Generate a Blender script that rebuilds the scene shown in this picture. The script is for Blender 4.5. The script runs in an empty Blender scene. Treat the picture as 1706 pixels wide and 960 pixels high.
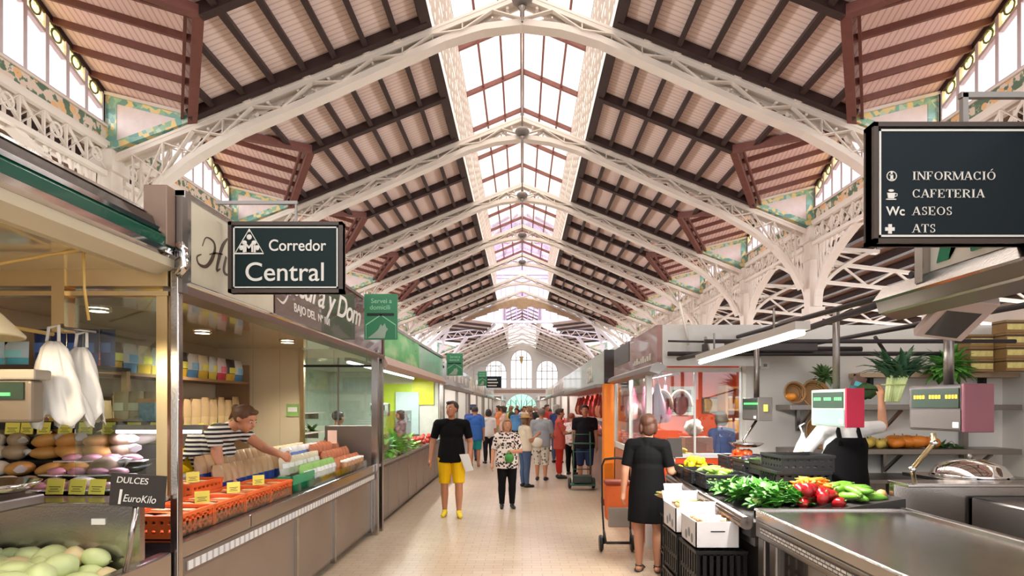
import bpy, bmesh, math, random
from mathutils import Vector, Matrix
R = math.radians
rnd = random.Random(7)
SC = bpy.context.scene
COL = SC.collection

# ---------------------------------------------------------------- camera, world, light, exposure
EYE = 1.68
cam_d = bpy.data.cameras.new('camera'); cam = bpy.data.objects.new('camera', cam_d); COL.objects.link(cam)
cam.location = (0, 0, EYE); cam.rotation_euler = (R(90), 0, 0)
cam_d.sensor_width = 36; cam_d.lens = 36*1000/1706
cam_d.shift_x = -17/1706; cam_d.shift_y = 196/1706
cam_d.clip_start = .05; cam_d.clip_end = 400
SC.camera = cam
world = bpy.data.worlds.new('world'); SC.world = world; world.use_nodes = True
wn = world.node_tree.nodes; wl = world.node_tree.links
wbg = wn['Background']; wbg.inputs['Color'].default_value = (.97, .985, 1, 1); wbg.inputs['Strength'].default_value = 1.6
def area(name, loc, rot, sx, sy, power, col=(1, .985, .97)):
    d = bpy.data.lights.new(name, 'AREA'); d.shape = 'RECTANGLE'; d.size = sx; d.size_y = sy; d.energy = power; d.color = col
    o = bpy.data.objects.new(name, d); COL.objects.link(o); o.location = loc; o.rotation_euler = rot
    return o
# daylight arriving from outside the roof lantern and the clerestory windows
area('lantern_daylight', (0, 26, 14.2), (0, 0, 0), 4.5, 70, 3400)
area('clerestory_daylight', (-10.5, 24, 9.0), (0, R(-75), 0), 2.5, 40, 2600)
area('clerestory_daylight', (10.5, 24, 9.0), (0, R(75), 0), 2.5, 40, 2600)
area('aisle_window_fill', (-18.6, 26, 2.6), (0, R(-102), 0), 3.6, 80, 6500)  # added fill outside the aisle windows, tilted up to brighten the nave roof
area('aisle_window_fill', (18.6, 26, 2.6), (0, R(102), 0), 3.6, 80, 6500)
SC.view_settings.view_transform = 'Standard'; SC.view_settings.look = 'None'
SC.view_settings.gamma = 1; SC.view_settings.use_curve_mapping = False
SC.view_settings.exposure = 0.25
SC.cycles.max_bounces = 7; SC.cycles.diffuse_bounces = 4; SC.cycles.glossy_bounces = 3
SC.cycles.transmission_bounces = 4; SC.cycles.transparent_max_bounces = 12
SC.cycles.caustics_reflective = False; SC.cycles.caustics_refractive = False
SC.cycles.sample_clamp_indirect = 4
SC.cycles.use_denoising = True

# ---------------------------------------------------------------- helpers
def lin(c):
    return tuple(((v/255)/12.92 if v/255 <= .04045 else ((v/255+.055)/1.055)**2.4) for v in c)
MATS = {}
def M(name, rgb=(200, 200, 200), rough=.6, metal=0, var=.06, scale=6, bump=0, spec=.5, coat=0, emit=0, trans=0, alpha=1, bscale=None, sheen=0):
    """plain procedural material: base colour with soft noise wear"""
    if name in MATS: return MATS[name]
    m = bpy.data.materials.new(name); m.use_nodes = True; MATS[name] = m
    nt = m.node_tree; b = nt.nodes['Principled BSDF']
    c = lin(rgb)
    b.inputs['Roughness'].default_value = rough; b.inputs['Metallic'].default_value = metal
    b.inputs['Specular IOR Level'].default_value = spec
    if coat: b.inputs['Coat Weight'].default_value = coat
    if trans: b.inputs['Transmission Weight'].default_value = trans
    if alpha < 1: b.inputs['Alpha'].default_value = alpha
    if emit:
        b.inputs['Emission Color'].default_value = (*c, 1); b.inputs['Emission Strength'].default_value = emit
    tc = nt.nodes.new('ShaderNodeTexCoord')
    if var:
        n = nt.nodes.new('ShaderNodeTexNoise'); n.inputs['Scale'].default_value = scale; n.inputs['Detail'].default_value = 4
        r = nt.nodes.new('ShaderNodeMix'); r.data_type = 'RGBA'
        r.inputs[6].default_value = (*[max(0, x*(1-var*2)) for x in c], 1); r.inputs[7].default_value = (*[min(1, x*(1+var*2)) for x in c], 1)
        nt.links.new(tc.outputs['Object'], n.inputs['Vector']); nt.links.new(n.outputs['Fac'], r.inputs[0])
        nt.links.new(r.outputs[2], b.inputs['Base Color'])
    else:
        b.inputs['Base Color'].default_value = (*c, 1)
    if bump:
        n2 = nt.nodes.new('ShaderNodeTexNoise'); n2.inputs['Scale'].default_value = bscale or scale*5; n2.inputs['Detail'].default_value = 3
        bp = nt.nodes.new('ShaderNodeBump'); bp.inputs['Strength'].default_value = bump; bp.inputs['Distance'].default_value = .01
        nt.links.new(tc.outputs['Object'], n2.inputs['Vector']); nt.links.new(n2.outputs['Fac'], bp.inputs['Height']); nt.links.new(bp.outputs['Normal'], b.inputs['Normal'])
    return m
def node_mat(name, build, rough=.6, metal=0, spec=.5):
    """material whose base colour comes from build(nt, texcoord) -> colour socket"""
    if name in MATS: return MATS[name]
    m = bpy.data.materials.new(name); m.use_nodes = True; MATS[name] = m
    nt = m.node_tree; b = nt.nodes['Principled BSDF']
    b.inputs['Roughness'].default_value = rough; b.inputs['Metallic'].default_value = metal; b.inputs['Specular IOR Level'].default_value = spec
    tc = nt.nodes.new('ShaderNodeTexCoord')
    s = build(nt, tc, b)
    if s is not None: nt.links.new(s, b.inputs['Base Color'])
    return m
def ramp(nt, fac, stops, const=False):
    r = nt.nodes.new('ShaderNodeValToRGB'); cr = r.color_ramp
    if const: cr.interpolation = 'CONSTANT'
    while len(cr.elements) < len(stops): cr.elements.new(.5)
    for e, (p, c) in zip(cr.elements, stops): e.position = p; e.color = (*lin(c), 1)
    nt.links.new(fac, r.inputs['Fac']); return r.outputs['Color']
def mapping(nt, sock, scale=(1, 1, 1), rot=(0, 0, 0), loc=(0, 0, 0)):
    m = nt.nodes.new('ShaderNodeMapping'); m.inputs['Scale'].default_value = scale; m.inputs['Rotation'].default_value = rot; m.inputs['Location'].default_value = loc
    nt.links.new(sock, m.inputs['Vector']); return m.outputs['Vector']
def glass_mat(name, rgb=(235, 245, 245), clear=.88, rough=.02):
    """thin pane: mostly see-through with a sharp reflection"""
    if name in MATS: return MATS[name]
    m = bpy.data.materials.new(name); m.use_nodes = True; MATS[name] = m
    nt = m.node_tree; nt.nodes.remove(nt.nodes['Principled BSDF']); out = nt.nodes['Material Output']
    t = nt.nodes.new('ShaderNodeBsdfTransparent'); t.inputs['Color'].default_value = (*lin(rgb), 1)
    g = nt.nodes.new('ShaderNodeBsdfGlossy'); g.inputs['Roughness'].default_value = rough; g.inputs['Color'].default_value = (.95, .97, .97, 1)
    mx = nt.nodes.new('ShaderNodeMixShader')
    f = nt.nodes.new('ShaderNodeLayerWeight'); f.inputs['Blend'].default_value = .5
    pw = nt.nodes.new('ShaderNodeMath'); pw.operation = 'POWER'; pw.inputs[1].default_value = 4
    ad = nt.nodes.new('ShaderNodeMath'); ad.operation = 'MULTIPLY_ADD'; ad.inputs[1].default_value = .55; ad.inputs[2].default_value = max(.02, .96-clear); ad.use_clamp = True
    nt.links.new(f.outputs['Facing'], pw.inputs[0]); nt.links.new(pw.outputs[0], ad.inputs[0]); nt.links.new(ad.outputs[0], mx.inputs[0])
    nt.links.new(t.outputs[0], mx.inputs[1]); nt.links.new(g.outputs[0], mx.inputs[2]); nt.links.new(mx.outputs[0], out.inputs['Surface'])
    return m

class MB:
    """collects shapes and links them as one mesh object"""
    def __init__(s): s.v = []; s.f = []; s.mi = []; s.sm = []
    def add(s, vs, fs, mi=0, smooth=False):
        o = len(s.v); s.v += [Vector(v) for v in vs]
        for f in fs: s.f.append([i+o for i in f]); s.mi.append(mi); s.sm.append(smooth)
        return s
    def box(s, x0, x1, y0, y1, z0, z1, mi=0):
        v = [(x, y, z) for z in (z0, z1) for y in (y0, y1) for x in (x0, x1)]
        return s.add(v, [(0, 2, 3, 1), (4, 5, 7, 6), (0, 1, 5, 4), (2, 6, 7, 3), (0, 4, 6, 2), (1, 3, 7, 5)], mi)
    def obox(s, c, size, rot=(0, 0, 0), mi=0, taper=1):
        from mathutils import Euler
        m = Euler(rot).to_matrix(); c = Vector(c); hx, hy, hz = [a/2 for a in size]; v = []
        for z in (-1, 1):
            k = taper if z > 0 else 1
            for y in (-1, 1):
                for x in (-1, 1): v.append(c + m @ Vector((x*hx*k, y*hy*k, z*hz)))
        return s.add(v, [(0, 2, 3, 1), (4, 5, 7, 6), (0, 1, 5, 4), (2, 6, 7, 3), (0, 4, 6, 2), (1, 3, 7, 5)], mi)
    def beam(s, p, q, w, h, up=(0, 0, 1), mi=0):
        p = Vector(p); q = Vector(q); d = (q-p).normalized(); up = Vector(up)
        if abs(d.dot(up)) > .99: up = Vector((0, 1, 0)) if abs(d.y) < .9 else Vector((1, 0, 0))
        a = d.cross(up).normalized(); b = a.cross(d).normalized(); v = []
        for e in (p, q):
            for sb in (-1, 1):
                for sa in (-1, 1): v.append(e + a*sa*w/2 + b*sb*h/2)
        return s.add(v, [(0, 1, 3, 2), (4, 6, 7, 5), (0, 4, 5, 1), (2, 3, 7, 6), (0, 2, 6, 4), (1, 5, 7, 3)], mi)
    def tube(s, pts, r, n=8, mi=0, caps=True, smooth=True):
        pts = [Vector(p) for p in pts]; k = len(pts); rs = r if isinstance(r, (list, tuple)) else [r]*k
        vs = []; up = None
        for i, p in enumerate(pts):
            d = (pts[min(i+1, k-1)] - pts[max(i-1, 0)]).normalized()
            if up is None:
                up = Vector((0, 0, 1)) if abs(d.z) < .9 else Vector((0, 1, 0))
            a = d.cross(up)
            a = a.normalized() if a.length > 1e-6 else Vector((1, 0, 0))
            b = a.cross(d).normalized(); up = b
            for j in range(n):
                t = 2*math.pi*j/n; vs.append(p + (a*math.cos(t)+b*math.sin(t))*rs[i])
        fs = [(i*n+j, i*n+(j+1) % n, (i+1)*n+(j+1) % n, (i+1)*n+j) for i in range(k-1) for j in range(n)]
        s.add(vs, fs, mi, smooth)
        if caps:
            o = len(s.v)-len(vs)
            s.f.append([o+j for j in range(n)][::-1]); s.mi.append(mi); s.sm.append(False)
            s.f.append([o+(k-1)*n+j for j in range(n)]); s.mi.append(mi); s.sm.append(False)
        return s
    def lathe(s, prof, c=(0, 0, 0), n=20, mi=0, smooth=True, sx=1, sy=1):
        c = Vector(c); k = len(prof)
        vs = [c + Vector((r*math.cos(2*math.pi*j/n)*sx, r*math.sin(2*math.pi*j/n)*sy, z)) for r, z in prof for j in range(n)]
        fs = [(i*n+j, i*n+(j+1) % n, (i+1)*n+(j+1) % n, (i+1)*n+j) for i in range(k-1) for j in range(n)]
        return s.add(vs, fs, mi, smooth)
    def ell(s, c, r, n=12, m=8, mi=0, rot=(0, 0, 0), jit=0):
        from mathutils import Euler
        e = Euler(rot).to_matrix(); c = Vector(c)
        if not isinstance(r, (list, tuple)): r = (r, r, r)
        vs = []
        for i in range(m+1):
            t = math.pi*i/m
            for j in range(n):
                p = 2*math.pi*j/n; k = 1+rnd.uniform(-jit, jit)
                vs.append(c + e @ Vector((r[0]*math.sin(t)*math.cos(p)*k, r[1]*math.sin(t)*math.sin(p)*k, -r[2]*math.cos(t)*k)))
        fs = [(i*n+j, i*n+(j+1) % n, (i+1)*n+(j+1) % n, (i+1)*n+j) for i in range(m) for j in range(n)]
        return s.add(vs, fs, mi, True)
    def prism(s, poly, vec, mi=0, smooth=False):
        """3D polygon extruded along vec"""
        n = len(poly); vec = Vector(vec); a = [Vector(p) for p in poly]; b = [p+vec for p in a]
        fs = [tuple(range(n))[::-1], tuple(range(n, 2*n))] + [(i, (i+1) % n, n+(i+1) % n, n+i) for i in range(n)]
        return s.add(a+b, fs, mi, smooth)
    def sheet(s, rows, mi=0, smooth=True, close=False):
        """grid surface through rows of points"""
        k = len(rows); n = len(rows[0]); vs = [p for r in rows for p in r]
        fs = [(i*n+j, i*n+(j+1) % n, (i+1)*n+(j+1) % n, (i+1)*n+j) for i in range(k-1) for j in range(n if close else n-1)]
        return s.add(vs, fs, mi, smooth)
    def build(s, name, mats, parent=None, local=False, bevel=0, subsurf=0, solid=0):
        me = bpy.data.meshes.new(name); off = Vector((0, 0, 0))
        if parent is not None and not local: off = world_loc(parent)
        me.from_pydata([v-off for v in s.v], [], s.f)
        for m in (mats if isinstance(mats, (list, tuple)) else [mats]): me.materials.append(m)
        me.polygons.foreach_set('material_index', s.mi); me.polygons.foreach_set('use_smooth', s.sm)
        bm = bmesh.new(); bm.from_mesh(me); bmesh.ops.recalc_face_normals(bm, faces=bm.faces); bm.to_mesh(me); bm.free()
        me.update()
        o = bpy.data.objects.new(name, me); COL.objects.link(o)
        if parent is not None: o.parent = parent
        if solid:
            md = o.modifiers.new('solid', 'SOLIDIFY'); md.thickness = solid; md.offset = 0
        if bevel:
            md = o.modifiers.new('bevel', 'BEVEL'); md.width = bevel; md.segments = 2; md.limit_method = 'ANGLE'; md.angle_limit = R(40)
        if subsurf:
            md = o.modifiers.new('sub', 'SUBSURF'); md.levels = subsurf; md.render_levels = subsurf
        return o
def world_loc(o):
    v = Vector((0, 0, 0))
    while o is not None: v = v + o.location; o = o.parent
    return v
def tag(o, label=None, cat=None, group=None, kind=None):
    if label: o['label'] = label
    if cat: o['category'] = cat
    if group: o['group'] = group
    if kind: o['kind'] = kind
    return o
def thing(name, label, cat, loc=(0, 0, 0), group=None, kind=None, rz=0):
    o = bpy.data.objects.new(name, None); COL.objects.link(o); o.location = loc; o.rotation_euler = (0, 0, rz)
    o.empty_display_size = .1
    return tag(o, label, cat, group, kind)
def kids(o): return [c for c in bpy.data.objects if c.parent == o]
def copy_tree(root, loc, rz=None, label=None, group=None, scale=None, rot=None):
    r = root.copy(); COL.objects.link(r); r.location = loc
    if rz is not None: r.rotation_euler = (0, 0, rz)
    if rot is not None: r.rotation_euler = rot
    if scale is not None: r.scale = scale if isinstance(scale, (tuple, list)) else (scale,)*3
    if label: r['label'] = label
    if group: r['group'] = group
    for ch in list(root.children):
        c = ch.copy(); COL.objects.link(c); c.parent = r
        for g in list(ch.children):
            d = g.copy(); COL.objects.link(d); d.parent = c
    return r
def at(px, py, d):
    """point of the place seen at photo pixel (px, py), d metres into the hall"""
    return Vector(((px-870)/1000*d, d, EYE-(py-676)/1000*d))
def text(s, size, mat, loc, rot, name='lettering', parent=None, extrude=.003, bold=0, shear=0, align='LEFT', spacing=1.0, sx=1):
    c = bpy.data.curves.new(name, 'FONT'); c.body = s; c.size = size; c.extrude = extrude; c.offset = bold; c.shear = shear
    c.align_x = align; c.space_character = spacing
    o = bpy.data.objects.new(name, c); COL.objects.link(o)
    me = bpy.data.meshes.new_from_object(o.evaluated_get(bpy.context.evaluated_depsgraph_get()))
    bpy.data.objects.remove(o); me.name = name
    me.materials.clear(); me.materials.append(mat)
    o = bpy.data.objects.new(name, me); COL.objects.link(o)
    o.location = loc; o.rotation_euler = rot; o.scale = (sx, 1, 1)
    if parent is not None:
        o.parent = parent; o.location = Vector(loc) - world_loc(parent)
    return o
def plate(outer, holes, thick, name, mat, mtx, parent=None):
    """flat plate in local XY with real holes, thick along local Z, placed by mtx"""
    c = bpy.data.curves.new(name, 'CURVE'); c.dimensions = '2D'; c.fill_mode = 'BOTH'; c.extrude = thick/2
    for poly in [outer] + list(holes):
        sp = c.splines.new('POLY'); sp.points.add(len(poly)-1); sp.use_cyclic_u = True
        for p, (x, y) in zip(sp.points, poly): p.co = (x, y, 0, 1)
    o = bpy.data.objects.new(name, c); COL.objects.link(o)
    me = bpy.data.meshes.new_from_object(o.evaluated_get(bpy.context.evaluated_depsgraph_get()))
    bpy.data.objects.remove(o)
    me.transform(mtx); me.materials.clear(); me.materials.append(mat); me.name = name
    o = bpy.data.objects.new(name, me); COL.objects.link(o)
    if parent is not None: o.parent = parent; me.transform(Matrix.Translation(-world_loc(parent)))
    return o
def arch_poly(x0, x1, z0, z1, n=10):
    """round-headed opening: z1 is the crown"""
    r = (x1-x0)/2; cx = (x0+x1)/2; zs = z1-r
    return [(x0, z0), (x1, z0)] + [(cx+r*math.cos(math.pi*i/n), zs+r*math.sin(math.pi*i/n)) for i in range(n+1)]
XZ = Matrix(((1, 0, 0, 0), (0, 0, -1, 0), (0, 1, 0, 0), (0, 0, 0, 1)))  # local XY -> world XZ
def interp(tab, x):
    for (a, b), (c, d) in zip(tab, tab[1:]):
        if x <= c: return b + (d-b)*(x-a)/(c-a)
    return tab[-1][1]

# ---------------------------------------------------------------- shared materials
m_white = M('painted_iron', (236, 226, 216), .45, var=.03, scale=3)
m_brown = M('dark_stained_wood', (52, 32, 30), .6, var=.15, scale=8)
m_redbrown = M('reddish_stained_wood', (118, 70, 62), .6, var=.12, scale=8)
m_steel = M('brushed_steel', (186, 180, 176), .2, 1, var=.04, scale=4, bump=.05, bscale=90)
m_steel2 = M('dull_steel', (150, 143, 138), .38, 1, var=.06, scale=3)
m_chrome = M('chrome', (225, 222, 220), .08, 1, var=0)
m_dark = M('black_plastic', (16, 15, 17), .5, var=.1)
m_black = M('black_paint', (30, 29, 31), .4, var=.05)
m_plaster = M('white_plaster', (228, 222, 214), .8, var=.03, scale=2)
m_cream = M('cream_panel', (226, 214, 186), .5, var=.03, scale=2)
m_paper = M('white_paper', (240, 238, 232), .7, var=.02)
m_ytag = M('yellow_card', (238, 226, 96), .6, var=.04)
m_glass = glass_mat('clear_glass')
m_wglass = glass_mat('window_glass', (250, 250, 250), .9)
def boards(nt, tc, b):
    w = nt.nodes.new('ShaderNodeTexWave'); w.bands_direction = 'Y'; w.inputs['Scale'].default_value = 2.6; w.inputs['Distortion'].default_value = .0
    nt.links.new(tc.outputs['Object'], w.inputs['Vector'])
    n = nt.nodes.new('ShaderNodeTexNoise'); n.inputs['Scale'].default_value = .9; n.inputs['Detail'].default_value = 5
    nt.links.new(tc.outputs['Object'], n.inputs['Vector'])
    c1 = ramp(nt, w.outputs['Fac'], [(0, (206, 184, 174)), (.12, (242, 222, 216)), (1, (246, 228, 223))])
    c2 = ramp(nt, n.outputs['Fac'], [(.3, (236, 218, 206)), (.7, (252, 242, 236))])
    mx = nt.nodes.new('ShaderNodeMix'); mx.data_type = 'RGBA'; mx.blend_type = 'MULTIPLY'; mx.inputs[0].default_value = .6
    nt.links.new(c1, mx.inputs[6]); nt.links.new(c2, mx.inputs[7]); return mx.outputs[2]
m_boards = node_mat('roof_boards', boards, .7)
def pboards(nt, tc, b):
    w = nt.nodes.new('ShaderNodeTexWave'); w.bands_direction = 'X'; w.inputs['Scale'].default_value = 2.6; w.inputs['Distortion'].default_value = .0
    nt.links.new(tc.outputs['Object'], w.inputs['Vector'])
    return ramp(nt, w.outputs['Fac'], [(0, (206, 166, 158)), (.12, (246, 214, 208)), (1, (250, 220, 214))])
m_pboards = node_mat('dormer_boards', pboards, .7)
def floral(nt, tc, b):
    v = nt.nodes.new('ShaderNodeTexVoronoi'); v.inputs['Scale'].default_value = 4.2
    nt.links.new(mapping(nt, tc.outputs['Object'], (.8, 1, 1.1)), v.inputs['Vector'])
    n = nt.nodes.new('ShaderNodeTexNoise'); n.inputs['Scale'].default_value = 7; n.inputs['Detail'].default_value = 2
    nt.links.new(tc.outputs['Object'], n.inputs['Vector'])
    leaf = ramp(nt, n.outputs['Fac'], [(0, (96, 124, 104)), (.46, (128, 152, 126)), (.49, (232, 214, 198)), (1, (238, 220, 206))], True)
    flo = ramp(nt, v.outputs['Distance'], [(0, (206, 136, 84)), (.12, (240, 194, 142)), (.42, (240, 194, 142))], True)
    msk = ramp(nt, v.outputs['Distance'], [(0, (255, 255, 255)), (.36, (0, 0, 0))], True)
    mx = nt.nodes.new('ShaderNodeMix'); mx.data_type = 'RGBA'
    nt.links.new(msk, mx.inputs[0]); nt.links.new(leaf, mx.inputs[6]); nt.links.new(flo, mx.inputs[7]); return mx.outputs[2]
m_floral = node_mat('floral_tiles', floral, .35)
def mosaic(nt, tc, b):
    ck = nt.nodes.new('ShaderNodeTexVoronoi'); ck.inputs['Scale'].default_value = 9
    nt.links.new(tc.outputs['Object'], ck.inputs['Vector'])
    sp = nt.nodes.new('ShaderNodeSeparateColor'); nt.links.new(ck.outputs['Color'], sp.inputs[0])
    return ramp(nt, sp.outputs[0], [(0, (130, 186, 176)), (.25, (156, 196, 164)), (.45, (240, 216, 150)), (.7, (110, 162, 154)), (.82, (196, 218, 200))], True)
m_mosaic = node_mat('green_yellow_tiles', mosaic, .35)
def stained_mat():
    m = bpy.data.materials.new('stained_glass'); m.use_nodes = True; nt = m.node_tree; nt.nodes.remove(nt.nodes['Principled BSDF'])
    tc = nt.nodes.new('ShaderNodeTexCoord'); v = nt.nodes.new('ShaderNodeTexVoronoi'); v.inputs['Scale'].default_value = 9
    nt.links.new(tc.outputs['Object'], v.inputs['Vector'])
    c = ramp(nt, v.outputs['Distance'], [(0, (255, 252, 240)), (.22, (252, 236, 190)), (.4, (170, 200, 160)), (.5, (252, 240, 204))], True)
    t = nt.nodes.new('ShaderNodeBsdfTransparent'); d = nt.nodes.new('ShaderNodeBsdfTranslucent'); mx = nt.nodes.new('ShaderNodeMixShader'); mx.inputs[0].default_value = .35
    nt.links.new(c, t.inputs['Color']); nt.links.new(c, d.inputs['Color']); nt.links.new(t.outputs[0], mx.inputs[1]); nt.links.new(d.outputs[0], mx.inputs[2])
    nt.links.new(mx.outputs[0], nt.nodes['Material Output'].inputs['Surface']); return m
m_stained = stained_mat()
def floor_tiles(nt, tc, b):
    br = nt.nodes.new('ShaderNodeTexBrick'); br.offset = .5
    br.inputs['Scale'].default_value = 1; br.inputs['Brick Width'].default_value = .2; br.inputs['Row Height'].default_value = .1
    br.inputs['Mortar Size'].default_value = .004; br.inputs['Mortar Smooth'].default_value = .3
    br.inputs['Color1'].default_value = (*lin((202, 184, 162)), 1); br.inputs['Color2'].default_value = (*lin((194, 174, 152)), 1); br.inputs['Mortar'].default_value = (*lin((164, 142, 120)), 1)
    nt.links.new(tc.outputs['Object'], br.inputs['Vector'])
    n = nt.nodes.new('ShaderNodeTexNoise'); n.inputs['Scale'].default_value = .7; n.inputs['Detail'].default_value = 5
    nt.links.new(tc.outputs['Object'], n.inputs['Vector'])
    c2 = ramp(nt, n.outputs['Fac'], [(.3, (222, 212, 200)), (.7, (255, 252, 248))])
    mx = nt.nodes.new('ShaderNodeMix'); mx.data_type = 'RGBA'; mx.blend_type = 'MULTIPLY'; mx.inputs[0].default_value = .6
    nt.links.new(br.outputs['Color'], mx.inputs[6]); nt.links.new(c2, mx.inputs[7])
    bp = nt.nodes.new('ShaderNodeBump'); bp.inputs['Strength'].default_value = .25; bp.inputs['Distance'].default_value = .004; bp.invert = True
    nt.links.new(br.outputs['Fac'], bp.inputs['Height']); nt.links.new(bp.outputs['Normal'], b.inputs['Normal'])
    return mx.outputs[2]
m_floor = node_mat('floor_tiles', floor_tiles, .3)
# ================================================================ the hall
W = 8.1; SK = 1.84; NB = 7; BAY = 4.96; D1 = 11.75
DT = [D1 + BAY*i for i in range(NB)]            # trusses in front of the crossing: 11.75 .. 41.5
Y0 = -8.1; YC0 = DT[-1]; YC1 = YC0 + 15.5; YE = 78.5
def rz_(x): return 9.86-.4*abs(x)
floor = tag(MB().box(-17.5, 17.5, Y0, YE+3, -.1, 0).build('floor', m_floor), kind='structure')
# --- side walls of the aisles, with tall windows
for nm, sx in (('wall_left', -1), ('wall_right', 1)):
    holes = [[(y, .9), (y+4.2, .9), (y+4.2, 4.5), (y, 4.5)] for y in [Y0+.4+4.96*i for i in range(17)]]
    mt = Matrix(((0, 0, 1, 17.3*sx), (1, 0, 0, 0), (0, 1, 0, 0), (0, 0, 0, 1)))
    tag(plate([(Y0, 0), (YE, 0), (YE, 5.5), (Y0, 5.5)], holes, .2, nm, m_plaster, mt), kind='structure')
# --- end wall with three round-headed windows
hw = [(-4.85, -2.05, 3.9, 7.6), (-1.5, 1.3, 3.9, 9.0), (1.85, 4.65, 3.9, 7.6)]
wb = plate([(-17.3, 0), (17.3, 0), (17.3, 5), (8.3, 6.6), (0, 9.95), (-8.3, 6.6), (-17.3, 5)],
     [arch_poly(*h) for h in hw] + [arch_poly(-2.2, 2.0, .05, 3.2)], .4, 'wall_back', M('pale_plaster', (232, 226, 222), .8, var=.03), Matrix.Translation((0, YE, 0)) @ XZ)
tag(wb, kind='structure')
tag(MB().box(-8.2, 8.2, YE-.4, YE-.2, 3.3, 3.75).build('trim_4', M('brown_band', (176, 146, 128), .6)), kind='structure')
for i, (x0, x1, z0, z1) in enumerate(hw):
    w = tag(thing('window_%d' % (i+40), None, None, ((x0+x1)/2, YE-.1, z0)), kind='structure')
    m = MB(); n = 4
    for k in range(n+1): m.box(x0+(x1-x0)*k/n-.05, x0+(x1-x0)*k/n+.05, YE-.12, YE, z0, z1-(1.3 if k in (0, n) else (.25 if k in (1, 3) else 0)))
    for z in (z0+.05, z0+1.25, z1-(x1-x0)/2): m.box(x0, x1, YE-.12, YE, z-.05, z+.05)
    r = (x1-x0)/2; cx = (x0+x1)/2
    m.tube([(cx+(r-.05)*math.cos(math.pi*k/12), YE-.06, z1-r+(r-.05)*math.sin(math.pi*k/12)) for k in range(13)], .06, 6)
    m.tube([(cx+(r*.5)*math.cos(math.pi*k/12), YE-.06, z1-r+(r*.5)*math.sin(math.pi*k/12)) for k in range(13)], .035, 6)
    m.build('frame', m_white, w)
    plate(arch_poly(x0, x1, z0, z1), [], .01, 'pane', m_wglass, Matrix.Translation((0, YE+.05, 0)) @ XZ, w)
    if i == 1:
        e = MB(); e.ell((cx, YE-.16, z1-1.3), (.2, .04, .42)); e.ell((cx, YE-.16, z1-1.0), (.33, .04, .12)); e.ell((cx, YE-.16, z1-1.65), (.12, .04, .2))
        e.build('stained_glass', M('amber_glass', (196, 160, 100), .3), w)
d = tag(thing('door_1', None, None, (-.1, YE, 0)), kind='structure')
m = MB()
for k in range(7):
    x = -2.2+.7*k; m.box(x-.05, x+.05, YE-.1, YE, 0, 2.4)
for a in range(1, 8): m.beam((-.1, YE-.05, 1.1), (-.1+2.05*math.cos(math.pi*a/8), YE-.05, 1.1+2.05*math.sin(math.pi*a/8)), .05, .05, (0, 1, 0))
m.build('frame', M('green_iron', (96, 130, 116), .5), d)
plate(arch_poly(-2.2, 2.0, .05, 3.2), [], .01, 'pane', glass_mat('greenish_glass', (205, 232, 218), .9), Matrix.Translation((0, YE+.05, 0)) @ XZ, d)

# --- roof: boarded slopes either side of the lantern
def dormer_bays(): return [(DT[0]-BAY*3+BAY*i, DT[0]-BAY*2+BAY*i) for i in range(NB+2)]
VAL0, VAL1 = 6.46, 5.0                          # the valley runs from here at a truss up to here at mid bay
ROOFS = {}
for sx, nm in ((-1, 'ceiling'), (1, 'ceiling.001')):
    m = MB()
    P = lambda x, y, dz=0: (sx*x, y, rz_(x)+dz)
    for a, b in dormer_bays():
        c = (a+b)/2
        m.prism([P(SK, a), P(SK, b), P(VAL0, b), P(VAL1, c), P(VAL0, a)], (0, 0, .06))
    # slopes of the far nave
    m.prism([P(SK, YC1), P(SK, YE), P(W+.2, YE), P(W+.2, YC1)], (0, 0, .06))
    ce = tag(m.build(nm, m_boards), kind='structure')
    ROOFS[sx] = ce
    # purlins
    xs = [SK+.02] + [2.42+.58*i for i in range(5)]
    ya = DT[0]-BAY*3
    for i, x in enumerate(xs):
        w = .2 if i == 0 else .1
        MB().beam(P(x, ya, -.09), P(x, YC0, -.09), w, .16, (sx*.4, 0, 1)).build('purlin', m_brown, ce)
        MB().beam(P(x, YC1, -.09), P(x, YE, -.09), w, .16, (sx*.4, 0, 1)).build('purlin', m_brown, ce)
    for x in (5.4, 6.1, 6.8, 7.5):
        MB().beam(P(x, YC1, -.09), P(x, YE, -.09), .1, .16, (sx*.4, 0, 1)).build('purlin', m_brown, ce)
    for a, b in dormer_bays():
        c = (a+b)/2; h = BAY/2
        for x in (5.32, 5.9):
            t = (x-VAL1)/(VAL0-VAL1)
            for y0, y1 in ((a, c-h*t-.05), (c+h*t+.05, b)):
                MB().beam(P(x, y0, -.09), P(x, y1, -.09), .09, .14, (sx*.4, 0, 1)).build('purlin', m_brown, ce)
        MB().beam(P(SK, c, -.1), P(VAL1, c, -.1), .16, .2).build('rafter', m_brown, ce)
        for y in (a+.3, b-.3):
            MB().beam(P(SK, y, -.1), P(VAL0-.1, y, -.1), .14, .18).build('rafter', m_brown, ce)

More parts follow.
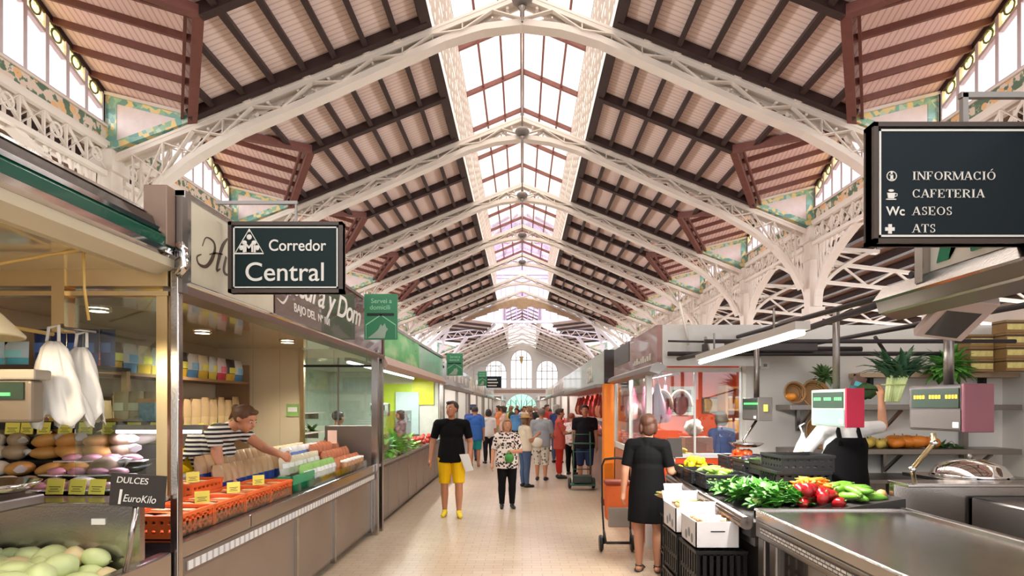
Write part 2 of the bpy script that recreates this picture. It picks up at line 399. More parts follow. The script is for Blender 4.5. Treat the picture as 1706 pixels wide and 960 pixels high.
# --- cross gables over the clerestory windows (one per bay and side)
def make_dormer(sx):
    r = thing('dormer_ceiling', None, None, (0, 0, 0), kind='structure')
    h = BAY/2
    for sy in (-1, 1):
        A = (sx*VAL0, sy*h, rz_(VAL0)); B = (sx*(W+.1), sy*h, 7.75); C = (sx*VAL1, 0, rz_(VAL1)); E = (sx*(W+.1), 0, 8.85)
        m = MB(); N = 8; rows = []
        L = lambda p, q, t: Vector(p).lerp(Vector(q), t)
        for i in range(N+1): rows.append([L(L(A, C, i/N), L(B, E, i/N), j/N) + Vector((0, 0, .03)) for j in range(N+1)])
        m.sheet(rows, smooth=False); m.build('boarding', m_pboards, r, solid=.04)
        for i in range(0, 6):
            t = .02 + i*.185
            MB().beam(L(A, C, t)+Vector((0, 0, -.04)), L(B, E, t)+Vector((0, 0, -.04)), .07, .11).build('purlin', m_redbrown, r)
        MB().beam(Vector(A)+Vector((0, 0, -.12)), Vector(C)+Vector((0, 0, -.1)), .16, .16).beam(Vector(A)+Vector((sx*.2, 0, -.05)), Vector(C)+Vector((sx*.2, 0, .0)), .05, .1).build('valley_beam', m_redbrown, r)
        MB().beam(Vector(B)+Vector((-sx*.1, 0, -.06)), Vector(E)+Vector((-sx*.1, 0, -.06)), .1, .16).build('verge_board', m_brown, r)
    return r
# --- clerestory window of one bay
def make_window(sx, n):
    w = thing('window_%d' % n, None, None, (sx*W, 0, 7.1), kind='structure')
    w.location = (sx*W, 0, 0)
    h = BAY/2-.2; NP = 10; zt = lambda y: 8.78-abs(y)/(BAY/2)*1.1
    m = MB(); x0, x1 = sx*W-.05, sx*W+.05
    ys = [-h+2*h*i/NP for i in range(NP+1)]
    for y in ys: m.box(x0, x1, y-.04, y+.04, 7.1, zt(y))
    for a, b in zip(ys, ys[1:]):
        for dz in (.0, .34): m.beam((sx*W, a, zt(a)-dz-.03), (sx*W, b, zt(b)-dz-.03), .08, .06)
    m.box(x0-.02, x1+.02, -h-.2, h+.2, 7.06, 7.14)
    m.build('frame', M('pale_lilac_paint', (206, 194, 198), .5, var=.03), w)
    g = MB(); s = MB(); tr = MB()
    for a, b in zip(ys, ys[1:]):
        g.prism([(sx*W, a, 7.12), (sx*W, b, 7.12), (sx*W, b, zt(b)-.34), (sx*W, a, zt(a)-.34)], (.01, 0, 0))
        s.prism([(sx*W+.005, a, zt(a)-.34), (sx*W+.005, b, zt(b)-.34), (sx*W+.005, b, zt(b)-.02), (sx*W+.005, a, zt(a)-.02)], (.008, 0, 0))
        c = (a+b)/2; zz = zt(c)-.18
        tr.tube([(sx*(W-.02), c+.11*math.cos(k*math.pi/5), zz+.11*math.sin(k*math.pi/5)) for k in range(11)], .018, 5, caps=False)
    g.build('pane', m_wglass, w); s.build('stained_glass', m_stained, w); tr.build('tracery', M('olive_iron', (120, 118, 84), .5), w)
    return w
def make_frieze(sx, n):
    t = MB().box(sx*W-.06, sx*W+.06, -BAY/2+.18, BAY/2-.18, 6.78, 7.06).build('trim_%d' % n, m_floral)
    c = MB(); c.box(sx*W-.13, sx*W+.13, -BAY/2, BAY/2, 6.7, 6.78); c.box(sx*W-.1, sx*W+.1, -BAY/2, BAY/2, 7.06, 7.1); c.build('cornice', m_white, t)
    return tag(t, kind='structure')
def make_girder(sx):
    g = thing('lattice_girder', '', 'girder', (sx*W, 0, 6.0))
    m = MB(); h = BAY/2-.27
    zb = lambda y: 6.12
    for dx in (-.12, .12):
        m.beam((sx*W+dx, -h, 6.66), (sx*W+dx, h, 6.66), .1, .09); m.beam((sx*W+dx, -h, 6.12), (sx*W+dx, h, 6.12), .1, .09)
    m.build('chord', m_white, g)
    b = MB(); N = 9
    for i in range(N):
        a, c = -h+2*h*i/N, -h+2*h*(i+1)/N
        for dx in (-.12, .12):
            b.beam((sx*W+dx, a, 6.16), (sx*W+dx, c, 6.62), .012, .05, (1, 0, 0)); b.beam((sx*W+dx+.015, a, 6.62), (sx*W+dx+.015, c, 6.16), .012, .05, (1, 0, 0))
            b.beam((sx*W+dx, a, 6.12), (sx*W+dx, a, 6.66), .03, .05, (1, 0, 0))
    r = b
    for i in range(N//2+1):
        y = -h+2*h*(2*i+.5)/N
        r.tube([(sx*(W-.14), y+.12*math.cos(k*math.pi/6), 6.4+.12*math.sin(k*math.pi/6)) for k in range(13)], .022, 5, caps=False)
    b.build('lattice', m_white, g)
    # arched brace below, from column to column
    for s in (-1, 1):
        a = MB()
        pts = [(sx*W, s*(h-2.0*(k/10)**1.9), 4.4+1.7*(k/10)**.8) for k in range(11)]
        for p, q in zip(pts, pts[1:]): a.beam(p, q, .2, .09)
        for k in range(2, 10): a.beam(pts[k], (sx*W, pts[k][1]+s*.12, 6.1), .05, .03); a.beam(pts[k-1], (sx*W, pts[k][1], 6.1), .05, .03)
        a.build('curved_brace', m_white, g)
    return g
BT = [(0, 9.08), (.8, 8.98), (1.53, 8.75), (2.5, 8.31), (4.31, 7.5), (5.5, 7.0), (6.4, 6.5), (7.1, 5.95), (7.6, 5.3), (7.95, 4.4)]
def make_truss():
    r = thing('roof_truss', '', 'roof truss', (0, 0, 0))
    t = MB()
    for sx in (-1, 1):
        t.beam((0, 0, rz_(0)-.2), (sx*W, 0, rz_(W)-.2), .34, .05)
        for dy in (-.14, .14): t.beam((0, dy, rz_(0)-.26), (sx*W, dy, rz_(W)-.26), .04, .1)
    t.build('top_chord', m_white, r)
    b = MB(); xs = [.25*i for i in range(33)]
    for sx in (-1, 1):
        for p, q in zip(xs, xs[1:]):
            if q > 7.8: break
            zp, zq = interp(BT, p), interp(BT, q)
            b.beam((sx*p, 0, zp), (sx*q, 0, zq), .27, .045)
            for dy in (-.115, .115): b.beam((sx*p, dy, zp+.06), (sx*q, dy, zq+.06), .035, .09)
    b.build('bottom_chord', m_white, r)
    l = MB(); n = 13; st = .58
    for sx in (-1, 1):
        for i in range(n):
            p, q = st*i, st*(i+1)
            for dy in (-.12, .12):
                zt0, zt1, zb0, zb1 = rz_(p)-.3, rz_(q)-.3, interp(BT, p)+.08, interp(BT, q)+.08
                if i % 2: l.beam((sx*p, dy, zt0), (sx*q, dy, zb1), .02, .11, (0, 1, 0))
                else: l.beam((sx*p, dy, zb0), (sx*q, dy, zt1), .02, .11, (0, 1, 0))
                if i in (1, 3, 9, 11, 12): l.beam((sx*q, dy, zb1), (sx*q, dy, zt1), .02, .06, (0, 1, 0))
                if i >= 9: l.beam((sx*p, dy, zb0) if i % 2 else (sx*p, dy, zt0), (sx*q, dy, zt1) if i % 2 else (sx*q, dy, zb1), .02, .05, (0, 1, 0))
            if i > 0: l.beam((sx*p, -.12, interp(BT, p)+.2), (sx*p, .12, rz_(p)-.42), .03, .03)
            l.tube([(sx*(p+.29), -.12, (rz_(p+.29)+interp(BT, p+.29))/2), (sx*(p+.29), .12, (rz_(p+.29)+interp(BT, p+.29))/2)], .03, 6)
    pl = l
    for sx in (-1, 1):
        for x in (2.42, 3.0, 3.58, 4.16, 4.74, 5.32): pl.box(sx*x-.07, sx*x+.07, -.22, .22, rz_(x)-.2, rz_(x)-.02)
        pl.box(sx*W-.25, sx*W+.25, -.26, .26, 6.2, 6.6)
    l.build('lattice', m_white, r)
    for sx in (-1, 1):                         # tiled spandrels between the truss and the gables
        s = MB()
        o = [(sx*(VAL0-.25), rz_(VAL0)-.02), (sx*(W-.02), 7.72), (sx*(W-.02), rz_(W)-.04)]
        c = [((p[0]-sum(q[0] for q in o)/3)*.62+sum(q[0] for q in o)/3, (p[1]-sum(q[1] for q in o)/3)*.62+sum(q[1] for q in o)/3) for p in o]
        for (p, q, pi, qi) in ((o[0], o[1], c[0], c[1]), (o[1], o[2], c[1], c[2]), (o[2], o[0], c[2], c[0])):
            s.prism([(p[0], -.15, p[1]), (q[0], -.15, q[1]), (qi[0], -.15, qi[1]), (pi[0], -.15, pi[1])], (0, .3, 0), 0)
        s.prism([(p[0], -.14, p[1]) for p in c], (0, .28, 0), 1)
        for p, q in ((o[0], o[1]), (o[1], o[2])): s.beam((p[0], -.17, p[1]), (q[0], -.17, q[1]), .06, .06, (0, 1, 0), 2)
        s.build('tiled_spandrel', [m_mosaic, M('pale_pink_tile', (236, 220, 220), .4), m_white], r)
    return r
def make_column(sx):
    c = thing('column', None, None, (sx*W, 0, 0), kind='structure')
    m = MB(); m.box(sx*W-.17, sx*W+.17, -.17, .17, 0, 6.66); m.box(sx*W-.26, sx*W+.26, -.26, .26, 0, .5); m.box(sx*W-.22, sx*W+.22, -.22, .22, 4.1, 4.4); m.box(sx*W-.22, sx*W+.22, -.22, .22, 5.7, 5.8)
    m.build('shaft', m_white, c)
    a = MB()                                   # bracket towards the aisle
    pts = [(sx*(W+.1+1.6*(k/10)**1.9), 0, 4.4+1.6*(k/10)**.8) for k in range(11)]
    for p, q in zip(pts, pts[1:]): a.beam(p, q, .2, .09)
    for k in range(2, 10): a.beam(pts[k], (sx*(W+.15), 0, pts[k][2]+.3), .04, .04)
    a.beam((sx*(W+.1), 0, 6.05), (sx*(W+1.8), 0, 5.95), .2, .1)
    a.build('bracket', m_white, c)
    return c
wn_ = [1]
TN = ['nearest', 'second', 'third', 'fourth', 'fifth', 'sixth', 'seventh']
protos = {}
for sx in (-1, 1):
    side = 'left' if sx < 0 else 'right'
    dm = make_dormer(sx); gd = make_girder(sx); cm = make_column(sx)
    first = True
    for i, (a, b) in enumerate(dormer_bays()):
        c = (a+b)/2
        for pr in (dm,):
            if first: pr.location = (0, c, 0)
            else: copy_tree(pr, (0, c, 0))
        if first: w0 = make_window(sx, wn_[0]); w0.location.y = c; f0 = make_frieze(sx, wn_[0]+4); f0.location.y = c
        else:
            w = copy_tree(w0, (sx*W, c, 0)); w.name = 'window_%d' % wn_[0]
            f = copy_tree(f0, (0, c, 0)); f.name = 'trim_%d' % (wn_[0]+4)
        wn_[0] += 1
        if i == 0:
            first = False; gd.location.y = c; cm.location.y = b; gd['label'] = 'white lattice girder, %s side, behind the viewer' % side; gd['group'] = 'lattice girders along the nave'; continue
        g = gd if first else copy_tree(gd, (sx*W, c, 6.0))
        g.location.y = c
        gl = i-2
        g['label'] = ('white lattice girder under flowered tiles, %s side, ' % side) + (TN[gl]+' bay in view' if gl >= 0 else 'bay above the viewer')
        g['group'] = 'lattice girders along the nave'
        cc = cm if first else copy_tree(cm, (sx*W, b, 0))
        cc.location.y = b
        first = False
tr = make_truss()
for i, y in enumerate(DT):
    t = tr if i == 0 else copy_tree(tr, (0, y, 0))
    t.location = (0, y, 0); t['group'] = 'white arched roof trusses'
    t['label'] = 'white latticed steel roof truss with arched underside, %s from the viewer' % TN[i]
t = copy_tree(tr, (0, DT[0]-BAY, 0), label='white latticed steel roof truss just above the top edge of the photo', group='white arched roof trusses')
for i in range(5):
    copy_tree(tr, (0, YC1+BAY*i, 0), label='small distant white roof truss of the far nave, %s beyond the crossing' % ['first', 'second', 'third', 'fourth', 'fifth'][i], group='trusses beyond the crossing')
# --- roof lantern
ln = tag(thing('ceiling', None, None, (0, 0, 0)), kind='structure')
YL0 = DT[0]-BAY*3
for (ya, yb) in ((YL0, YC0), (YC1, YE)):
    for sx in (-1, 1):
        m = MB(); n = int((yb-ya)/.62)
        m.box(sx*SK-.07, sx*SK+.07, ya, yb, 9.1, 9.35); m.box(sx*SK-.07, sx*SK+.07, ya, yb, 11.55, 11.75); m.box(sx*SK-.05, sx*SK+.05, ya, yb, 10.4, 10.5)
        for i in range(n+1):
            y = ya+(yb-ya)*i/n; m.box(sx*SK-.05, sx*SK+.05, y-.04, y+.04, 9.2, 11.6)
        m.build('lantern_side_frame', m_white, ln)
        l = MB()
        for k in range(9): l.beam((sx*SK, ya, 9.5+.25*k), (sx*SK, yb, 9.5+.25*k), .16, .015, (sx*.8, 0, 1))
        l.build('lantern_louvre', M('pale_louvre', (206, 194, 184), .6, var=.02), ln)
        g = MB().prism([(0, ya, 12.5), (0, yb, 12.5), (sx*(SK+.1), yb, 11.7), (sx*(SK+.1), ya, 11.7)], (0, 0, .012))
        g.build('lantern_glazing', glass_mat('frosted_roof_glass', (252, 246, 240), .92), ln)
        b = MB()
        for x in (.62, 1.24, 1.8): b.beam((sx*x, ya, 12.42-.435*x), (sx*x, yb, 12.42-.435*x), .06, .09)
        b.build('glazing_bar', m_redbrown, ln)
        yy = ya+BAY/2
        q = MB()
        while yy < yb+.1:
            q.beam((0, yy, 12.38), (sx*SK, yy, 11.6), .1, .13); yy += BAY/2
        q.build('glazing_rafter', m_redbrown, ln)
    MB().box(-.06, .06, ya, yb, 12.3, 12.46).build('ridge_bar', m_redbrown, ln)
# --- hanging globes under the truss crowns, with rods
for i, y in enumerate(DT[:5]):
    z = 8.75 if i else 9.0
    g = thing('pendant_lamp', 'grey globe hanging on a rod under the crown of the %s roof truss' % TN[i], 'lamp', (0, y-.3, z), 'globes under the ridge')
    m = MB().ell((0, y-.3, z+.42), (.2, .2, .12)); m.build('globe', M('grey_globe', (120, 112, 106), .4), g)
    MB().tube([(0, y-.3, z+.5), (0, y-.3, 12.3)], .022, 6).build('rod', m_steel2, g)
    MB().lathe([(.05, .3), (.09, .27), (.03, .2), (.02, 0)], (0, y-.3, z)).build('finial', m_steel2, g)
# --- aisle roofs with purlins and lattice ties
for sx in (-1, 1):
    r = MB().prism([(sx*(W+.16), Y0, 6.74), (sx*(W+.16), YE, 6.74), (sx*17.3, YE, 5.3), (sx*17.3, Y0, 5.3)], (0, 0, .06)).build('ceiling', M('shaded_aisle_boards', (176, 146, 132), .7, var=.06))  # boards coloured darker than the nave's: the aisle shade is painted in
    tag(r, kind='structure')
    for k in range(11):
        x = W+.5+.8*k; z = 6.7-(x-W)*.155
        MB().box(sx*x-.1, sx*x+.1, Y0, YE, z-.2, z).build('purlin', m_brown, r)
    m = None
    for i in range(12):
        y = DT[0]-BAY*2+BAY*i
        a = MB(); a.beam((sx*W, y, 5.7), (sx*17.2, y, 4.6), .14, .08); a.beam((sx*W, y, 5.15), (sx*17.2, y, 4.25), .14, .08)
        for k in range(12):
            x0, x1 = W+.76*k, W+.76*(k+1); f = lambda x, s: (5.7-(x-W)*.12) if s else (5.15-(x-W)*.098)
            a.beam((sx*x0, y, f(x0, k % 2)), (sx*x1, y, f(x1, (k+1) % 2)), .04, .06)
        a.build('tie_beam', m_white, r)
# --- the crossing: drum, ring beams, corner roofs, raking struts
cy = (YC0+YC1)/2; RO = 7.4
cr = tag(thing('ceiling', None, None, (0, cy, 0)), kind='structure')
octo = lambda r, z: [Vector((r*math.cos(R(22.5+45*k)), cy+r*math.sin(R(22.5+45*k)), z)) for k in range(8)]
o1, o2, o3, o4 = octo(6.6, 9.4), octo(6.6, 11.2), octo(6.6, 13.5), octo(1.2, 17)
m = MB()
for k in range(8):
    j = (k+1) % 8
    for a, b in ((o1, o1), (o2, o2), (o3, o3)): m.beam(a[k], b[j], .3, .25)
    m.beam(o1[k], o3[k], .25, .25); m.beam(o3[k], o4[k], .2, .2)
    for t in (.2, .4, .6, .8): m.beam(o1[k].lerp(o1[j], t), o3[k].lerp(o3[j], t), .07, .07)
m.build('drum_frame', M('lilac_white_iron', (226, 220, 232), .5, var=.02), cr)
g = MB()
for k in range(8):
    j = (k+1) % 8
    g.prism([o1[k]*.999, o1[j]*.999, o3[j]*.999, o3[k]*.999], (0, 0, .001)); g.prism([o3[k], o3[j], o4[j], o4[k]], (0, 0, .02))
g.build('drum_glazing', glass_mat('lilac_glass', (238, 230, 250), .9), cr)
m = MB(); pu = MB(); tie = MB()
cor = [(-W-.4, YC0), (W+.4, YC0), (W+.4, YC1), (-W-.4, YC1)]
for k in range(8):
    j = (k+1) % 8
    m2 = (o1[k]+o1[j])/2
    d = Vector((m2.x, m2.y-cy, 0)).normalized()
    q1 = o1[k]+d*3.2; q2 = o1[j]+d*3.2; q1.z = q2.z = 7.6
    if abs(d.x) < .3: continue
    m.prism([o1[k]+Vector((0, 0, .05)), o1[j]+Vector((0, 0, .05)), q2, q1], (0, 0, .05))
    for t in range(1, 7): pu.beam(o1[k].lerp(q1, t/6.5)-Vector((0, 0, .1)), o1[j].lerp(q2, t/6.5)-Vector((0, 0, .1)), .14, .16)
    tie.beam(o1[k]-Vector((0, 0, .2)), q1-Vector((0, 0, .3)), .22, .2)
m.build('corner_roof', m_boards, cr); pu.build('purlin', m_brown, cr)
for sx in (-1, 1):
    for y0, y1 in ((YC0+.3, YC0+5.0), (YC1-.3, YC1-5.0)):
        # lattice girders across the corners of the crossing
        A = Vector((sx*2.6, y0, 8.5)); B = Vector((sx*W, y1, 7.2))
        for dz in (0, .6): tie.beam(A+Vector((0, 0, dz)), B+Vector((0, 0, dz)), .16, .12)
        for k in range(12): tie.beam(A.lerp(B, k/12)+Vector((0, 0, .6*(k % 2))), A.lerp(B, (k+1)/12)+Vector((0, 0, .6*((k+1) % 2))), .06, .06)
        tie.beam((sx*5.0, (y0+y1)/2, 7.9), (sx*W, y0, 4.4), .28, .22); tie.beam((sx*W, y1, 7.2), (sx*W, y0, 4.2), .25, .2)
        tie.beam((sx*6.2, y1, 8.9), (sx*W*.97, y1, 4.4), .24, .2)
tie.build('tie_beam', M('cool_white_iron', (228, 222, 226), .5, var=.02), cr)
# timber arch panel closing the nave before the crossing
m = MB(); pts = []
for sx in (-1, 1):
    xs = [0, .8, 1.6, 2.4, 3.2, 4.0]
    for a, b in zip(xs, xs[1:]):
        za, zb = interp(BT, a)-.03, interp(BT, b)-.03
        m.prism([(sx*a, YC0-.3, za), (sx*b, YC0-.3, zb), (sx*b, YC0-.3, zb-.5+b*.08), (sx*a, YC0-.3, za-.62+a*.1)], (0, .1, 0))
m.box(-.35, .35, YC0-.36, YC0-.28, 8.3, 9.05)
tag(m.build('trim_3', M('tan_timber', (176, 148, 120), .6, var=.15)), kind='structure')
# ================================================================ goods and small things used in several stalls
def pillow(mb, c, w, h, t, mi=0, rot=(0, 0, 0), top=None, n=6):
    """a filled bag: w wide (x), h high (z), t thick (y), sealed edges; base at c"""
    from mathutils import Euler
    e = Euler(rot).to_matrix(); c = Vector(c)
    for s in (-1, 1):
        rows = []
        for i in range(n+1):
            v = i/n; r = []
            for j in range(n+1):
                u = -1+2*j/n
                b = max(0, 1-abs(u)**3)*max(0, math.sin(math.pi*min(1, v*1.02+.0)))**.5 if v > .02 else .55*max(0, 1-abs(u)**3)
                r.append(c + e @ Vector((u*w/2*(1-.06*(1-v)), s*t/2*b, v*h)))
            rows.append(r)
        k = int(n*.4)
        if top is None: mb.sheet(rows, mi)
        else: mb.sheet(rows[:k+1], mi); mb.sheet(rows[k:], top)
    return mb
def price_tag_proto(name, label, w=.06, h=.05, m=None):
    t = thing(name, label, 'price tag', (0, 0, 0))
    MB().box(-w/2, w/2, -.002, .002, 0, h).build('card', m or m_ytag, t)
    b = MB()
    for k, (x0, x1, z) in enumerate([(-.02, .02, .036), (-.015, .012, .025), (-.02, .018, .014)]): b.box(x0*w/.06, x1*w/.06, -.004, -.002, z, z+.003)
    b.build('handwriting', M('dark_ink', (60, 52, 40), .6), t)
    return t
def spawn(proto, used, loc, **k):
    """the first call places the proto itself, later ones copies"""
    if not used:
        used.append(1); proto.location = loc
        if k.get('rz') is not None: proto.rotation_euler = (0, 0, k['rz'])
        if k.get('rot') is not None: proto.rotation_euler = k['rot']
        if k.get('scale') is not None: s = k['scale']; proto.scale = s if isinstance(s, (tuple, list)) else (s,)*3
        if k.get('label'): proto['label'] = k['label']
        if k.get('group'): proto['group'] = k['group']
        return proto
    return copy_tree(proto, loc, **k)
def one(mb, name, mats, label, cat, loc=None, group=None, kind=None, **kw):
    """a thing that is a single mesh; with loc the shape was modelled round the origin"""
    o = mb.build(name, mats, **kw)
    if loc is not None: o.location = loc
    else:
        n = len(mb.v); c = sum(mb.v, Vector())/n; c.z = min(v.z for v in mb.v)
        o.data.transform(Matrix.Translation(-c)); o.location = c
    return tag(o, label, cat, group, kind)
FZ = (R(90), 0, R(90)); RZ_ = (R(90), 0, R(-90)); FY = (R(90), 0, 0)
m_signgreen = M('dark_green_board', (14, 36, 36), .5, var=.05, spec=.25)
m_signblue = M('dark_blue_board', (17, 30, 38), .5, var=.05, spec=.25)
m_letter = M('pale_lettering', (236, 232, 224), .5, var=0)
m_gold = M('warm_steel', (232, 208, 160), .3, 1, var=.05)
m_beige = M('beige_tile', (222, 204, 172), .5, var=.03, scale=2)

# ================================================================ hanging signs
def hanging_sign(name, label, x0, x1, z0, z1, y, mat, rods, e=.022):
    s = thing(name, label, 'sign', ((x0+x1)/2, y, z0))
    MB().box(x0, x1, y, y+.05, z0, z1).build('board', mat, s, bevel=.004)
    f = MB()
    for (a, c, d, g) in ((x0, x1, z0, z0+e), (x0, x1, z1-e, z1), (x0, x0+e, z0, z1), (x1-e, x1, z0, z1)): f.box(a, c, y-.012, y+.06, d, g)
    f.build('frame', M('bronze_frame', (78, 66, 60), .4, .3), s)
    l = MB(); e2 = e+.008; k = .008
    for (a, c, d, g) in ((x0+e2, x1-e2, z0+e2, z0+e2+k), (x0+e2, x1-e2, z1-e2-k, z1-e2), (x0+e2, x0+e2+k, z0+e2, z1-e2), (x1-e2-k, x1-e2, z0+e2, z1-e2)): l.box(a, c, y-.004, y+.001, d, g)
    l.build('border_line', m_letter, s)
    r = MB()
    for (p, q, w) in rods: r.beam(p, q, w, w)
    r.build('hanger', m_steel2, s)
    return s
yS = 3.75
xa, xb = (381-870)*.00375, (571-870)*.00375; za, zb = EYE-(488-676)*.00375, EYE-(370-676)*.00375
s = hanging_sign('corridor_sign', 'dark green hanging sign reading Corredor Central over the left stalls', xa, xb, za, zb, yS, m_signgreen,
    [((xa+.41, yS+.03, zb), (xa+.41, yS+.03, zb+.13), .012), ((-1.93, yS+.03, zb+.13), (xa+.42, yS+.03, zb+.13), .02)])
text('Corredor', .1, m_letter, (xa+.25, yS-.003, zb-.18), FY, parent=s, bold=.0008, extrude=.002, sx=.9)
text('Central', .165, m_letter, (xa+.1, yS-.003, za+.075), FY, parent=s, bold=.0008, extrude=.002, sx=1.0)
e = MB(); ex, ez = xa+.13, zb-.19                   # triangular emblem: a little building with a globe
for p, q in (((-.085, 0), (0, .145)), ((.085, 0), (0, .145))): e.beam((ex+p[0], yS-.003, ez+p[1]), (ex+q[0], yS-.003, ez+q[1]), .004, .004)
e.box(ex-.09, ex+.09, yS-.005, yS, ez-.012, ez-.003); e.ell((ex, yS-.004, ez+.095), (.017, .003, .017)); e.ell((ex, yS-.004, ez+.135), (.005, .003, .012))
for k in (-1, 1): e.ell((ex+k*.03, yS-.004, ez+.06), (.016, .003, .014)); e.ell((ex+k*.05, yS-.004, ez+.028), (.014, .003, .016)); e.box(ex+k*.034-.006, ex+k*.034+.006, yS-.005, yS, ez, ez+.045)
e.build('emblem', m_letter, s)
text('M', .075, m_letter, (ex-.03, yS-.006, ez+.003), FY, parent=s, bold=.002, extrude=.001)
# --- information sign on the right, with serif capitals cut as shapes
SERIF = {'I': [('s', .5, 0, .5, 1, .17)], 'N': [('s', .12, 0, .12, 1, .07), ('s', .88, 0, .88, 1, .07), ('d', .12, 1, .88, 0, .17)],
 'F': [('s', .2, 0, .2, 1, .17), ('h', .1, .85, .97), ('h', .1, .6, .5), ('v', .85, .74, 1), ('v', .6, .38, .62)], 'O': [('o',)], 'Ó': [('o',), ('d', .45, 1.1, .65, 1.3, .09)],
 'R': [('s', .2, 0, .2, 1, .17), ('b', .3, .5, 1), ('d', .5, .5, .92, 0, .17)], 'M': [('s', .1, 0, .1, 1, .06), ('s', .92, 0, .92, 1, .16), ('d', .12, 1, .48, .05, .15), ('d', .48, .05, .9, 1, .06)],
 'A': [('d', .1, 0, .5, 1, .06), ('d', .5, 1, .88, 0, .17), ('h', .25, .75, .33), ('f', .1), ('f', .88)], 'C': [('c',), ('v', .88, .68, .98), ('v', .88, .05, .25)],
 'E': [('s', .2, 0, .2, 1, .17), ('h', .1, .85, .97), ('h', .1, .62, .5), ('h', .1, .88, .03), ('v', .85, .74, 1), ('v', .88, 0, .26), ('v', .62, .38, .62)],
 'T': [('s', .5, 0, .5, 1, .17), ('h', .05, .95, .97), ('v', .05, .74, 1), ('v', .95, .74, 1)], 'S': [('S',), ('v', .2, .02, .3), ('v', .8, .7, .98)]}
WID = {'I': .42, 'N': .86, 'F': .68, 'O': .88, 'Ó': .88, 'R': .82, 'M': 1.05, 'A': .84, 'C': .8, 'E': .74, 'T': .74, 'S': .62}
def serif_text(s, x, z, h, y, parent, mat):
    m = MB(); t = .003
    for ch in s:
        w = WID[ch]*h*1.16; u = .05*h
        def bx(a, b, c, d): m.box(x+a, x+b, y-t, y, z+c, z+d)
        for it in SERIF[ch]:
            k = it[0]
            if k in 'sd':
                a, b, c, d, th = it[1:]; m.prism([(x+a*w-th*h*.5, y, z+b*h), (x+a*w+th*h*.5, y, z+b*h), (x+c*w+th*h*.5, y, z+d*h), (x+c*w-th*h*.5, y, z+d*h)], (0, -t, 0))
                if k == 's':
                    for zz in (0, h-u): bx(a*w-.16*h, a*w+.16*h, zz, zz+u)
            elif k == 'h': bx(it[1]*w, it[2]*w, it[3]*h-u*.5, it[3]*h+u*.5)
            elif k == 'v': bx(it[1]*w-u*.5, it[1]*w+u*.5, it[2]*h, it[3]*h)
            elif k == 'f': bx(it[1]*w-.14*h, it[1]*w+.14*h, 0, u)
            else:
                if k == 'o': arcs = [(.5, .5, .42, .48, 0, 360)]
                elif k == 'c': arcs = [(.52, .5, .42, .48, 40, 320)]
                elif k == 'b': arcs = [(.4, .745, .45, .23, -90, 90)]
                else: arcs = [(.5, .74, .32, .24, 30, 270), (.5, .26, .36, .24, -150, 90)]
                for (cx, cz, rx, rz, a0, a1) in arcs:
                    n = 24; P = []
                    for i in range(n+1):
                        a = R(a0+(a1-a0)*i/n); th = h*(.03+.065*abs(math.cos(a))) if k != 'S' else h*(.04+.05*abs(math.sin(a-.6)))
                        P.append((Vector((x+cx*w+(rx*w+th*.4)*math.cos(a), y, z+cz*h+(rz*h)*math.sin(a))), Vector((x+cx*w+(rx*w-th*1.1)*math.cos(a), y, z+cz*h+(rz*h-h*.055)*math.sin(a)))))
                    for (p, q), (p2, q2) in zip(P, P[1:]): m.prism([p, p2, q2, q], (0, -t, 0))
        x += w+.1*h
    m.build('lettering', mat, parent)
yI = 2.4; k_ = yI/1000
X = lambda p: (p-870)*k_
Z = lambda p: EYE-(p-676)*k_
s = hanging_sign('information_sign', 'large dark blue hanging sign listing information, cafeteria, toilets and first aid', X(1453), X(1453)+.9, Z(406), Z(205), yI, m_signblue,
    [((X(1615), yI+.03, Z(205)), (X(1615), yI+.03, Z(150)), .022), ((X(1608), yI+.03, Z(153)), (X(1453)+1.2, yI+.03, Z(153)), .022)], .018)
for wd, py in (('INFORMACIÓ', 300.5), ('CAFETERIA', 330), ('ASEOS', 359), ('ATS', 388)):
    serif_text(wd, X(1519), Z(py), .0142*2.4, yI-.001, s, m_letter)
m = MB(); cx, cz = X(1485), Z(294)                  # i in a ring
m.tube([(cx+.019*math.cos(a*math.pi/10), yI-.002, cz+.019*math.sin(a*math.pi/10)) for a in range(21)], .0022, 5, caps=False)
m.box(cx-.005, cx+.005, yI-.004, yI, cz-.014, cz+.005); m.box(cx-.009, cx+.009, yI-.004, yI, cz-.016, cz-.012); m.box(cx-.009, cx+.002, yI-.004, yI, cz+.003, cz+.006); m.ell((cx, yI-.002, cz+.013), (.005, .002, .005))
m.build('information_symbol', m_letter, s)
m = MB(); cz = Z(325)                               # cup
m.prism([(cx-.018, yI, cz+.008), (cx+.014, yI, cz+.008), (cx+.01, yI, cz-.014), (cx-.014, yI, cz-.014)], (0, -.003, 0)); m.box(cx-.022, cx+.018, yI-.003, yI, cz-.02, cz-.016)
m.tube([(cx+.013, yI-.002, cz+.005), (cx+.022, yI-.002, cz+.004), (cx+.022, yI-.002, cz-.004), (cx+.011, yI-.002, cz-.007)], .002, 5); m.ell((cx-.002, yI-.002, cz+.017), (.012, .001, .005))
m.build('cup_symbol', m_letter, s)
text('Wc', .05, m_letter, (X(1476), yI-.002, Z(359)), FY, parent=s, bold=.0008, extrude=.001)
m = MB(); cx, cz = X(1482), Z(382)
m.box(cx-.019, cx+.019, yI-.003, yI, cz-.007, cz+.007); m.box(cx-.007, cx+.007, yI-.0045, yI, cz-.019, cz+.019); m.build('cross_symbol', m_letter, s)
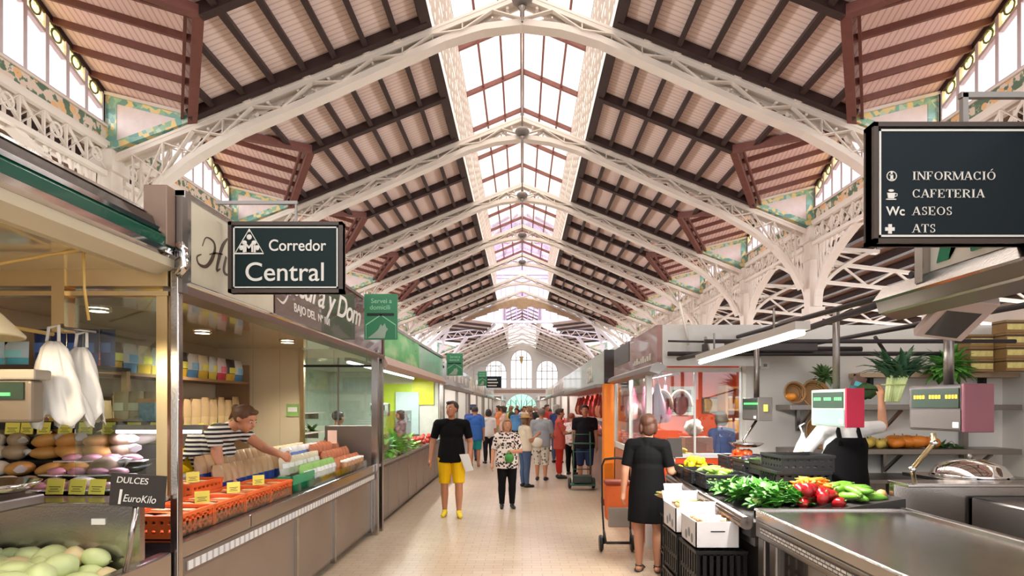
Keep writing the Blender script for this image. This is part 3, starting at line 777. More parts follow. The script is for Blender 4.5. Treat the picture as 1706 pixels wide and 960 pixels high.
# --- small green delivery boards hung across the aisle
def delivery_sign(px0, px1, py0, py1, y, label, cut=True):
    k = y/1000; x0, x1 = (px0-870)*k, (px1-870)*k; z1, z0 = EYE-(py0-676)*k, EYE-(py1-676)*k; w = x1-x0; h = z1-z0
    s = thing('delivery_sign', label, 'sign', ((x0+x1)/2, y, z0), 'green home delivery boards')
    MB().box(x0, x1, y, y+.02, z0, z1).build('board', M('leaf_green_board', (52, 128, 88), .45, var=.04), s)
    text('Servei a', w*.2, m_pg, (x0+w*.2, y-.002, z1-h*.2), FY, parent=s, bold=.0004, extrude=.001)
    text('domicili', w*.2, m_pg, (x0+w*.16, y-.002, z1-h*.34), FY, parent=s, bold=.0004, extrude=.001)
    MB().box(x0+w*.08, x1-w*.1, y-.004, y, z1-h*.48, z1-h*.42).build('bar', M('black_ink', (16, 24, 20), .5), s)
    m = MB(); P = [(.05, .02), (.05, .32), (.5, .54), (.95, .32), (.95, .02)]
    for p, q in zip(P, P[1:]): m.beam((x0+w*p[0], y-.002, z0+h*p[1]), (x0+w*q[0], y-.002, z0+h*q[1]), .004, w*.03)
    m.build('house_outline', m_pg, s)
    m = MB(); Q = [(.1, .03), (.3, .14), (.42, .22), (.5, .34), (.55, .29), (.62, .36), (.66, .27), (.72, .23), (.66, .17), (.62, .03)]
    m.prism([(x0+w*a, y-.001, z0+h*b) for a, b in Q], (0, -.003, 0)); m.build('emblem', M('pale_grey_green', (156, 176, 158), .5), s)
    MB().box(x0-.02, x0+.0, y, y+.02, z1-h*.3, z1-h*.1).box(-2.05, x0, y+.002, y+.018, z1-h*.22, z1-h*.18).build('bracket', m_steel2, s)
m_pg = M('pale_green_print', (150, 206, 170), .5)
delivery_sign(607, 662, 490, 566, 6.95, 'larger green delivery board with a house outline at the brown script sign')
delivery_sign(744, 771, 589, 626, 14.4, 'middle green delivery board hung above the lime stall')
delivery_sign(796, 811, 619, 643, 25, 'smallest green delivery board far down the aisle')
s = thing('direction_board', 'small dark hanging board far away under the left arched window', 'sign', (-1.2, 26, 2.5))
MB().box(-1.56, -.9, 26, 26.05, 2.45, 2.95).build('board', m_signblue, s)
m = MB(); m.beam((-1.5, 26.02, 2.9), (-1.5, 26.02, 3.4), .02, .02); m.beam((-1, 26.02, 2.9), (-1, 26.02, 3.4), .02, .02); m.beam((-2.2, 26.02, 3.4), (-.9, 26.02, 3.4), .03, .03); m.beam((-2.1, 26.02, 2.7), (-2.1, 26.02, 3.4), .04, .04); m.build('hanger', m_steel2, s)
m = MB()
for k in range(3): m.box(-1.5, -1.1+.05*(k % 2), 25.99, 26, 2.52+.13*k, 2.57+.13*k)
m.build('lettering', m_letter, s)

# ================================================================ left stalls: nearest stall with melons (A) and dried goods stall (B)
XF = -1.9; YA0, YA1, YB1 = .9, 3.3, 7.8
m_fruitcounter = m_steel2
# shell shared by both stalls
sh = thing('stall_partition', 'beige tiled back wall and end wall of the dried goods stall', 'stall wall', (-4, 5.5, 0))
MB().box(-4.05, -3.95, -.5, YB1+.1, 0, 2.9).build('back_panel', m_beige, sh)
MB().box(-3.95, -2.87, YB1, YB1+.08, 0, 2.42).build('end_panel', m_beige, sh)
t = MB()
for k in range(4): t.box(-3.5+.35*k, -3.497+.35*k, YB1-.003, YB1, .9, 2.4)
t.build('joint', M('grey_joint', (176, 160, 136), .7), sh)
c = MB().box(-3.95, -2.0, -.5, YB1+.05, 2.42, 2.5).build('soffit', M('glossy_cream', (214, 196, 164), .12, coat=.6, var=.03), sh)
n = thing('notice', 'small green notice stuck on the beige end wall', 'notice', (-2.9, YB1-.01, 1.6))
MB().box(-3.06, -2.9, YB1-.014, YB1-.003, 1.54, 1.7).build('sheet', M('notice_green', (150, 190, 110), .6), n)
MB().box(-3.04, -2.92, YB1-.016, YB1-.014, 1.6, 1.66).build('print', m_paper, n)
for i, (x, y) in enumerate(((-3.2, 6.0), (-2.7, 6.9), (-3.25, 4.6))):
    d = thing('downlight', 'round recessed ceiling light of the dried goods stall, %s' % ['above the packet shelf', 'nearest its end wall', 'nearest the viewer'][i], 'ceiling light', (x, y, 2.4), 'stall downlights')
    MB().lathe([(.0, .012), (.07, .012)], (x, y, 2.4)).build('lens', M('lamp_glow', (255, 244, 220), .4, emit=9), d)
    MB().lathe([(.07, .016), (.09, .016), (.09, -.0), (.07, .0)], (x, y, 2.4)).build('rim', m_chrome, d)
    L = bpy.data.lights.new('downlight_bulb', 'SPOT'); L.energy = 60; L.color = (1, .9, .74); L.spot_size = R(130); L.spot_blend = .6; L.shadow_soft_size = .06
    lo = bpy.data.objects.new('downlight_bulb', L); COL.objects.link(lo); lo.location = (x, y, 2.39); lo.parent = None
# canopy of A
cn = thing('stall_canopy', 'steel stall canopy with a dark green band over the melon counter', 'canopy', (XF, 1.5, 2.4))
y0, y1 = -.8, YA1-.02
def strip(prof, mat, name, par, ya, yb, smooth=False):
    MB().prism([(x, ya, z) for x, z in prof], (0, yb-ya, 0)).build(name, mat, par)
strip([(-1.98, 2.39), (-1.9, 2.43), (-1.9, 2.475), (-2.0, 2.475), (-2.2, 2.44)], m_cream, 'lower_lip', cn, y0, y1)
strip([(-1.9, 2.475), (-1.878, 2.49), (-1.88, 2.52), (-1.9, 2.525), (-2.0, 2.52), (-2, 2.475)], m_chrome, 'chrome_rail', cn, y0, y1)
strip([(-1.905, 2.525), (-1.9, 2.58), (-1.93, 2.605), (-2.0, 2.6), (-2.0, 2.525)], M('bottle_green_enamel', (0, 84, 62), .25, coat=.4), 'green_band', cn, y0, y1)
strip([(-1.92, 2.605), (-1.915, 2.625), (-1.95, 2.635), (-2.0, 2.63), (-2.0, 2.6)], m_chrome, 'upper_rail', cn, y0, y1)
strip([(-1.95, 2.635), (-1.97, 2.69), (-2.05, 2.72), (-2.1, 2.635)], M('black_gloss', (34, 30, 32), .12, coat=.5, var=.02), 'black_cornice', cn, y0, y1)
strip([(-2.0, 2.715), (-2.1, 2.78), (-4.0, 2.82), (-4.0, 2.66), (-2.1, 2.65)], m_steel, 'roof_sheet', cn, y0, y1)
p = thing('steel_post', 'steel corner post between the melon counter and the dried goods stall', 'post', (XF, 3.3, 0))
MB().box(-1.925, -1.88, 3.28, 3.33, 0, 2.44).build('shaft', m_steel, p, bevel=.006)
MB().box(-2.02, -1.895, 3.2, 3.28, 2.54, 2.86).build('cap_box', M('brown_grey_steel', (150, 124, 108), .45, .5), p, bevel=.004)
MB().box(-1.9, -1.86, 3.285, 3.34, 2.3, 2.83).build('edge_strip', m_steel2, p)
MB().tube([(-1.87, 3.27, 2.56), (-1.84, 3.27, 2.52), (-1.84, 3.27, 2.44), (-1.88, 3.27, 2.39)], .025, 8).build('elbow', m_chrome, p)
MB().tube([(-2.02, 3.19, 2.62), (-2.03, 3.18, 2.57), (-2.0, 3.18, 2.53), (-1.93, 3.19, 2.51)], .012, 6).build('cable', m_steel2, p)
# glass screen between A and B, facing the viewer
g = thing('glass_screen', 'framed glass screen beside the steel corner post', 'screen', (-2.2, 3.3, 1.17))
MB().box(-2.46, -1.94, 3.3, 3.306, 1.2, 2.27).build('pane', m_glass, g)
f = MB(); f.box(-4, -1.93, 3.27, 3.33, 2.28, 2.305); f.box(-4, -1.93, 3.26, 3.34, 2.33, 2.42); f.build('top_rail', m_gold, g)
MB().box(-2.55, -2.48, 3.25, 3.33, 2.08, 2.42).build('upright', m_gold, g); MB().box(-2.0, -1.94, 3.28, 3.32, 1.17, 2.3).build('side_rail', m_gold, g)
# counter A
a = thing('display_counter', 'steel display counter with a fruit trough in the near left corner', 'counter', (-2.4, 2, 0))
MB().box(-2.9, -1.95, YA0-1.5, YA1-.05, 0, .78).build('body', m_steel2, a, bevel=.01)
MB().box(-1.97, -1.9, YA0-1.5, YA1-.04, .72, .885).build('front_rail', m_steel, a, bevel=.012)
MB().box(-3.0, -1.93, 3.03, 3.07, .78, 1.17).build('riser', m_steel, a)
MB().box(-3.6, -1.92, 3.03, 3.26, 1.165, 1.19).build('ledge', m_steel, a, bevel=.004)
MB().box(-2.95, -1.95, YA0-1.5, 3.03, .775, .79).build('tray', m_dark, a)
MB().box(-2.98, -2.93, YA0-1.5, 3.03, .7, 1.0).build('back_rail', m_steel, a)
lb = one(MB().box(-2.17, -2.1, 3.022, 3.029, 1.08, 1.11), 'sticker', m_paper, 'small white sticker on the steel riser behind the melons', 'sticker')
# melons
def melon():
    m = MB(); vs = []; n, k = 14, 9
    for i in range(k+1):
        t = math.pi*i/k; r = math.sin(t)*(1+.12*math.cos(t))
        for j in range(n):
            p = 2*math.pi*j/n; q = 1+.05*math.cos(5*p)
            vs.append((r*.058*q*math.cos(p), r*.058*q*math.sin(p), -.085*math.cos(t)))
    m.add(vs, [(i*n+j, i*n+(j+1) % n, (i+1)*n+(j+1) % n, (i+1)*n+j) for i in range(k) for j in range(n)], 0, True)
    o = thing('pale_melon', 'pale green oval melon heaped in the near left trough', 'melon', (0, 0, 0), 'melons in the near left trough')
    m.build('flesh', M('pale_green_rind', (212, 224, 164), .4, var=.14, scale=9), o)
    MB().tube([(0, 0, .083), (.004, .002, .1)], [.008, .004], 6).build('stem', M('stem_brown', (120, 112, 60), .7), o)
    return o
mel = melon(); used = []
mel2 = copy_tree(mel, (0, 0, 0), label='beige green oval melon among the pale ones in the near left trough', group='beige melons in the near left trough')
for ch in mel2.children:
    ch.data = ch.data.copy(); ch.data.materials[0] = M('beige_rind', (222, 204, 158), .4, var=.14, scale=7)
used2 = []
for row in range(5):
    for cidx in range(9):
        for lay in range(2):
            x = -2.03-.105*cidx-.03*(row % 2)+rnd.uniform(-.015, .015); y = 2.93-.15*row+rnd.uniform(-.02, .02); z = .845+.075*lay
            if lay and (row > 3 or cidx in (0,)): continue
            two = (row*3+cidx*2+lay) % 5 == 0
            spawn(mel2 if two else mel, used2 if two else used, (x, y+.05*lay, z), rot=(R(rnd.uniform(70, 110)), R(rnd.uniform(-30, 30)), R(rnd.uniform(0, 360))), scale=rnd.uniform(.85, 1.12))
# DULCES board on its stake
b = thing('blackboard_sign', 'tilted blackboard price sign reading DULCES 1 Euro Kilo on a stake', 'sign', (-1.98, 2.92, .88))
ang = R(-4)
MB().obox((-1.83, 2.86, 1.275), (.26, .012, .155), (0, R(4), 0)).build('board', M('slate', (52, 46, 44), .7, var=.1), b)
MB().tube([(-1.9, 2.875, .88), (-1.84, 2.872, 1.24)], .014, 8).build('stake', m_steel, b)
chalk = M('chalk', (236, 232, 226), .9, var=0)
rt = (R(90), R(4), 0)
text('DULCES', .042, chalk, (-1.93, 2.852, 1.315), rt, parent=b, extrude=.001, shear=.15)
text('1', .1, chalk, (-1.94, 2.852, 1.215), rt, parent=b, extrude=.001, shear=.08, bold=.001)
text('EuroKilo', .05, chalk, (-1.9, 2.852, 1.225), rt, parent=b, extrude=.001, shear=.25, sx=.88)
# loaves and packets behind the ledge
sf = thing('stepped_shelf', 'dark stepped shelf under the wrapped loaves', 'shelf', (-2.8, 3.6, 0))
for k in range(4): MB().box(-3.7, -2.33, 3.4+.16*k, 3.56+.16*k, 0, 1.17+.085*k).build('step', m_dark, sf)
def loaf_proto(name, label, rgb, r):
    o = thing(name, label, 'bread', (0, 0, 0), label)
    MB().ell((0, 0, r[2]*.9), r, 14, 9, jit=.02).build('loaf', M(name+'_crust', rgb, .55, var=.14, scale=14, coat=.3), o)
    MB().tube([(r[0]*.9, 0, r[2]*.9), (r[0]*1.25, 0, r[2]*1.1), (r[0]*1.4, 0, r[2]*.7)], [.02, .012, .03], 6).build('wrapper_end', M('clear_wrap', (236, 230, 222), .2, alpha=.7), o)
    return o
lf = [loaf_proto('wrapped_loaf', 'grey brown wrapped loaf on the stepped shelf behind the melons', (168, 142, 112), (.08, .06, .05)),
      loaf_proto('round_loaf', 'golden brown round loaf on the stepped shelf behind the melons', (206, 150, 78), (.09, .07, .04)),
      loaf_proto('pale_loaf', 'pale floury wrapped loaf on the stepped shelf behind the melons', (226, 212, 190), (.09, .065, .045))]
us = [[], [], []]
for k in range(4):
    for i in range(9):
        x = -3.5+.165*i+rnd.uniform(-.02, .02)
        if x > -2.4: continue
        q = (1 if 3 <= i <= 5 and k > 0 else (2 if (i+k) % 3 == 0 else 0))
        for lay in range(2 if k > 1 else 1):
            spawn(lf[q], us[q], (x, 3.46+.16*k, 1.175+.085*k+.075*lay), rot=(rnd.uniform(-.2, .3), rnd.uniform(-.3, .3), rnd.uniform(-.9, .9)), scale=rnd.uniform(.95, 1.3))
pk = thing('meat_packet', 'pink vacuum packed meat packet in the lilac lit case by the post', 'packet', (0, 0, 0), 'pink packets in the lit case')
MB().ell((0, 0, .02), (.06, .05, .025), 12, 6, jit=.06).build('meat', M('pink_meat', (196, 138, 146), .35, var=.2, scale=16), pk)
MB().box(-.075, .075, -.06, .06, 0, .006).build('tray', m_paper, pk)
u = []
for i in range(12): spawn(pk, u, (-2.74+.12*(i % 4), 3.42+.12*(i//4), 1.2+.07*(i//4)), rz=rnd.uniform(-.4, .4))
MB_ = MB()
tl = thing('tube_lamp', 'short lilac tube lamp inside the glass case by the post', 'lamp', (-2.25, 3.45, 1.5))
MB().tube([(-2.5, 3.7, 1.52), (-1.98, 3.7, 1.52)], .012, 8).build('tube', M('lilac_glow', (246, 206, 255), .4, emit=5), tl)
MB().box(-2.52, -1.96, 3.69, 3.74, 1.53, 1.56).build('housing', m_steel2, tl)
L = bpy.data.lights.new('case_light', 'AREA'); L.shape = 'RECTANGLE'; L.size = .5; L.size_y = .05; L.energy = 6; L.color = (1, .75, 1)
lo = bpy.data.objects.new('case_light', L); COL.objects.link(lo); lo.location = (-2.25, 3.7, 1.5)
# shelf with tags (row 1), upper shelf
s1 = thing('case_shelf', 'long shelf edge hung with yellow price cards over the loaves', 'shelf', (-2.9, 4.0, 1.56))
MB().box(-3.8, -2.32, 3.82, 4.1, 1.555, 1.575).build('board', m_steel2, s1); MB().box(-3.8, -2.32, 3.81, 3.82, 1.53, 1.58).build('edge', m_dark, s1)
for q in (-3.72, -2.36): MB().box(q-.02, q+.02, 4.08, 4.1, 1.42, 1.56).build('leg', m_steel2, s1)
tg = price_tag_proto('price_tag', 'yellow price card on the shelf edge over the loaves', .085, .075); tg['group'] = 'yellow cards on the left shelves'; u = []
for px in (20, 44, 72, 108, 142, 180, 222, 260):
    p_ = at(px, 712, 3.79); spawn(tg, u, (p_.x, 3.79, 1.5), rot=(R(-8), 0, R(rnd.uniform(-6, 6))))
for px in (90, 127, 160):
    spawn(tg, u, (at(px, 800, 3.24).x, 3.24, 1.2), rot=(R(-12), 0, R(rnd.uniform(-8, 8))), scale=1.1, label='pale yellow price card on the ledge before the loaves')
s2 = thing('case_shelf', 'upper dark shelf carrying the blue and turquoise packets', 'shelf', (-3.3, 4.3, 1.9))
MB().box(-3.95, -2.9, 4.1, 4.45, 1.93, 1.955).build('board', m_dark, s2); MB().box(-3.95, -2.9, 4.09, 4.1, 1.9, 1.96).build('edge', M('brown_edge', (96, 70, 54), .5), s2)
MB().box(-2.94, -2.9, 4.4, 4.44, 0, 1.95).build('leg', m_gold, s2)
def packet(name, label, w, h, t, c1, c2, grp, lab=True):
    o = thing(name, label, 'packet', (0, 0, 0), grp)
    m = MB(); pillow(m, (0, 0, 0), w, h, t, 0, top=1 if c2 else None); m.build('bag', [M('bag_%d_%d_%d' % c1, c1, .35, var=.08), M('bag_%d_%d_%d' % (c2 or c1), c2 or c1, .35, var=.08)], o)
    if lab: MB().sheet([[(w*.34*(-1+j*.5), -t*.5*(1-abs((-1+j*.5)*.68)**3)-.003, h*z) for j in range(5)] for z in (.36, .5, .62)]).build('print', M('label_%d_%d_%d' % c1, tuple(min(255, x+60) for x in c1), .4), o)
    return o
bl = packet('blue_packet', 'dark blue packet on the upper shelf beside the turquoise packs', .11, .26, .07, (30, 66, 140), (40, 60, 110), 'blue packets on the upper shelf'); u = []
for i in range(5): spawn(bl, u, (-3.36+.115*i, 4.2, 1.955))
tq = packet('turquoise_packet', 'turquoise and white packet on the upper shelf, at the photo edge', .17, .17, .1, (110, 206, 220), (226, 244, 246), 'turquoise packets'); u = []
for i in range(3): spawn(tq, u, (-3.85+.17*i, 4.17, 1.955))
# things on the tag shelf: boxes, dried goods
gb = packet('pasta_bag', 'bag of yellow pasta standing on the shelf with yellow cards', .1, .17, .07, (228, 184, 84), (214, 170, 80), 'pasta bags'); u = []
for i in range(3): spawn(gb, u, (-3.02+.1*i, 3.9, 1.575), rz=rnd.uniform(-.3, .3))
bx = thing('patterned_tin', 'small blue and orange patterned tin beside the pasta bags', 'tin', (-2.42, 3.9, 1.575))
MB().box(-2.47, -2.36, 3.86, 3.96, 1.575, 1.72).build('tin_body', M('tin_blue', (120, 160, 168), .4, var=.3, scale=60), bx, bevel=.006)
MB().box(-2.475, -2.355, 3.855, 3.965, 1.7, 1.725).build('lid', M('tin_lid', (214, 160, 90), .4), bx)
hb = packet('herb_bag', 'clear bag of pale dried herbs on the shelf with yellow cards', .12, .2, .06, (212, 198, 158), (190, 170, 128), 'dried herb bags'); u = []
for i in range(9): spawn(hb, u, (-3.7+.1*i, 3.95, 1.575), rz=rnd.uniform(-.3, .3)) if i < 6 else spawn(hb, u, (-2.66+.1*(i-6), 3.98, 1.575))
# electronic scale at the photo edge
sc = thing('shop_scale', 'grey beige shop scale with a green display at the left photo edge', 'scale', (-2.6, 2.88, 1.19))
MB().box(-2.7, -2.29, 2.8, 2.88, 1.6, 1.8).build('head', M('scale_beige', (128, 114, 98), .4), sc, bevel=.015); MB().box(-2.72, -2.27, 2.79, 2.9, 1.8, 1.85).build('hood', M('scale_pale', (168, 158, 144), .4), sc, bevel=.01)
MB().box(-2.66, -2.32, 2.79, 2.8, 1.71, 1.79).build('display', M('display_dark', (50, 66, 56), .3), sc)
MB().box(-2.55, -2.38, 2.784, 2.79, 1.725, 1.74).build('digits', M('green_led', (90, 240, 110), .4, emit=1.2), sc)
MB().box(-2.6, -2.52, 2.83, 2.87, 1.23, 1.6).build('neck', m_steel2, sc); MB().box(-2.8, -2.4, 2.75, 3.02, 1.185, 1.24).build('base', m_steel2, sc, bevel=.01)
MB().lathe([(.0, .0), (.2, .01), (.24, .04), (.25, .04), (.2, -.005), (0, -.015)], (-2.6, 2.86, 1.27), 24).build('pan', m_chrome, sc)
# plastic carrier bags hanging from a hook, lamp, cables
def carrier(name, c, w, h, label, seed):
    r_ = random.Random(seed); rows = []; n = 40
    for i in range(13):
        v = i/12; r = []
        for j in range(n):
            a = 2*math.pi*j/n; wob = 1+.16*math.sin(3*a+seed)+.1*math.sin(7*a+v*5)+.07*math.sin(13*a+seed-v*7)
            k = (.2+.75*v**.55); r.append((c[0]+w*.5*k*wob*math.cos(a)+(v*v)*.05*math.sin(seed), c[1]+.07*k*wob*math.sin(a), c[2]-h*v-.03*math.sin(5*a)*v-.015*math.sin(9*a+seed)*v))
        rows.append(r)
    o = thing(name, label, 'bag', (c[0], c[1], c[2]-h))
    MB().sheet(rows, 0, True, True).build('film', M('white_film', (244, 240, 232), .35, var=.03, bump=.4, bscale=14), o, solid=.003)
    MB().tube([(c[0]-.03, c[1], c[2]), (c[0]-.02, c[1], c[2]+.07), (c[0]+.03, c[1], c[2]+.08), (c[0]+.03, c[1], c[2])], .008, 6).build('handle', m_paper, o)
cbl = at(88, 575, 3.0); carrier('carrier_bag', (cbl.x, 3.0, 2.0), .28, .4, 'white plastic carrier bag hanging nearer the scale', 1)
cbr = at(135, 585, 3.1); carrier('carrier_bag', (cbr.x, 3.1, 1.98), .24, .37, 'white plastic carrier bag hanging nearer the glass screen', 3)
h = thing('hook_rail', 'thin hook rail the white carrier bags hang from', 'rail', (-2.3, 3.05, 2.1))
MB().tube([(-2.5, 3.26, 2.12), (-2.38, 3.1, 2.09), (-2.3, 3.02, 2.07), (-2.2, 3.1, 2.06)], .008, 6).build('rod', m_steel2, h)
lp = thing('hanging_lamp', 'cream cone lampshade hanging at the left photo edge', 'lamp', (-2.35, 2.45, 2.0))
MB().lathe([(.04, .24), (.07, .22), (.27, .0), (.265, -.012), (.06, .2)], (-2.37, 2.45, 1.98), 24).build('shade', M('cream_enamel', (244, 226, 184), .35), lp)
MB().ell((-2.37, 2.45, 2.06), .04).build('bulb', M('bulb_glow', (255, 230, 180), .4, emit=12), lp); MB().tube([(-2.37, 2.45, 2.2), (-2.37, 2.45, 2.42)], .006, 6).build('flex', m_black, lp)
L = bpy.data.lights.new('lamp_bulb', 'POINT'); L.energy = 9; L.color = (1, .82, .55); L.shadow_soft_size = .05
lo = bpy.data.objects.new('lamp_bulb', L); COL.objects.link(lo); lo.location = (-2.37, 2.45, 1.98)
ye = M('yellow_cable', (228, 190, 110), .5)
for i, pts in enumerate(([(-2.5, 3.2, 2.06), (-2.9, 3.15, 2.13), (-3.2, 3.0, 2.1)], [(-2.1, 2.85, 2.42), (-2.25, 2.86, 2.4), (-2.45, 2.7, 2.3), (-2.75, 2.6, 2.24)], [(-2.12, 2.9, 2.43), (-2.13, 2.92, 2.25), (-2.13, 2.95, 2.1)])):
    o = MB().tube(pts, .012 if i == 0 else .007, 6).build('cable', ye); tag(o, ['thick yellow cable sagging across the stall frame', 'thin yellow cable looping below the green canopy', 'straight yellow cable dropping beside the golden upright'][i], 'cable')
# ---------------------------------------------------------------- dried goods stall B
b = thing('dried_goods_counter', 'long steel counter of the dried goods stall with a price strip', 'counter', (-2.3, 5.5, 0))
MB().box(-2.3, -1.98, YA1+.04, 4.2, .06, .82).box(-2.75, -1.98, 4.2, YB1-.05, .06, .82).build('body', m_steel2, b)
MB().box(-2.3, -1.9, YA1+.04, 4.2, .82, .92).box(-2.75, -1.9, 4.2, YB1-.05, .82, .92).build('top', m_steel, b, bevel=.012)
MB().box(-1.98, -1.9, YA1+.04, YB1-.05, .72, .82).build('front_rail', m_steel2, b, bevel=.006)
for (ya, yb) in ((3.4, 5.15), (5.2, 6.2), (6.25, 7.7)): MB().box(-1.98, -1.955, ya, yb, .1, .7).build('panel', M('grey_steel_panel', (168, 160, 152), .4, .9, var=.08, scale=2), b, bevel=.006)
for y in (5.17, 6.22, 7.72): MB().box(-1.985, -1.93, y-.025, y+.025, .05, .72).build('stile', m_steel, b)
def strip_mat(nt, tc, bb):
    w = nt.nodes.new('ShaderNodeTexBrick'); w.inputs['Scale'].default_value = 1; w.inputs['Brick Width'].default_value = .07; w.inputs['Row Height'].default_value = .3; w.inputs['Mortar Size'].default_value = .012
    w.inputs['Color1'].default_value = (*lin((232, 232, 228)), 1); w.inputs['Color2'].default_value = (*lin((214, 218, 224)), 1); w.inputs['Mortar'].default_value = (*lin((176, 172, 172)), 1); w.offset = 0
    nt.links.new(mapping(nt, tc.outputs['Object'], (1, 1, 1), (0, 0, R(90))), w.inputs['Vector']); return w.outputs['Color']
m_strip = node_mat('price_strip', strip_mat, .4)
MB().box(-1.9, -1.895, YA1+.1, YB1-.1, .745, .795).build('price_strip', m_strip, b)
MB().box(-1.96, -1.945, YA1+.08, YB1-.3, .92, 1.0).build('glass_edge', m_glass, b)
bd = MB()
for k in range(3): bd.box(-2.75, -2.32-.14*k, 4.22, YB1-.2, .92+.07*k, .99+.07*k)
bd.build('display_steps', M('grey_step', (150, 144, 140), .5), b)
# end screen: steel panel, glass above
e = thing('end_screen', 'steel and glass end screen of the dried goods counter', 'screen', (-2.2, YB1, 0))
MB().box(-2.56, -1.92, YB1-.02, YB1+.02, .06, 1.42).build('panel', m_steel2, e, bevel=.005)
MB().box(-2.85, -1.94, YB1, YB1+.008, 1.42, 2.3).build('pane', m_glass, e)
MB().box(-2.88, -2.83, YB1-.03, YB1+.03, .9, 2.4).build('upright', m_gold, e); MB().box(-1.95, -1.87, YB1-.04, YB1+.04, 0, 2.4).build('post', m_steel, e)
MB().box(-2.88, -1.9, YB1-.02, YB1+.02, 2.18, 2.21).build('rail', m_dark, e); MB().box(-2.4, -2.385, YB1-.01, YB1+.02, 1.42, 2.3).build('mullion', m_steel2, e)
# fascia signs over B
fb = thing('shop_fascia', 'cream shop sign panel with Hu in brown script at the stall corner', 'sign', (XF, 3.9, 2.37))
MB().box(-1.97, -1.89, 3.36, 4.56, 2.37, 2.86).build('panel', M('cream_sign', (232, 224, 200), .3, coat=.3), fb)
fr = MB(); fr.box(-1.98, -1.875, 3.34, 3.4, 2.33, 2.88); fr.box(-1.98, -1.88, 3.34, 4.6, 2.85, 2.88); fr.box(-1.98, -1.88, 3.34, 4.6, 2.35, 2.38); fr.build('frame', m_steel, fb)
ink = M('brown_ink', (84, 68, 56), .5)
m = MB(); sx_ = XF+.013
def stroke(pts, ws):
    P = []; n = len(pts)                             # smooth the polyline, ribbon with thick and thin parts
    for i in range(n-1):
        p0 = pts[max(i-1, 0)]; p1 = pts[i]; p2 = pts[i+1]; p3 = pts[min(i+2, n-1)]
        for t in (0, .2, .4, .6, .8):
            P.append(tuple(.5*((2*p1[k])+(-p0[k]+p2[k])*t+(2*p0[k]-5*p1[k]+4*p2[k]-p3[k])*t*t+(-p0[k]+3*p1[k]-3*p2[k]+p3[k])*t**3) for k in (0, 1)) + (ws[i]+(ws[i+1]-ws[i])*t,))
    P.append((*pts[-1], ws[-1])); L_ = []; R2 = []
    for i, (y, z, w) in enumerate(P):
        a = P[max(i-1, 0)]; c_ = P[min(i+1, len(P)-1)]; d = Vector((c_[0]-a[0], c_[1]-a[1])).normalized(); nn = Vector((-d.y, d.x))*w/2
        L_.append((y+nn.x, z+nn.y)); R2.append((y-nn.x, z-nn.y))
    for i in range(len(P)-1): m.prism([(sx_, *L_[i]), (sx_, *L_[i+1]), (sx_, *R2[i+1]), (sx_, *R2[i])], (-.008, 0, 0))
def yz(px, py): D = 1.9*1000/(870-px); return (D, EYE-(py-676)/1000*D)
def strokepx(pts, ws): stroke([yz(*p) for p in pts], ws)
strokepx([(334, 410), (340, 396), (352, 402), (355, 415), (350, 432), (340, 444), (328, 440), (325, 428), (332, 424)], [.004, .006, .012, .022, .03, .022, .012, .01, .006])
strokepx([(376, 398), (368, 410), (362, 430), (358, 450), (364, 448)], [.01, .026, .03, .02, .006])
strokepx([(346, 424), (356, 422), (368, 424)], [.006, .012, .006])
strokepx([(374, 428), (370, 450), (376, 458), (384, 446), (388, 432)], [.02, .026, .012, .008, .006]); strokepx([(388, 432), (385, 456), (392, 462)], [.02, .024, .008])
m.build('lettering', ink, fb)
fc = thing('shop_fascia', 'dark brown shop sign with white script and a small address line', 'sign', (XF, 6.4, 2.37))
MB().box(-1.97, -1.885, 4.58, 8.1, 2.37, 2.96).build('panel', M('brown_gloss_panel', (86, 60, 56), .22, coat=.6, var=.04), fc)
fr = MB(); fr.box(-1.98, -1.87, 4.58, 8.14, 2.94, 2.97); fr.box(-1.98, -1.87, 8.1, 8.16, 2.33, 2.97); fr.build('frame', M('brown_frame', (120, 92, 84), .4, .3), fc)
m = MB(); sx_ = XF+.02
text('atura y Dom', .33, m_letter, (XF+.017, 4.85, 2.6), FZ, parent=fc, shear=.35, bold=.003, extrude=.002, sx=1.35, spacing=.92)
text('BAJO DEL  Nº 101', .1, m_letter, (XF+.017, 4.95, 2.46), FZ, parent=fc, bold=.001, extrude=.002, sx=1.2)
strokepx([(458, 497), (468, 505), (476, 492), (470, 488)], [.006, .02, .014, .006]); m.build('swash', m_letter, fc)
ra = thing('fascia_rail', 'steel rail along the bottom of the cream and brown shop signs', 'rail', (XF, 5.7, 2.3))
strip([(-2.0, 2.29), (-1.87, 2.3), (-1.86, 2.345), (-1.9, 2.37), (-2.0, 2.37)], m_steel2, 'rail_profile', ra, 3.34, 8.1); strip([(-1.86, 2.345), (-1.85, 2.355), (-1.87, 2.372), (-1.9, 2.37)], m_chrome, 'bright_edge', ra, 3.34, 8.1)
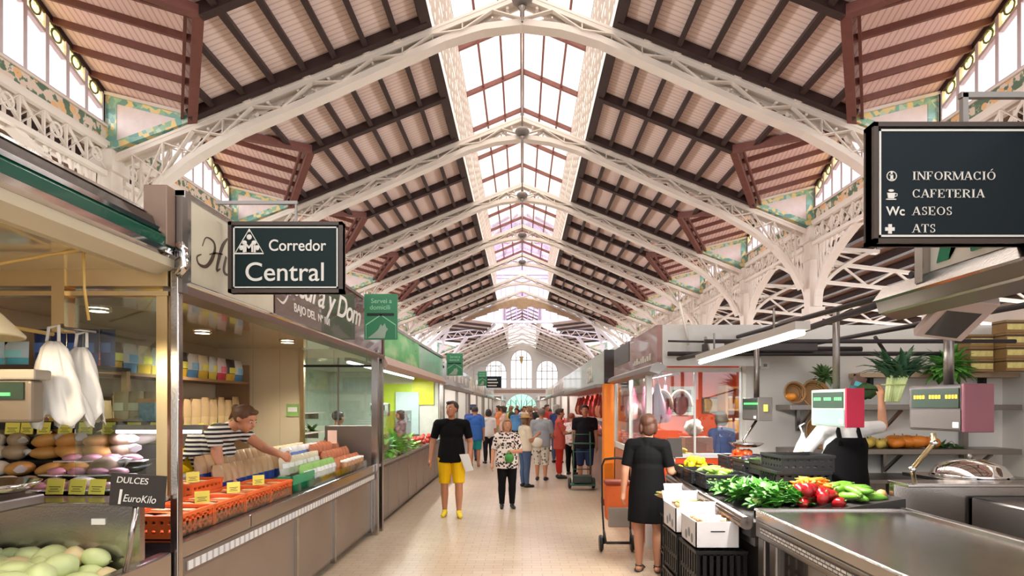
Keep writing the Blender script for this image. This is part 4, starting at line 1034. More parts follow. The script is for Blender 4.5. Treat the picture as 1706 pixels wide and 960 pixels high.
# shelves on the back wall of B
bs = thing('wall_shelves', 'wooden wall shelves stacked with bags behind the counter', 'shelves', (-3.7, 6.2, 0))
for z in (1.42, 1.95): MB().box(-3.94, -3.52, 4.5, 7.75, z, z+.03).build('shelf', M('wood_shelf', (150, 116, 84), .5), bs)
MB().box(-3.94, -3.52, 7.72, 7.75, .9, 2.2).build('side', M('wood_shelf', (150, 116, 84)), bs)
cols = [((236, 226, 196), (236, 200, 60)), ((226, 236, 240), (240, 220, 90)), ((240, 226, 232), (220, 70, 90)), ((60, 56, 60), (236, 196, 60)), ((240, 240, 238), (90, 150, 200))]
cn_ = ['cream and yellow', 'pale blue and yellow', 'white and red', 'black and yellow', 'white and blue']
for q in range(5):
    pr = packet('flour_packet', '%s paper packet on the upper wall shelf' % cn_[q], .2, .27, .1, cols[q][1], cols[q][0], '%s packets on the upper wall shelf' % cn_[q])
    u = []
    for i in range(15):
        if i % 5 == q: spawn(pr, u, (-3.62, 4.7+.21*i, 1.98), rz=R(90)+rnd.uniform(-.1, .1))
nb = packet('legume_bag', 'clear bag of pasta and pulses on the middle wall shelf', .15, .3, .08, (206, 180, 132), (190, 160, 116), 'pulse bags on the middle wall shelf', False); u = []
for r2 in range(2):
    for i in range(17): spawn(nb, u, (-3.6-.14*r2, 4.65+.18*i, 1.45), rz=R(90)+rnd.uniform(-.2, .2), scale=rnd.uniform(.9, 1.15))
u = []
for i in range(10): spawn(tg, [1], (-3.5, 4.8+.29*i, 1.41), rz=R(80), label='yellow price card on the middle wall shelf')
# orange crates with packs
def crate_proto(name, label, rgb, w, l, h, cat='crate', grp=None):
    o = thing(name, label, cat, (0, 0, 0), grp); m = M(name+'_plastic', rgb, .45, var=.06)
    MB().box(-w/2, w/2, -l/2, l/2, 0, .012).build('bottom', m, o)
    s = MB(); t = .01
    for zz in (.0, h*.4, h-.03):
        s.box(-w/2, w/2, -l/2, -l/2+t, zz, zz+.03+.0*h); s.box(-w/2, w/2, l/2-t, l/2, zz, zz+.03); s.box(-w/2, -w/2+t, -l/2, l/2, zz, zz+.03); s.box(w/2-t, w/2, -l/2, l/2, zz, zz+.03)
    n = 7
    for i in range(n+1):
        x = -w/2+.008+(w-.016)*i/n; y = -l/2+.008+(l-.016)*i/n
        for yy in (-l/2+t/2, l/2-t/2): s.box(x-.012, x+.012, yy-t/2, yy+t/2, 0, h)
        for xx in (-w/2+t/2, w/2-t/2): s.box(xx-t/2, xx+t/2, y-.012, y+.012, 0, h)
    s.build('slatted_wall', m, o)
    MB().box(-w/2-.008, w/2+.008, -l/2-.008, -l/2+.012, h-.02, h).box(-w/2-.008, w/2+.008, l/2-.012, l/2+.008, h-.02, h).box(-w/2-.008, -w/2+.012, -l/2, l/2, h-.02, h).box(w/2-.012, w/2+.008, -l/2, l/2, h-.02, h).build('rim', m, o)
    return o
oc = crate_proto('orange_crate', '', (240, 110, 50), .34, .42, .13, grp='orange crates on the dried goods counter'); u = []
pos = [(-2.13, 3.6), (-2.13, 4.03), (-2.13, 4.46), (-2.5, 4.45), (-2.13, 4.89)]
ol = ['nearest the post', 'second from the post', 'third from the post', 'in the row behind', 'furthest along, beside the green tray']
fp = thing('orange_pack', 'flat orange and beige food pack lying in an orange crate', 'food pack', (0, 0, 0), 'packs in the orange crates')
m = MB(); pillow(m, (0, 0, 0), .2, .13, .035, 0, (R(-90), 0, 0)); m.build('wrapper', M('orange_wrap', (236, 124, 62), .3, var=.2, scale=20), fp)
MB().ell((0, .065, .018), (.07, .035, .006)).build('window', M('beige_food', (212, 172, 120), .5, var=.15, scale=30), fp); u2 = []
for i, (x, y) in enumerate(pos):
    z = .925+.07*(x < -2.3)
    spawn(oc, u, (x, y, z), label='orange slatted plastic crate of flat packs, '+ol[i])
    for lay in range(2):
        for a in range(2):
            for c_ in range(2): spawn(fp, u2, (x-.08+.16*a, y-.19+.2*c_, z+.055+.045*lay), rz=rnd.uniform(-.15, .15))
for i, (x, y, z) in enumerate(((-2.0, 3.75, 1.07), (-2.02, 4.2, 1.07), (-2.03, 4.62, 1.07), (-2.36, 4.3, 1.13))): spawn(tg, [1], (x, y, z), rz=R(40), scale=1.0, label='yellow price card standing on the orange crates')
lg = packet('blue_based_bag', 'clear bag of pulses with a dark blue base, standing in a row', .12, .22, .09, (14, 52, 140), (186, 152, 112), 'pulse bags with blue bases', False); u = []
for r2 in range(2):
    for i in range(10): spawn(lg, u, (-2.38-.14*r2, 4.75+.115*i, .995+.07*r2), rot=(R(-12), 0, R(75)+rnd.uniform(-.1, .1)))
gt = thing('green_tray', 'green clear plastic tray at the front of the dried goods counter', 'tray', (-2.03, 5.1, .93))
MB().box(-2.1, -1.97, 5.15, 5.7, .925, .94).box(-1.985, -1.97, 5.15, 5.7, .925, 1.07).box(-2.1, -1.97, 5.15, 5.165, .925, 1.07).build('shell', M('green_acrylic', (60, 170, 120), .2, alpha=.75), gt)
MB().box(-2.09, -1.99, 5.2, 5.65, .94, .99).build('contents', M('green_leaf_food', (150, 176, 120), .6, var=.3, scale=40), gt)
vc = [((236, 232, 224), (150, 200, 110), 'white and green'), ((240, 238, 232), (224, 214, 190), 'plain white'), ((44, 76, 150), (236, 236, 240), 'blue and white'), ((224, 180, 120), (236, 210, 170), 'beige')]
for q, (c1, c2, nm) in enumerate(vc):
    pr = packet('grocery_bag', '%s grocery bag in the middle of the dried goods counter' % nm, .12, .17, .08, c1, c2, '%s grocery bags on the counter' % nm); u = []
    for i in range(8):
        rr = (i*4+q); spawn(pr, u, (-2.08-.16*(rr % 4)-.03*(q == 1), 5.75+.12*(rr//4)+(.35 if (rr % 4) > 1 else 0), .945+.07*min(2, rr % 4)), rot=(R(-10), 0, R(75)+rnd.uniform(-.4, .4)))
rb = packet('nut_bag', 'bag of reddish brown nuts at the far end of the dried goods counter', .1, .16, .09, (178, 98, 66), (196, 120, 84), 'nut bags at the counter end', False); u = []
for r2 in range(4):
    for i in range(8): spawn(rb, u, (-2.06-.13*r2, 6.68+.115*i, .94+.075*min(r2, 2)), rot=(R(-8), 0, R(80)+rnd.uniform(-.2, .2)))
jar = thing('jar', 'round jar of nuts on the front edge of the counter end', 'jar', (0, 0, 0), 'jars at the counter end')
MB().lathe([(.0, 0), (.045, 0), (.045, .11), (.035, .12)], n=14).build('body', M('nut_fill', (186, 132, 92), .3, var=.2, scale=60, coat=.5), jar); MB().lathe([(.045, .12), (.045, .14), (0, .14)], n=14).build('lid', m_paper, jar); u = []
for i in range(6): spawn(jar, u, (-2.0, 6.75+.13*i, .925))
pc = thing('price_card', 'pink price card standing above the nut bags', 'price tag', (-2.3, 7.3, 1.2)); MB().box(-2.36, -2.25, 7.28, 7.29, 1.22, 1.38).build('card', M('pink_card', (240, 206, 190), .6), pc); MB().box(-2.31, -2.3, 7.29, 7.3, 1.05, 1.3).build('stick', m_steel2, pc)
yb_ = thing('yellow_tub', 'lime yellow tub on the rear counter by the beige wall', 'tub', (-3.0, 7.4, 1.0)); MB().box(-3.4, -2.9, 7.2, 7.5, 1.0, 1.14).build('tub_body', M('lime_plastic', (224, 228, 60), .4), yb_, bevel=.02); MB().box(-3.41, -2.89, 7.19, 7.51, 1.13, 1.15).build('rim', M('lime_plastic', (224, 228, 60)), yb_)
rc = thing('rear_counter', 'low steel rear counter against the beige end wall', 'counter', (-3.2, 7.3, 0)); MB().box(-3.5, -2.85, 7.0, 7.75, 0, .98).build('body', m_steel2, rc); MB().box(-3.5, -2.83, 6.98, 7.76, .97, 1.0).build('top', m_steel, rc)
# ================================================================ right side: steel table, vegetable stall, butcher's
def leaf(mb, base, az, el, L, w, droop=.6, mi=0, n=5, curl=.15):
    """a curved leaf blade"""
    b = Vector(base); d = Vector((math.cos(az)*math.cos(el), math.sin(az)*math.cos(el), math.sin(el))); s = Vector((-math.sin(az), math.cos(az), 0))
    rows = []; p = b.copy(); e = el
    for i in range(n+1):
        t = i/n; ww = w*math.sin(math.pi*(.12+.86*t))*.5 if t < 1 else .001
        up = Vector((0, 0, curl*ww))
        rows.append([p-s*ww+up, p.copy(), p+s*ww+up])
        e -= droop/n; p = p + Vector((math.cos(az)*math.cos(e), math.sin(az)*math.cos(e), math.sin(e)))*L/n
    return mb.sheet(rows, mi)
def leafy(name, label, cat, rgb, n, L, w, stem=None, grp=None, up=(.3, 1.3), seed=1, stemL=.0):
    r_ = random.Random(seed); o = thing(name, label, cat, (0, 0, 0), grp); m = MB()
    for i in range(n):
        az = r_.uniform(0, 6.28); el = r_.uniform(*up)
        leaf(m, (r_.uniform(-.02, .02), r_.uniform(-.02, .02), stemL), az, el, L*r_.uniform(.7, 1.1), w*r_.uniform(.7, 1.2), r_.uniform(.4, 1.4))
    m.build('leaves', M(name+'_leaf', rgb, .5, var=.25, scale=12), o, solid=.0015)
    if stem:
        m = MB()
        for i in range(7): a = i*.9; m.tube([(.012*math.cos(a), .012*math.sin(a), 0), (.022*math.cos(a), .022*math.sin(a), stemL+.05)], [.008, .01], 6)
        m.build('stalks', M(name+'_stalk', stem, .5), o)
    return o
XR = 1.53
# --- steel table nearest the viewer
t = thing('steel_table', 'large bare stainless steel counter filling the near right corner', 'counter', (2.0, 2.4, 0))
MB().box(XR+.02, 2.5, .3, 3.93, .965, .99).build('top', m_steel, t)
e = MB(); e.box(XR, XR+.045, .3, 3.97, .93, 1.0); e.box(XR, 2.52, 3.92, 3.97, .93, 1.005); e.box(2.48, 2.52, .3, 3.97, .93, 1.012); e.build('raised_edge', m_steel, t, bevel=.01)
MB().box(XR+.005, XR+.04, .3, 3.95, .82, .93).build('front_rail', m_steel2, t, bevel=.008)
def ruler(nt, tc, b):
    w = nt.nodes.new('ShaderNodeTexBrick'); w.offset = .5; w.inputs['Scale'].default_value = 1; w.inputs['Brick Width'].default_value = .05; w.inputs['Row Height'].default_value = .02; w.inputs['Mortar Size'].default_value = .0035; w.inputs['Mortar Smooth'].default_value = 0
    w.inputs['Color1'].default_value = (*lin((236, 234, 226)), 1); w.inputs['Color2'].default_value = (*lin((200, 196, 190)), 1); w.inputs['Mortar'].default_value = (*lin((70, 62, 60)), 1)
    mp = mapping(nt, tc.outputs['Object'], (1, 1, 1), (R(90), 0, R(90)))
    sp = nt.nodes.new('ShaderNodeSeparateXYZ'); nt.links.new(tc.outputs['Object'], sp.inputs[0]); cb = nt.nodes.new('ShaderNodeCombineXYZ'); nt.links.new(sp.outputs['Y'], cb.inputs['X']); nt.links.new(sp.outputs['Z'], cb.inputs['Y'])
    nt.links.new(cb.outputs[0], w.inputs['Vector']); return w.outputs['Color']
MB().box(XR-.004, XR+.006, .35, 3.85, .855, .9).build('price_strip', node_mat('ruler_strip', ruler, .4), t)
f = MB()
for y in (3.9, 3.72, 2.5, 1.1): f.box(XR+.02, XR+.09, y-.05, y+.05, 0, .83)
f.box(2.4, 2.48, 3.85, 3.93, 0, .95); f.build('legs_frame', m_steel2, t, bevel=.01)
MB().box(XR+.05, XR+.07, .4, 3.68, .1, .8).build('dark_glass_front', M('smoked_glass', (38, 34, 34), .12, coat=.5, var=.02), t)
MB().box(XR+.12, 2.4, .3, 3.8, .08, .1).box(2.38, 2.42, .3, 3.8, 0, .96).build('carcass', m_steel2, t)
# --- sink unit to its right
s = thing('sink_unit', 'steel sink cabinet with a raised back behind the bare counter', 'sink', (3.3, 4.2, 0))
MB().box(2.54, 4.6, 4.1, 4.16, 0, 1.15).build('back_panel', m_steel, s, bevel=.006)
MB().box(2.54, 4.6, 3.95, 4.18, 1.14, 1.165).build('top_edge', m_steel, s, bevel=.006)
MB().box(3.05, 4.6, 3.3, 4.08, .74, 1.06).build('basin', m_steel2, s, bevel=.015); MB().box(3.1, 4.55, 3.28, 3.31, .78, .9).build('opening', m_dark, s)
MB().box(3.08, 4.6, 3.32, 4.08, 0, .72).build('cupboard', M('dark_cupboard', (62, 50, 46), .5), s)
MB().tube([(3.85, 4.14, 1.16), (3.85, 4.14, 1.24), (3.78, 4.0, 1.28), (3.7, 3.85, 1.25)], .016, 8).build('tap', m_chrome, s)
lid = thing('pan_lid', 'round domed steel lid standing on the sink edge', 'lid', (3.3, 4.35, 1.165))
MB().lathe([(0, .13), (.1, .12), (.2, .08), (.245, .02), (.255, .0), (.24, .0)], (3.28, 4.4, 1.165), 28).build('dome', m_chrome, lid); MB().ell((3.28, 4.4, 1.31), (.02, .02, .02)).build('knob', m_steel2, lid)
MB().box(2.95, 3.6, 4.16, 4.66, 1.14, 1.165).build('drainer', m_steel, s)
# --- vegetable stall: counter with a rounded steel nosing
v = thing('produce_counter', 'vegetable counter with a rounded steel nosing along the aisle', 'counter', (2.0, 5.2, 0))
MB().tube([(1.49, 3.98, .9), (1.545, 6.3, .93)], .045, 14).build('nosing', m_steel, v)
bd = MB(); bd.prism([(1.52, 3.99, .9), (2.55, 3.99, 1.06), (2.55, 3.99, .8), (1.52, 3.99, .8)], (0, 2.35, 0)); bd.build('sloping_bed', M('dark_bed', (44, 40, 38), .6), v)
MB().box(1.62, 2.5, 4.0, 6.3, .0, .8).build('base', M('dark_base', (38, 34, 34), .6), v)
MB().box(1.55, 1.6, 4.0, 6.3, .74, .84).build('rail', m_steel2, v)
bc = crate_proto('black_crate', '', (30, 30, 32), .4, .3, .12, grp='black crates'); u = []
bz = lambda x: .9+(x-1.52)*.155
spots = [(1.78, 6.12, 0, 'holding the lemons'), (1.78, 5.74, 0, 'holding green courgettes nearest the black dress'), (1.8, 5.38, 0, 'holding courgettes, second from the lemons'), (2.25, 6.12, .03, 'holding tomatoes'), (2.26, 5.72, .03, 'of dark aubergines under the tomatoes'), (2.26, 5.3, .05, 'in the second row, behind the courgettes')]
for x, y, dz, lb_ in spots: spawn(bc, u, (x, y, bz(x)+.012+dz), label='black slatted vegetable crate %s' % lb_)
for i, (x, y, z, rr) in enumerate(((2.22, 4.9, 1.03, 0), (2.24, 4.9, 1.155, 0))): spawn(bc, u, (x, y, z), rot=(0, 0, R(90*0+3*i)), scale=(1.05, 1.2, 1.1), label='empty black crate in the stack of two by the vendor, %s' % ['lower', 'upper'][i])
def fruit(name, label, cat, rgb, r, grp, stem=(70, 110, 50), ribs=0, rough=.35):
    o = thing(name, label, cat, (0, 0, 0), grp); m = MB(); n, k = 12, 8; vs = []
    for i in range(k+1):
        t_ = math.pi*i/k
        for j in range(n):
            p = 2*math.pi*j/n; q = 1+(.09*math.cos(ribs*p) if ribs else 0)
            dip = 1-.25*math.exp(-((t_-math.pi)/.35)**2) if ribs else 1
            vs.append((r[0]*math.sin(t_)*math.cos(p)*q, r[1]*math.sin(t_)*math.sin(p)*q, r[2]-r[2]*math.cos(t_)*dip))
    m.add(vs, [(i*n+j, i*n+(j+1) % n, (i+1)*n+(j+1) % n, (i+1)*n+j) for i in range(k) for j in range(n)], 0, True)
    m.build('flesh', M(name+'_skin', rgb, rough, var=.1, scale=10), o)
    MB().tube([(0, 0, r[2]*1.8), (.004, 0, r[2]*2.15)], [.007, .005], 6).build('stem', M(name+'_stem', stem, .6), o)
    return o
def pile(pr, x0, x1, y0, y1, z, n, sc=(.9, 1.1), tilt=1.2, dz=.05, seed=0, layers=1, **k):
    """n copies heaped in layers on a jittered grid"""
    r_ = random.Random(seed); u = []; done = 0
    for l in range(layers):
        c = n//layers if l < layers-1 else n-done; m_ = .04*l; w, h = x1-x0-2*m_, y1-y0-2*m_
        nx = max(1, round((c*w/h)**.5)); ny = -(-c//nx)
        for i in range(c):
            gx, gy = i % nx, i//nx
            spawn(pr, u, (x0+m_+w*(gx+.5+.5*(gy % 2)-.25+r_.uniform(-.15, .15))/nx, y0+m_+h*(gy+.5+r_.uniform(-.15, .15))/ny, z+dz*l), rot=(r_.uniform(-tilt, tilt), r_.uniform(-tilt, tilt), r_.uniform(0, 6.28)), scale=r_.uniform(*sc), **k)
        done += c
pile(fruit('lemon', 'yellow lemon in the crate beside the black dress', 'lemon', (244, 214, 40), (.032, .032, .042), 'lemons in the crate'), 1.63, 1.93, 6.0, 6.25, 1.0, 26, layers=3, dz=.045, seed=1)
pile(fruit('tomato', 'orange red tomato at the far end of the vegetable counter', 'tomato', (226, 84, 36), (.038, .038, .03), 'tomatoes in the crate'), 2.1, 2.4, 6.0, 6.25, 1.08, 24, layers=3, dz=.05, seed=2)
def courgette(name, label, cat, rgb, L, r, grp, bend=.06, tip=None):
    o = thing(name, label, cat, (0, 0, 0), grp); pts = []; rs = []
    for i in range(9):
        t_ = i/8; pts.append((L*(t_-.5), bend*L*math.sin(math.pi*t_), r)); rs.append(max(.004, r*min(1, .35+2.4*t_, .45+2.6*(1-t_))))
    MB().tube(pts, rs, 9).build('flesh', M(name+'_skin', rgb, .35, var=.14, scale=20), o)
    MB().tube([(L*.5, 0, r), (L*.58, -.004, r)], [r*.4, r*.3], 6).build('stem', M(name+'_stem', tip or (120, 150, 70), .6), o)
    return o
pile(courgette('courgette', 'pale green courgette in the front crates', 'courgette', (124, 156, 62), .2, .022, 'courgettes in the front crates'), 1.66, 1.92, 5.3, 5.85, .99, 34, tilt=.25, layers=3, dz=.035, seed=3)
pile(courgette('aubergine', 'dark purple aubergine in the second row of crates', 'aubergine', (48, 26, 50), .2, .035, 'aubergines in the second row'), 2.12, 2.42, 5.6, 5.85, 1.09, 10, tilt=.2, layers=2, dz=.05, seed=4)
pile(courgette('cucumber', 'dark green cucumber in the second row of crates', 'cucumber', (58, 84, 44), .3, .022, 'cucumbers in the second row'), 2.12, 2.4, 5.2, 5.42, 1.12, 14, tilt=.2, layers=2, dz=.04, seed=5)
# loose greens and peppers in front of the vendor
pile(leafy('lettuce_bunch', 'bright green leafy bunch heaped on the vegetable counter', 'leafy greens', (62, 128, 34), 26, .11, .06, (190, 210, 130), 'leafy bunches on the vegetable counter', seed=2), 1.6, 2.05, 4.1, 4.9, .985, 30, tilt=.5, layers=2, dz=.04, seed=6)
pile(leafy('herb_bunch', 'dark green leafy herb bunch behind the lettuces', 'herbs', (52, 92, 40), 30, .09, .03, None, 'herb bunches on the vegetable counter', seed=3), 1.6, 2.0, 4.85, 5.2, .99, 10, tilt=.5, seed=7)
car = courgette('carrot', 'orange carrot on top of the pile by the steel counter', 'carrot', (240, 118, 28), .17, .016, 'carrots by the steel counter', .02, (90, 140, 50)); pile(car, 1.98, 2.25, 4.3, 4.5, 1.06, 26, tilt=.2, layers=3, dz=.028, seed=8)
pile(fruit('red_pepper', 'glossy dark red pepper in front of the carrots', 'pepper', (146, 20, 24), (.042, .042, .055), 'red peppers', ribs=4, rough=.2), 1.9, 2.18, 4.05, 4.26, 1.0, 13, tilt=1.5, layers=2, dz=.05, seed=9)
pile(courgette('green_pepper', 'long green pepper beside the red peppers', 'pepper', (98, 150, 44), .17, .026, 'long green peppers', .1), 2.2, 2.45, 4.06, 4.45, 1.03, 22, tilt=.25, layers=2, dz=.04, seed=10)
pile(fruit('onion', 'brownish onion at the end of the pepper pile', 'onion', (206, 160, 104), (.035, .035, .032), 'onions by the peppers', (190, 160, 110)), 2.38, 2.5, 4.08, 4.5, 1.05, 9, layers=1, seed=11)
pile(courgette('chard_stalk', 'dark red stalk lying behind the peppers', 'stalk', (120, 40, 44), .22, .012, 'dark red stalks', .04), 2.3, 2.5, 4.5, 4.7, 1.06, 8, tilt=.15, seed=12)
bb = thing('blackboard_sign', 'small black price board standing in the lemon crate', 'sign', (1.6, 6.28, 1.05)); MB().obox((1.6, 6.29, 1.24), (.16, .012, .2), (R(-8), 0, R(12))).build('board', M('slate', (52, 46, 44)), bb); MB().tube([(1.6, 6.3, 1.0), (1.6, 6.3, 1.16)], .008, 6).build('stake', m_steel2, bb)
ac = thing('plastic_bag', 'small white plastic bag tied up behind the black crates', 'bag', (2.46, 5.3, 1.15))
o_ = MB().lathe([(.01, .3), (.02, .26), (.05, .2), (.08, .12), (.085, .04), (.05, .0), (0, 0)], (2.5, 5.35, 1.14), 12); o_.build('film', M('white_film', (244, 240, 232)), ac); MB().tube([(2.5, 5.35, 1.43), (2.47, 5.34, 1.5), (2.52, 5.36, 1.52)], .008, 5).build('handle', m_paper, ac)
# cartons and black crates under the nosing
def carton(name, label, x0, x1, y0, y1, z0, z1):
    o = thing(name, label, 'carton', ((x0+x1)/2, (y0+y1)/2, z0)); m = M('white_card', (238, 232, 230), .7, var=.03); t_ = .008
    MB().box(x0, x1, y0, y1, z0, z0+t_).box(x0, x1, y0, y0+t_, z0, z1).box(x0, x1, y1-t_, y1, z0, z1).box(x0, x0+t_, y0, y1, z0, z1).box(x1-t_, x1, y0, y1, z0, z1).build('shell', m, o)
    MB().obox(((x0+x1)/2, y1+.03, z1+.03), (x1-x0, .006, .1), (R(-35), 0, 0)).build('flap', m, o)
    MB().box((x0+x1)/2-.05, (x0+x1)/2+.05, y0-.002, y0, z0+(z1-z0)*.62, z0+(z1-z0)*.66).build('hand_hole', m_dark, o)
    for k in range(3): MB().ell((x0-.001, y0+(y1-y0)*(.25+.2*k), z0+(z1-z0)*(.3+.15*(k % 2))), (.002, .03, .035), 10, 6).build('printed_mark', M('grey_print', (150, 150, 156), .7), o)
    return o
carton('carton', 'white carton of mushrooms on a black crate, nearest the steel counter', 1.2, 1.505, 4.15, 4.52, .69, .875)
carton('carton', 'white printed carton partly behind the mushroom carton', 1.19, 1.5, 4.66, 5.05, .69, .885)
carton('carton', 'open brown and white carton beside the black dress', 1.32, 1.55, 5.2, 5.55, .69, .88)
mu = fruit('mushroom', 'small pale brown mushroom in the nearest white carton', 'mushroom', (222, 178, 132), (.028, .028, .02), 'mushrooms in the carton', (236, 220, 200)); pile(mu, 1.225, 1.48, 4.18, 4.49, .815, 70, layers=2, dz=.028, tilt=.6, seed=13)
pile(courgette('root', 'pale brown root in the cartons behind the mushrooms', 'root vegetable', (190, 150, 96), .2, .02, 'roots in the cartons', .08), 1.28, 1.42, 4.78, 5.5, .83, 22, tilt=.2, layers=2, dz=.03, seed=14)
tc_ = crate_proto('tall_crate', '', (16, 15, 16), .34, .44, .335, grp='tall black crates'); u = []
for (x, y, z, l) in ((1.37, 4.34, 0, 'bottom of the stack under the mushroom carton'), (1.37, 4.34, .345, 'top of the stack under the mushroom carton'), (1.37, 4.86, 0, 'bottom of the stack under the printed carton'), (1.37, 4.86, .345, 'top of the stack under the printed carton'), (1.47, 5.4, 0, 'bottom of the stack beside the black dress'), (1.47, 5.4, .345, 'top of the stack beside the black dress')):
    spawn(tc_, u, (x, y, z), label='tall black crate, %s' % l)
pw = MB()
dk_ = thing('duckboard', 'wooden standing platform behind the vegetable counter', 'platform', (3.2, 5.2, 0)); m = MB()
for k in range(8): m.box(2.62, 4.2, 4.65+.16*k, 4.78+.16*k, .13, .17)
m.build('slats', M('grey_wood', (130, 112, 94), .7), dk_); MB().box(2.65, 2.75, 4.65, 5.9, 0, .13).box(4.05, 4.15, 4.65, 5.9, 0, .13).build('bearers', M('grey_wood', (130, 112, 94)), dk_)
# --- scales on posts
def scale_head(label, px, d, z0, z1, wf, ds, body, face, leds, side, post, pan=None, rz=-80):
    """scale turned to the aisle; px is the vertical edge between its front and its right side"""
    c = at(px, 676, d); s = thing('hanging_scale', label, 'scale', (c.x, d, z0), None, rz=R(rz)); h = z1-z0
    B = lambda *r: MB().box(*r)
    B(-wf, -.012, 0, ds, 0, h).build('housing', body, s, local=True, bevel=.012)
    B(-wf+.03, -.03, -.006, 0, h*.5, h*.92).build('display', M('display_dark', (50, 62, 56)), s, local=True)
    m = MB()
    for k in range(3):
        for q in range(4): m.box(-wf+.05+wf*.29*k+.022*q, -wf+.064+wf*.29*k+.022*q, -.009, -.006, h*.7, h*.78)
    m.build('digits', leds, s, local=True)
    B(-wf+.02, -.02, -.004, 0, h*.05, h*.46).build('keypad', face, s, local=True)
    B(-.07, -.03, -.007, -.004, h*.08, h*.2).build('sticker', m_paper, s, local=True)
    B(-.014, .006, -.004, ds+.004, -.004, h+.004).build('side_cover', side, s, local=True, bevel=.005)
    MB().tube([(-wf/2, ds/2, h), (-wf/2, ds/2, post-z0)], .028, 10).build('post', m_steel2, s, local=True)
    if pan:
        MB().tube([(-wf/2, ds/2, 0), (-wf/2-.02, -.06, -.2), (-wf/2, -.04, pan-z0)], .014, 8).build('arm', m_steel, s, local=True)
        MB().lathe([(0, 0), (.12, .005), (.17, .03), (.175, .03), (.12, -.01), (0, -.012)], (-wf/2, -.04, pan-z0), 24).build('pan', m_chrome, s, local=True)
    return s
led_o = M('amber_led', (255, 190, 40), .4, emit=1.5); led_g = M('green_led', (90, 240, 110), .4, emit=1.2)
scale_head('large grey scale with amber digits and a mauve side under the square lamp', 1606, 3.5, 1.526, 1.806, .4, .2, M('scale_grey', (100, 94, 94), .35, .6), M('scale_grey2', (128, 122, 120), .3, .6), led_o, M('mauve_cover', (150, 96, 108), .3, .4), 2.2)
scale_head('pale green scale with a dark red side in front of the vendor', 1410, 4.6, 1.514, 1.81, .42, .15, M('scale_pale_green', (150, 166, 152), .4), M('scale_screen', (120, 150, 136), .3), led_g, M('crimson_cover', (176, 30, 62), .4), 2.45)
scale_head('small grey scale with a yellow sticker at the butcher side', 1263, 6.0, 1.53, 1.76, .3, .15, M('scale_grey', (100, 94, 94)), M('scale_grey2', (128, 122, 120)), led_g, M('grey_cover', (128, 122, 118), .4, .4), 2.35, 1.27)
ar = thing('bent_stand', 'bent steel arm under the large grey scale', 'arm', (2.35, 3.6, 1.16)); MB().tube([at(1555, 722, 3.6), at(1556, 738, 3.6), at(1520, 782, 3.7), at(1524, 806, 3.98)], .014, 8).build('tube', m_gold, ar); MB().ell(at(1520, 782, 3.7), .022).build('joint', m_chrome, ar); MB().ell(at(1556, 738, 3.6), .022).build('joint', m_chrome, ar)
stk = one(MB().box(2.41, 2.45, 5.985, 5.995, 1.62, 1.69), 'sticker', m_ytag, 'yellow sticker on the side of the small grey scale', 'sticker')
# --- square lamp and tube lamps, pipe frame, canopy with the M sign
sq = thing('square_lamp', 'tilted square lamp with a pale pink hood above the large grey scale', 'lamp', (2.4, 3.3, 2.05))
h = MB(); q0 = [Vector((2.02, 3.05, 2.03)), Vector((2.42, 3.02, 2.03)), Vector((2.68, 3.5, 2.23)), Vector((2.28, 3.55, 2.23))]
q0 = [at(1522, 560, 3.3), at(1602, 570, 3.25), at(1668, 508, 3.0), at(1578, 500, 3.05)]
n_ = (q0[1]-q0[0]).cross(q0[3]-q0[0]).normalized(); 
if n_.z < 0: n_ = -n_
h.prism(q0, n_*.05); h.build('hood', M('pink_white_enamel', (226, 204, 196), .4), sq, bevel=.006)
c0 = sum(q0, Vector())/4; i0 = [c0+(p-c0)*.66-n_*.004+(q0[0]-q0[3])*.08 for p in q0]; MB().prism(i0, n_*.003).build('lens', M('grey_lens', (84, 82, 80), .15, coat=.5), sq)
f = MB()
for p in (c0+Vector((-.06, 0, .03)), c0+Vector((.12, .05, .05))): f.beam(p, p+Vector((0, 0, .25)), .03, .02)
f.build('hanger', m_steel2, sq)
def tube_lamp(label, p, q, emit=7, power=30, col=(1, .95, .9), rod=.2):
    p, q = Vector(p), Vector(q); o = thing('tube_lamp', label, 'lamp', tuple((p+q)/2), None)
    MB().tube([p, q], .016, 8).build('tube', M('tube_glow', (255, 250, 240), .4, emit=6), o)
    MB().beam(p+Vector((0, 0, .045)), q+Vector((0, 0, .045)), .09, .05).build('housing', M('lamp_housing', (206, 198, 192), .4), o)
    m = MB()
    for t in (.2, .8): c = p.lerp(q, t); m.tube([c+Vector((0, 0, .06)), c+Vector((0, 0, rod))], .008, 5)
    m.build('hanger', m_steel2, o)
    L = bpy.data.lights.new('tube_light', 'AREA'); L.shape = 'RECTANGLE'; L.size = .06; L.size_y = (q-p).length; L.energy = power; L.color = col
    lo = bpy.data.objects.new('tube_light', L); COL.objects.link(lo); lo.location = (p+q)/2-Vector((0, 0, .03))
    d = (q-p).normalized(); lo.rotation_euler = (0, 0, math.atan2(d.y, d.x)-math.pi/2)
    return o
tube_lamp('long white tube lamp hung over the vegetable counter', (1.66, 3.55, 2.11), (1.66, 5.6, 2.08), power=110, rod=.22)
pf = thing('pipe_frame', 'dark pipe frame above the vegetable stall', 'frame', (2.3, 5, 2.2))
m_pipe = M('dark_pipe', (62, 56, 58), .5, .4)
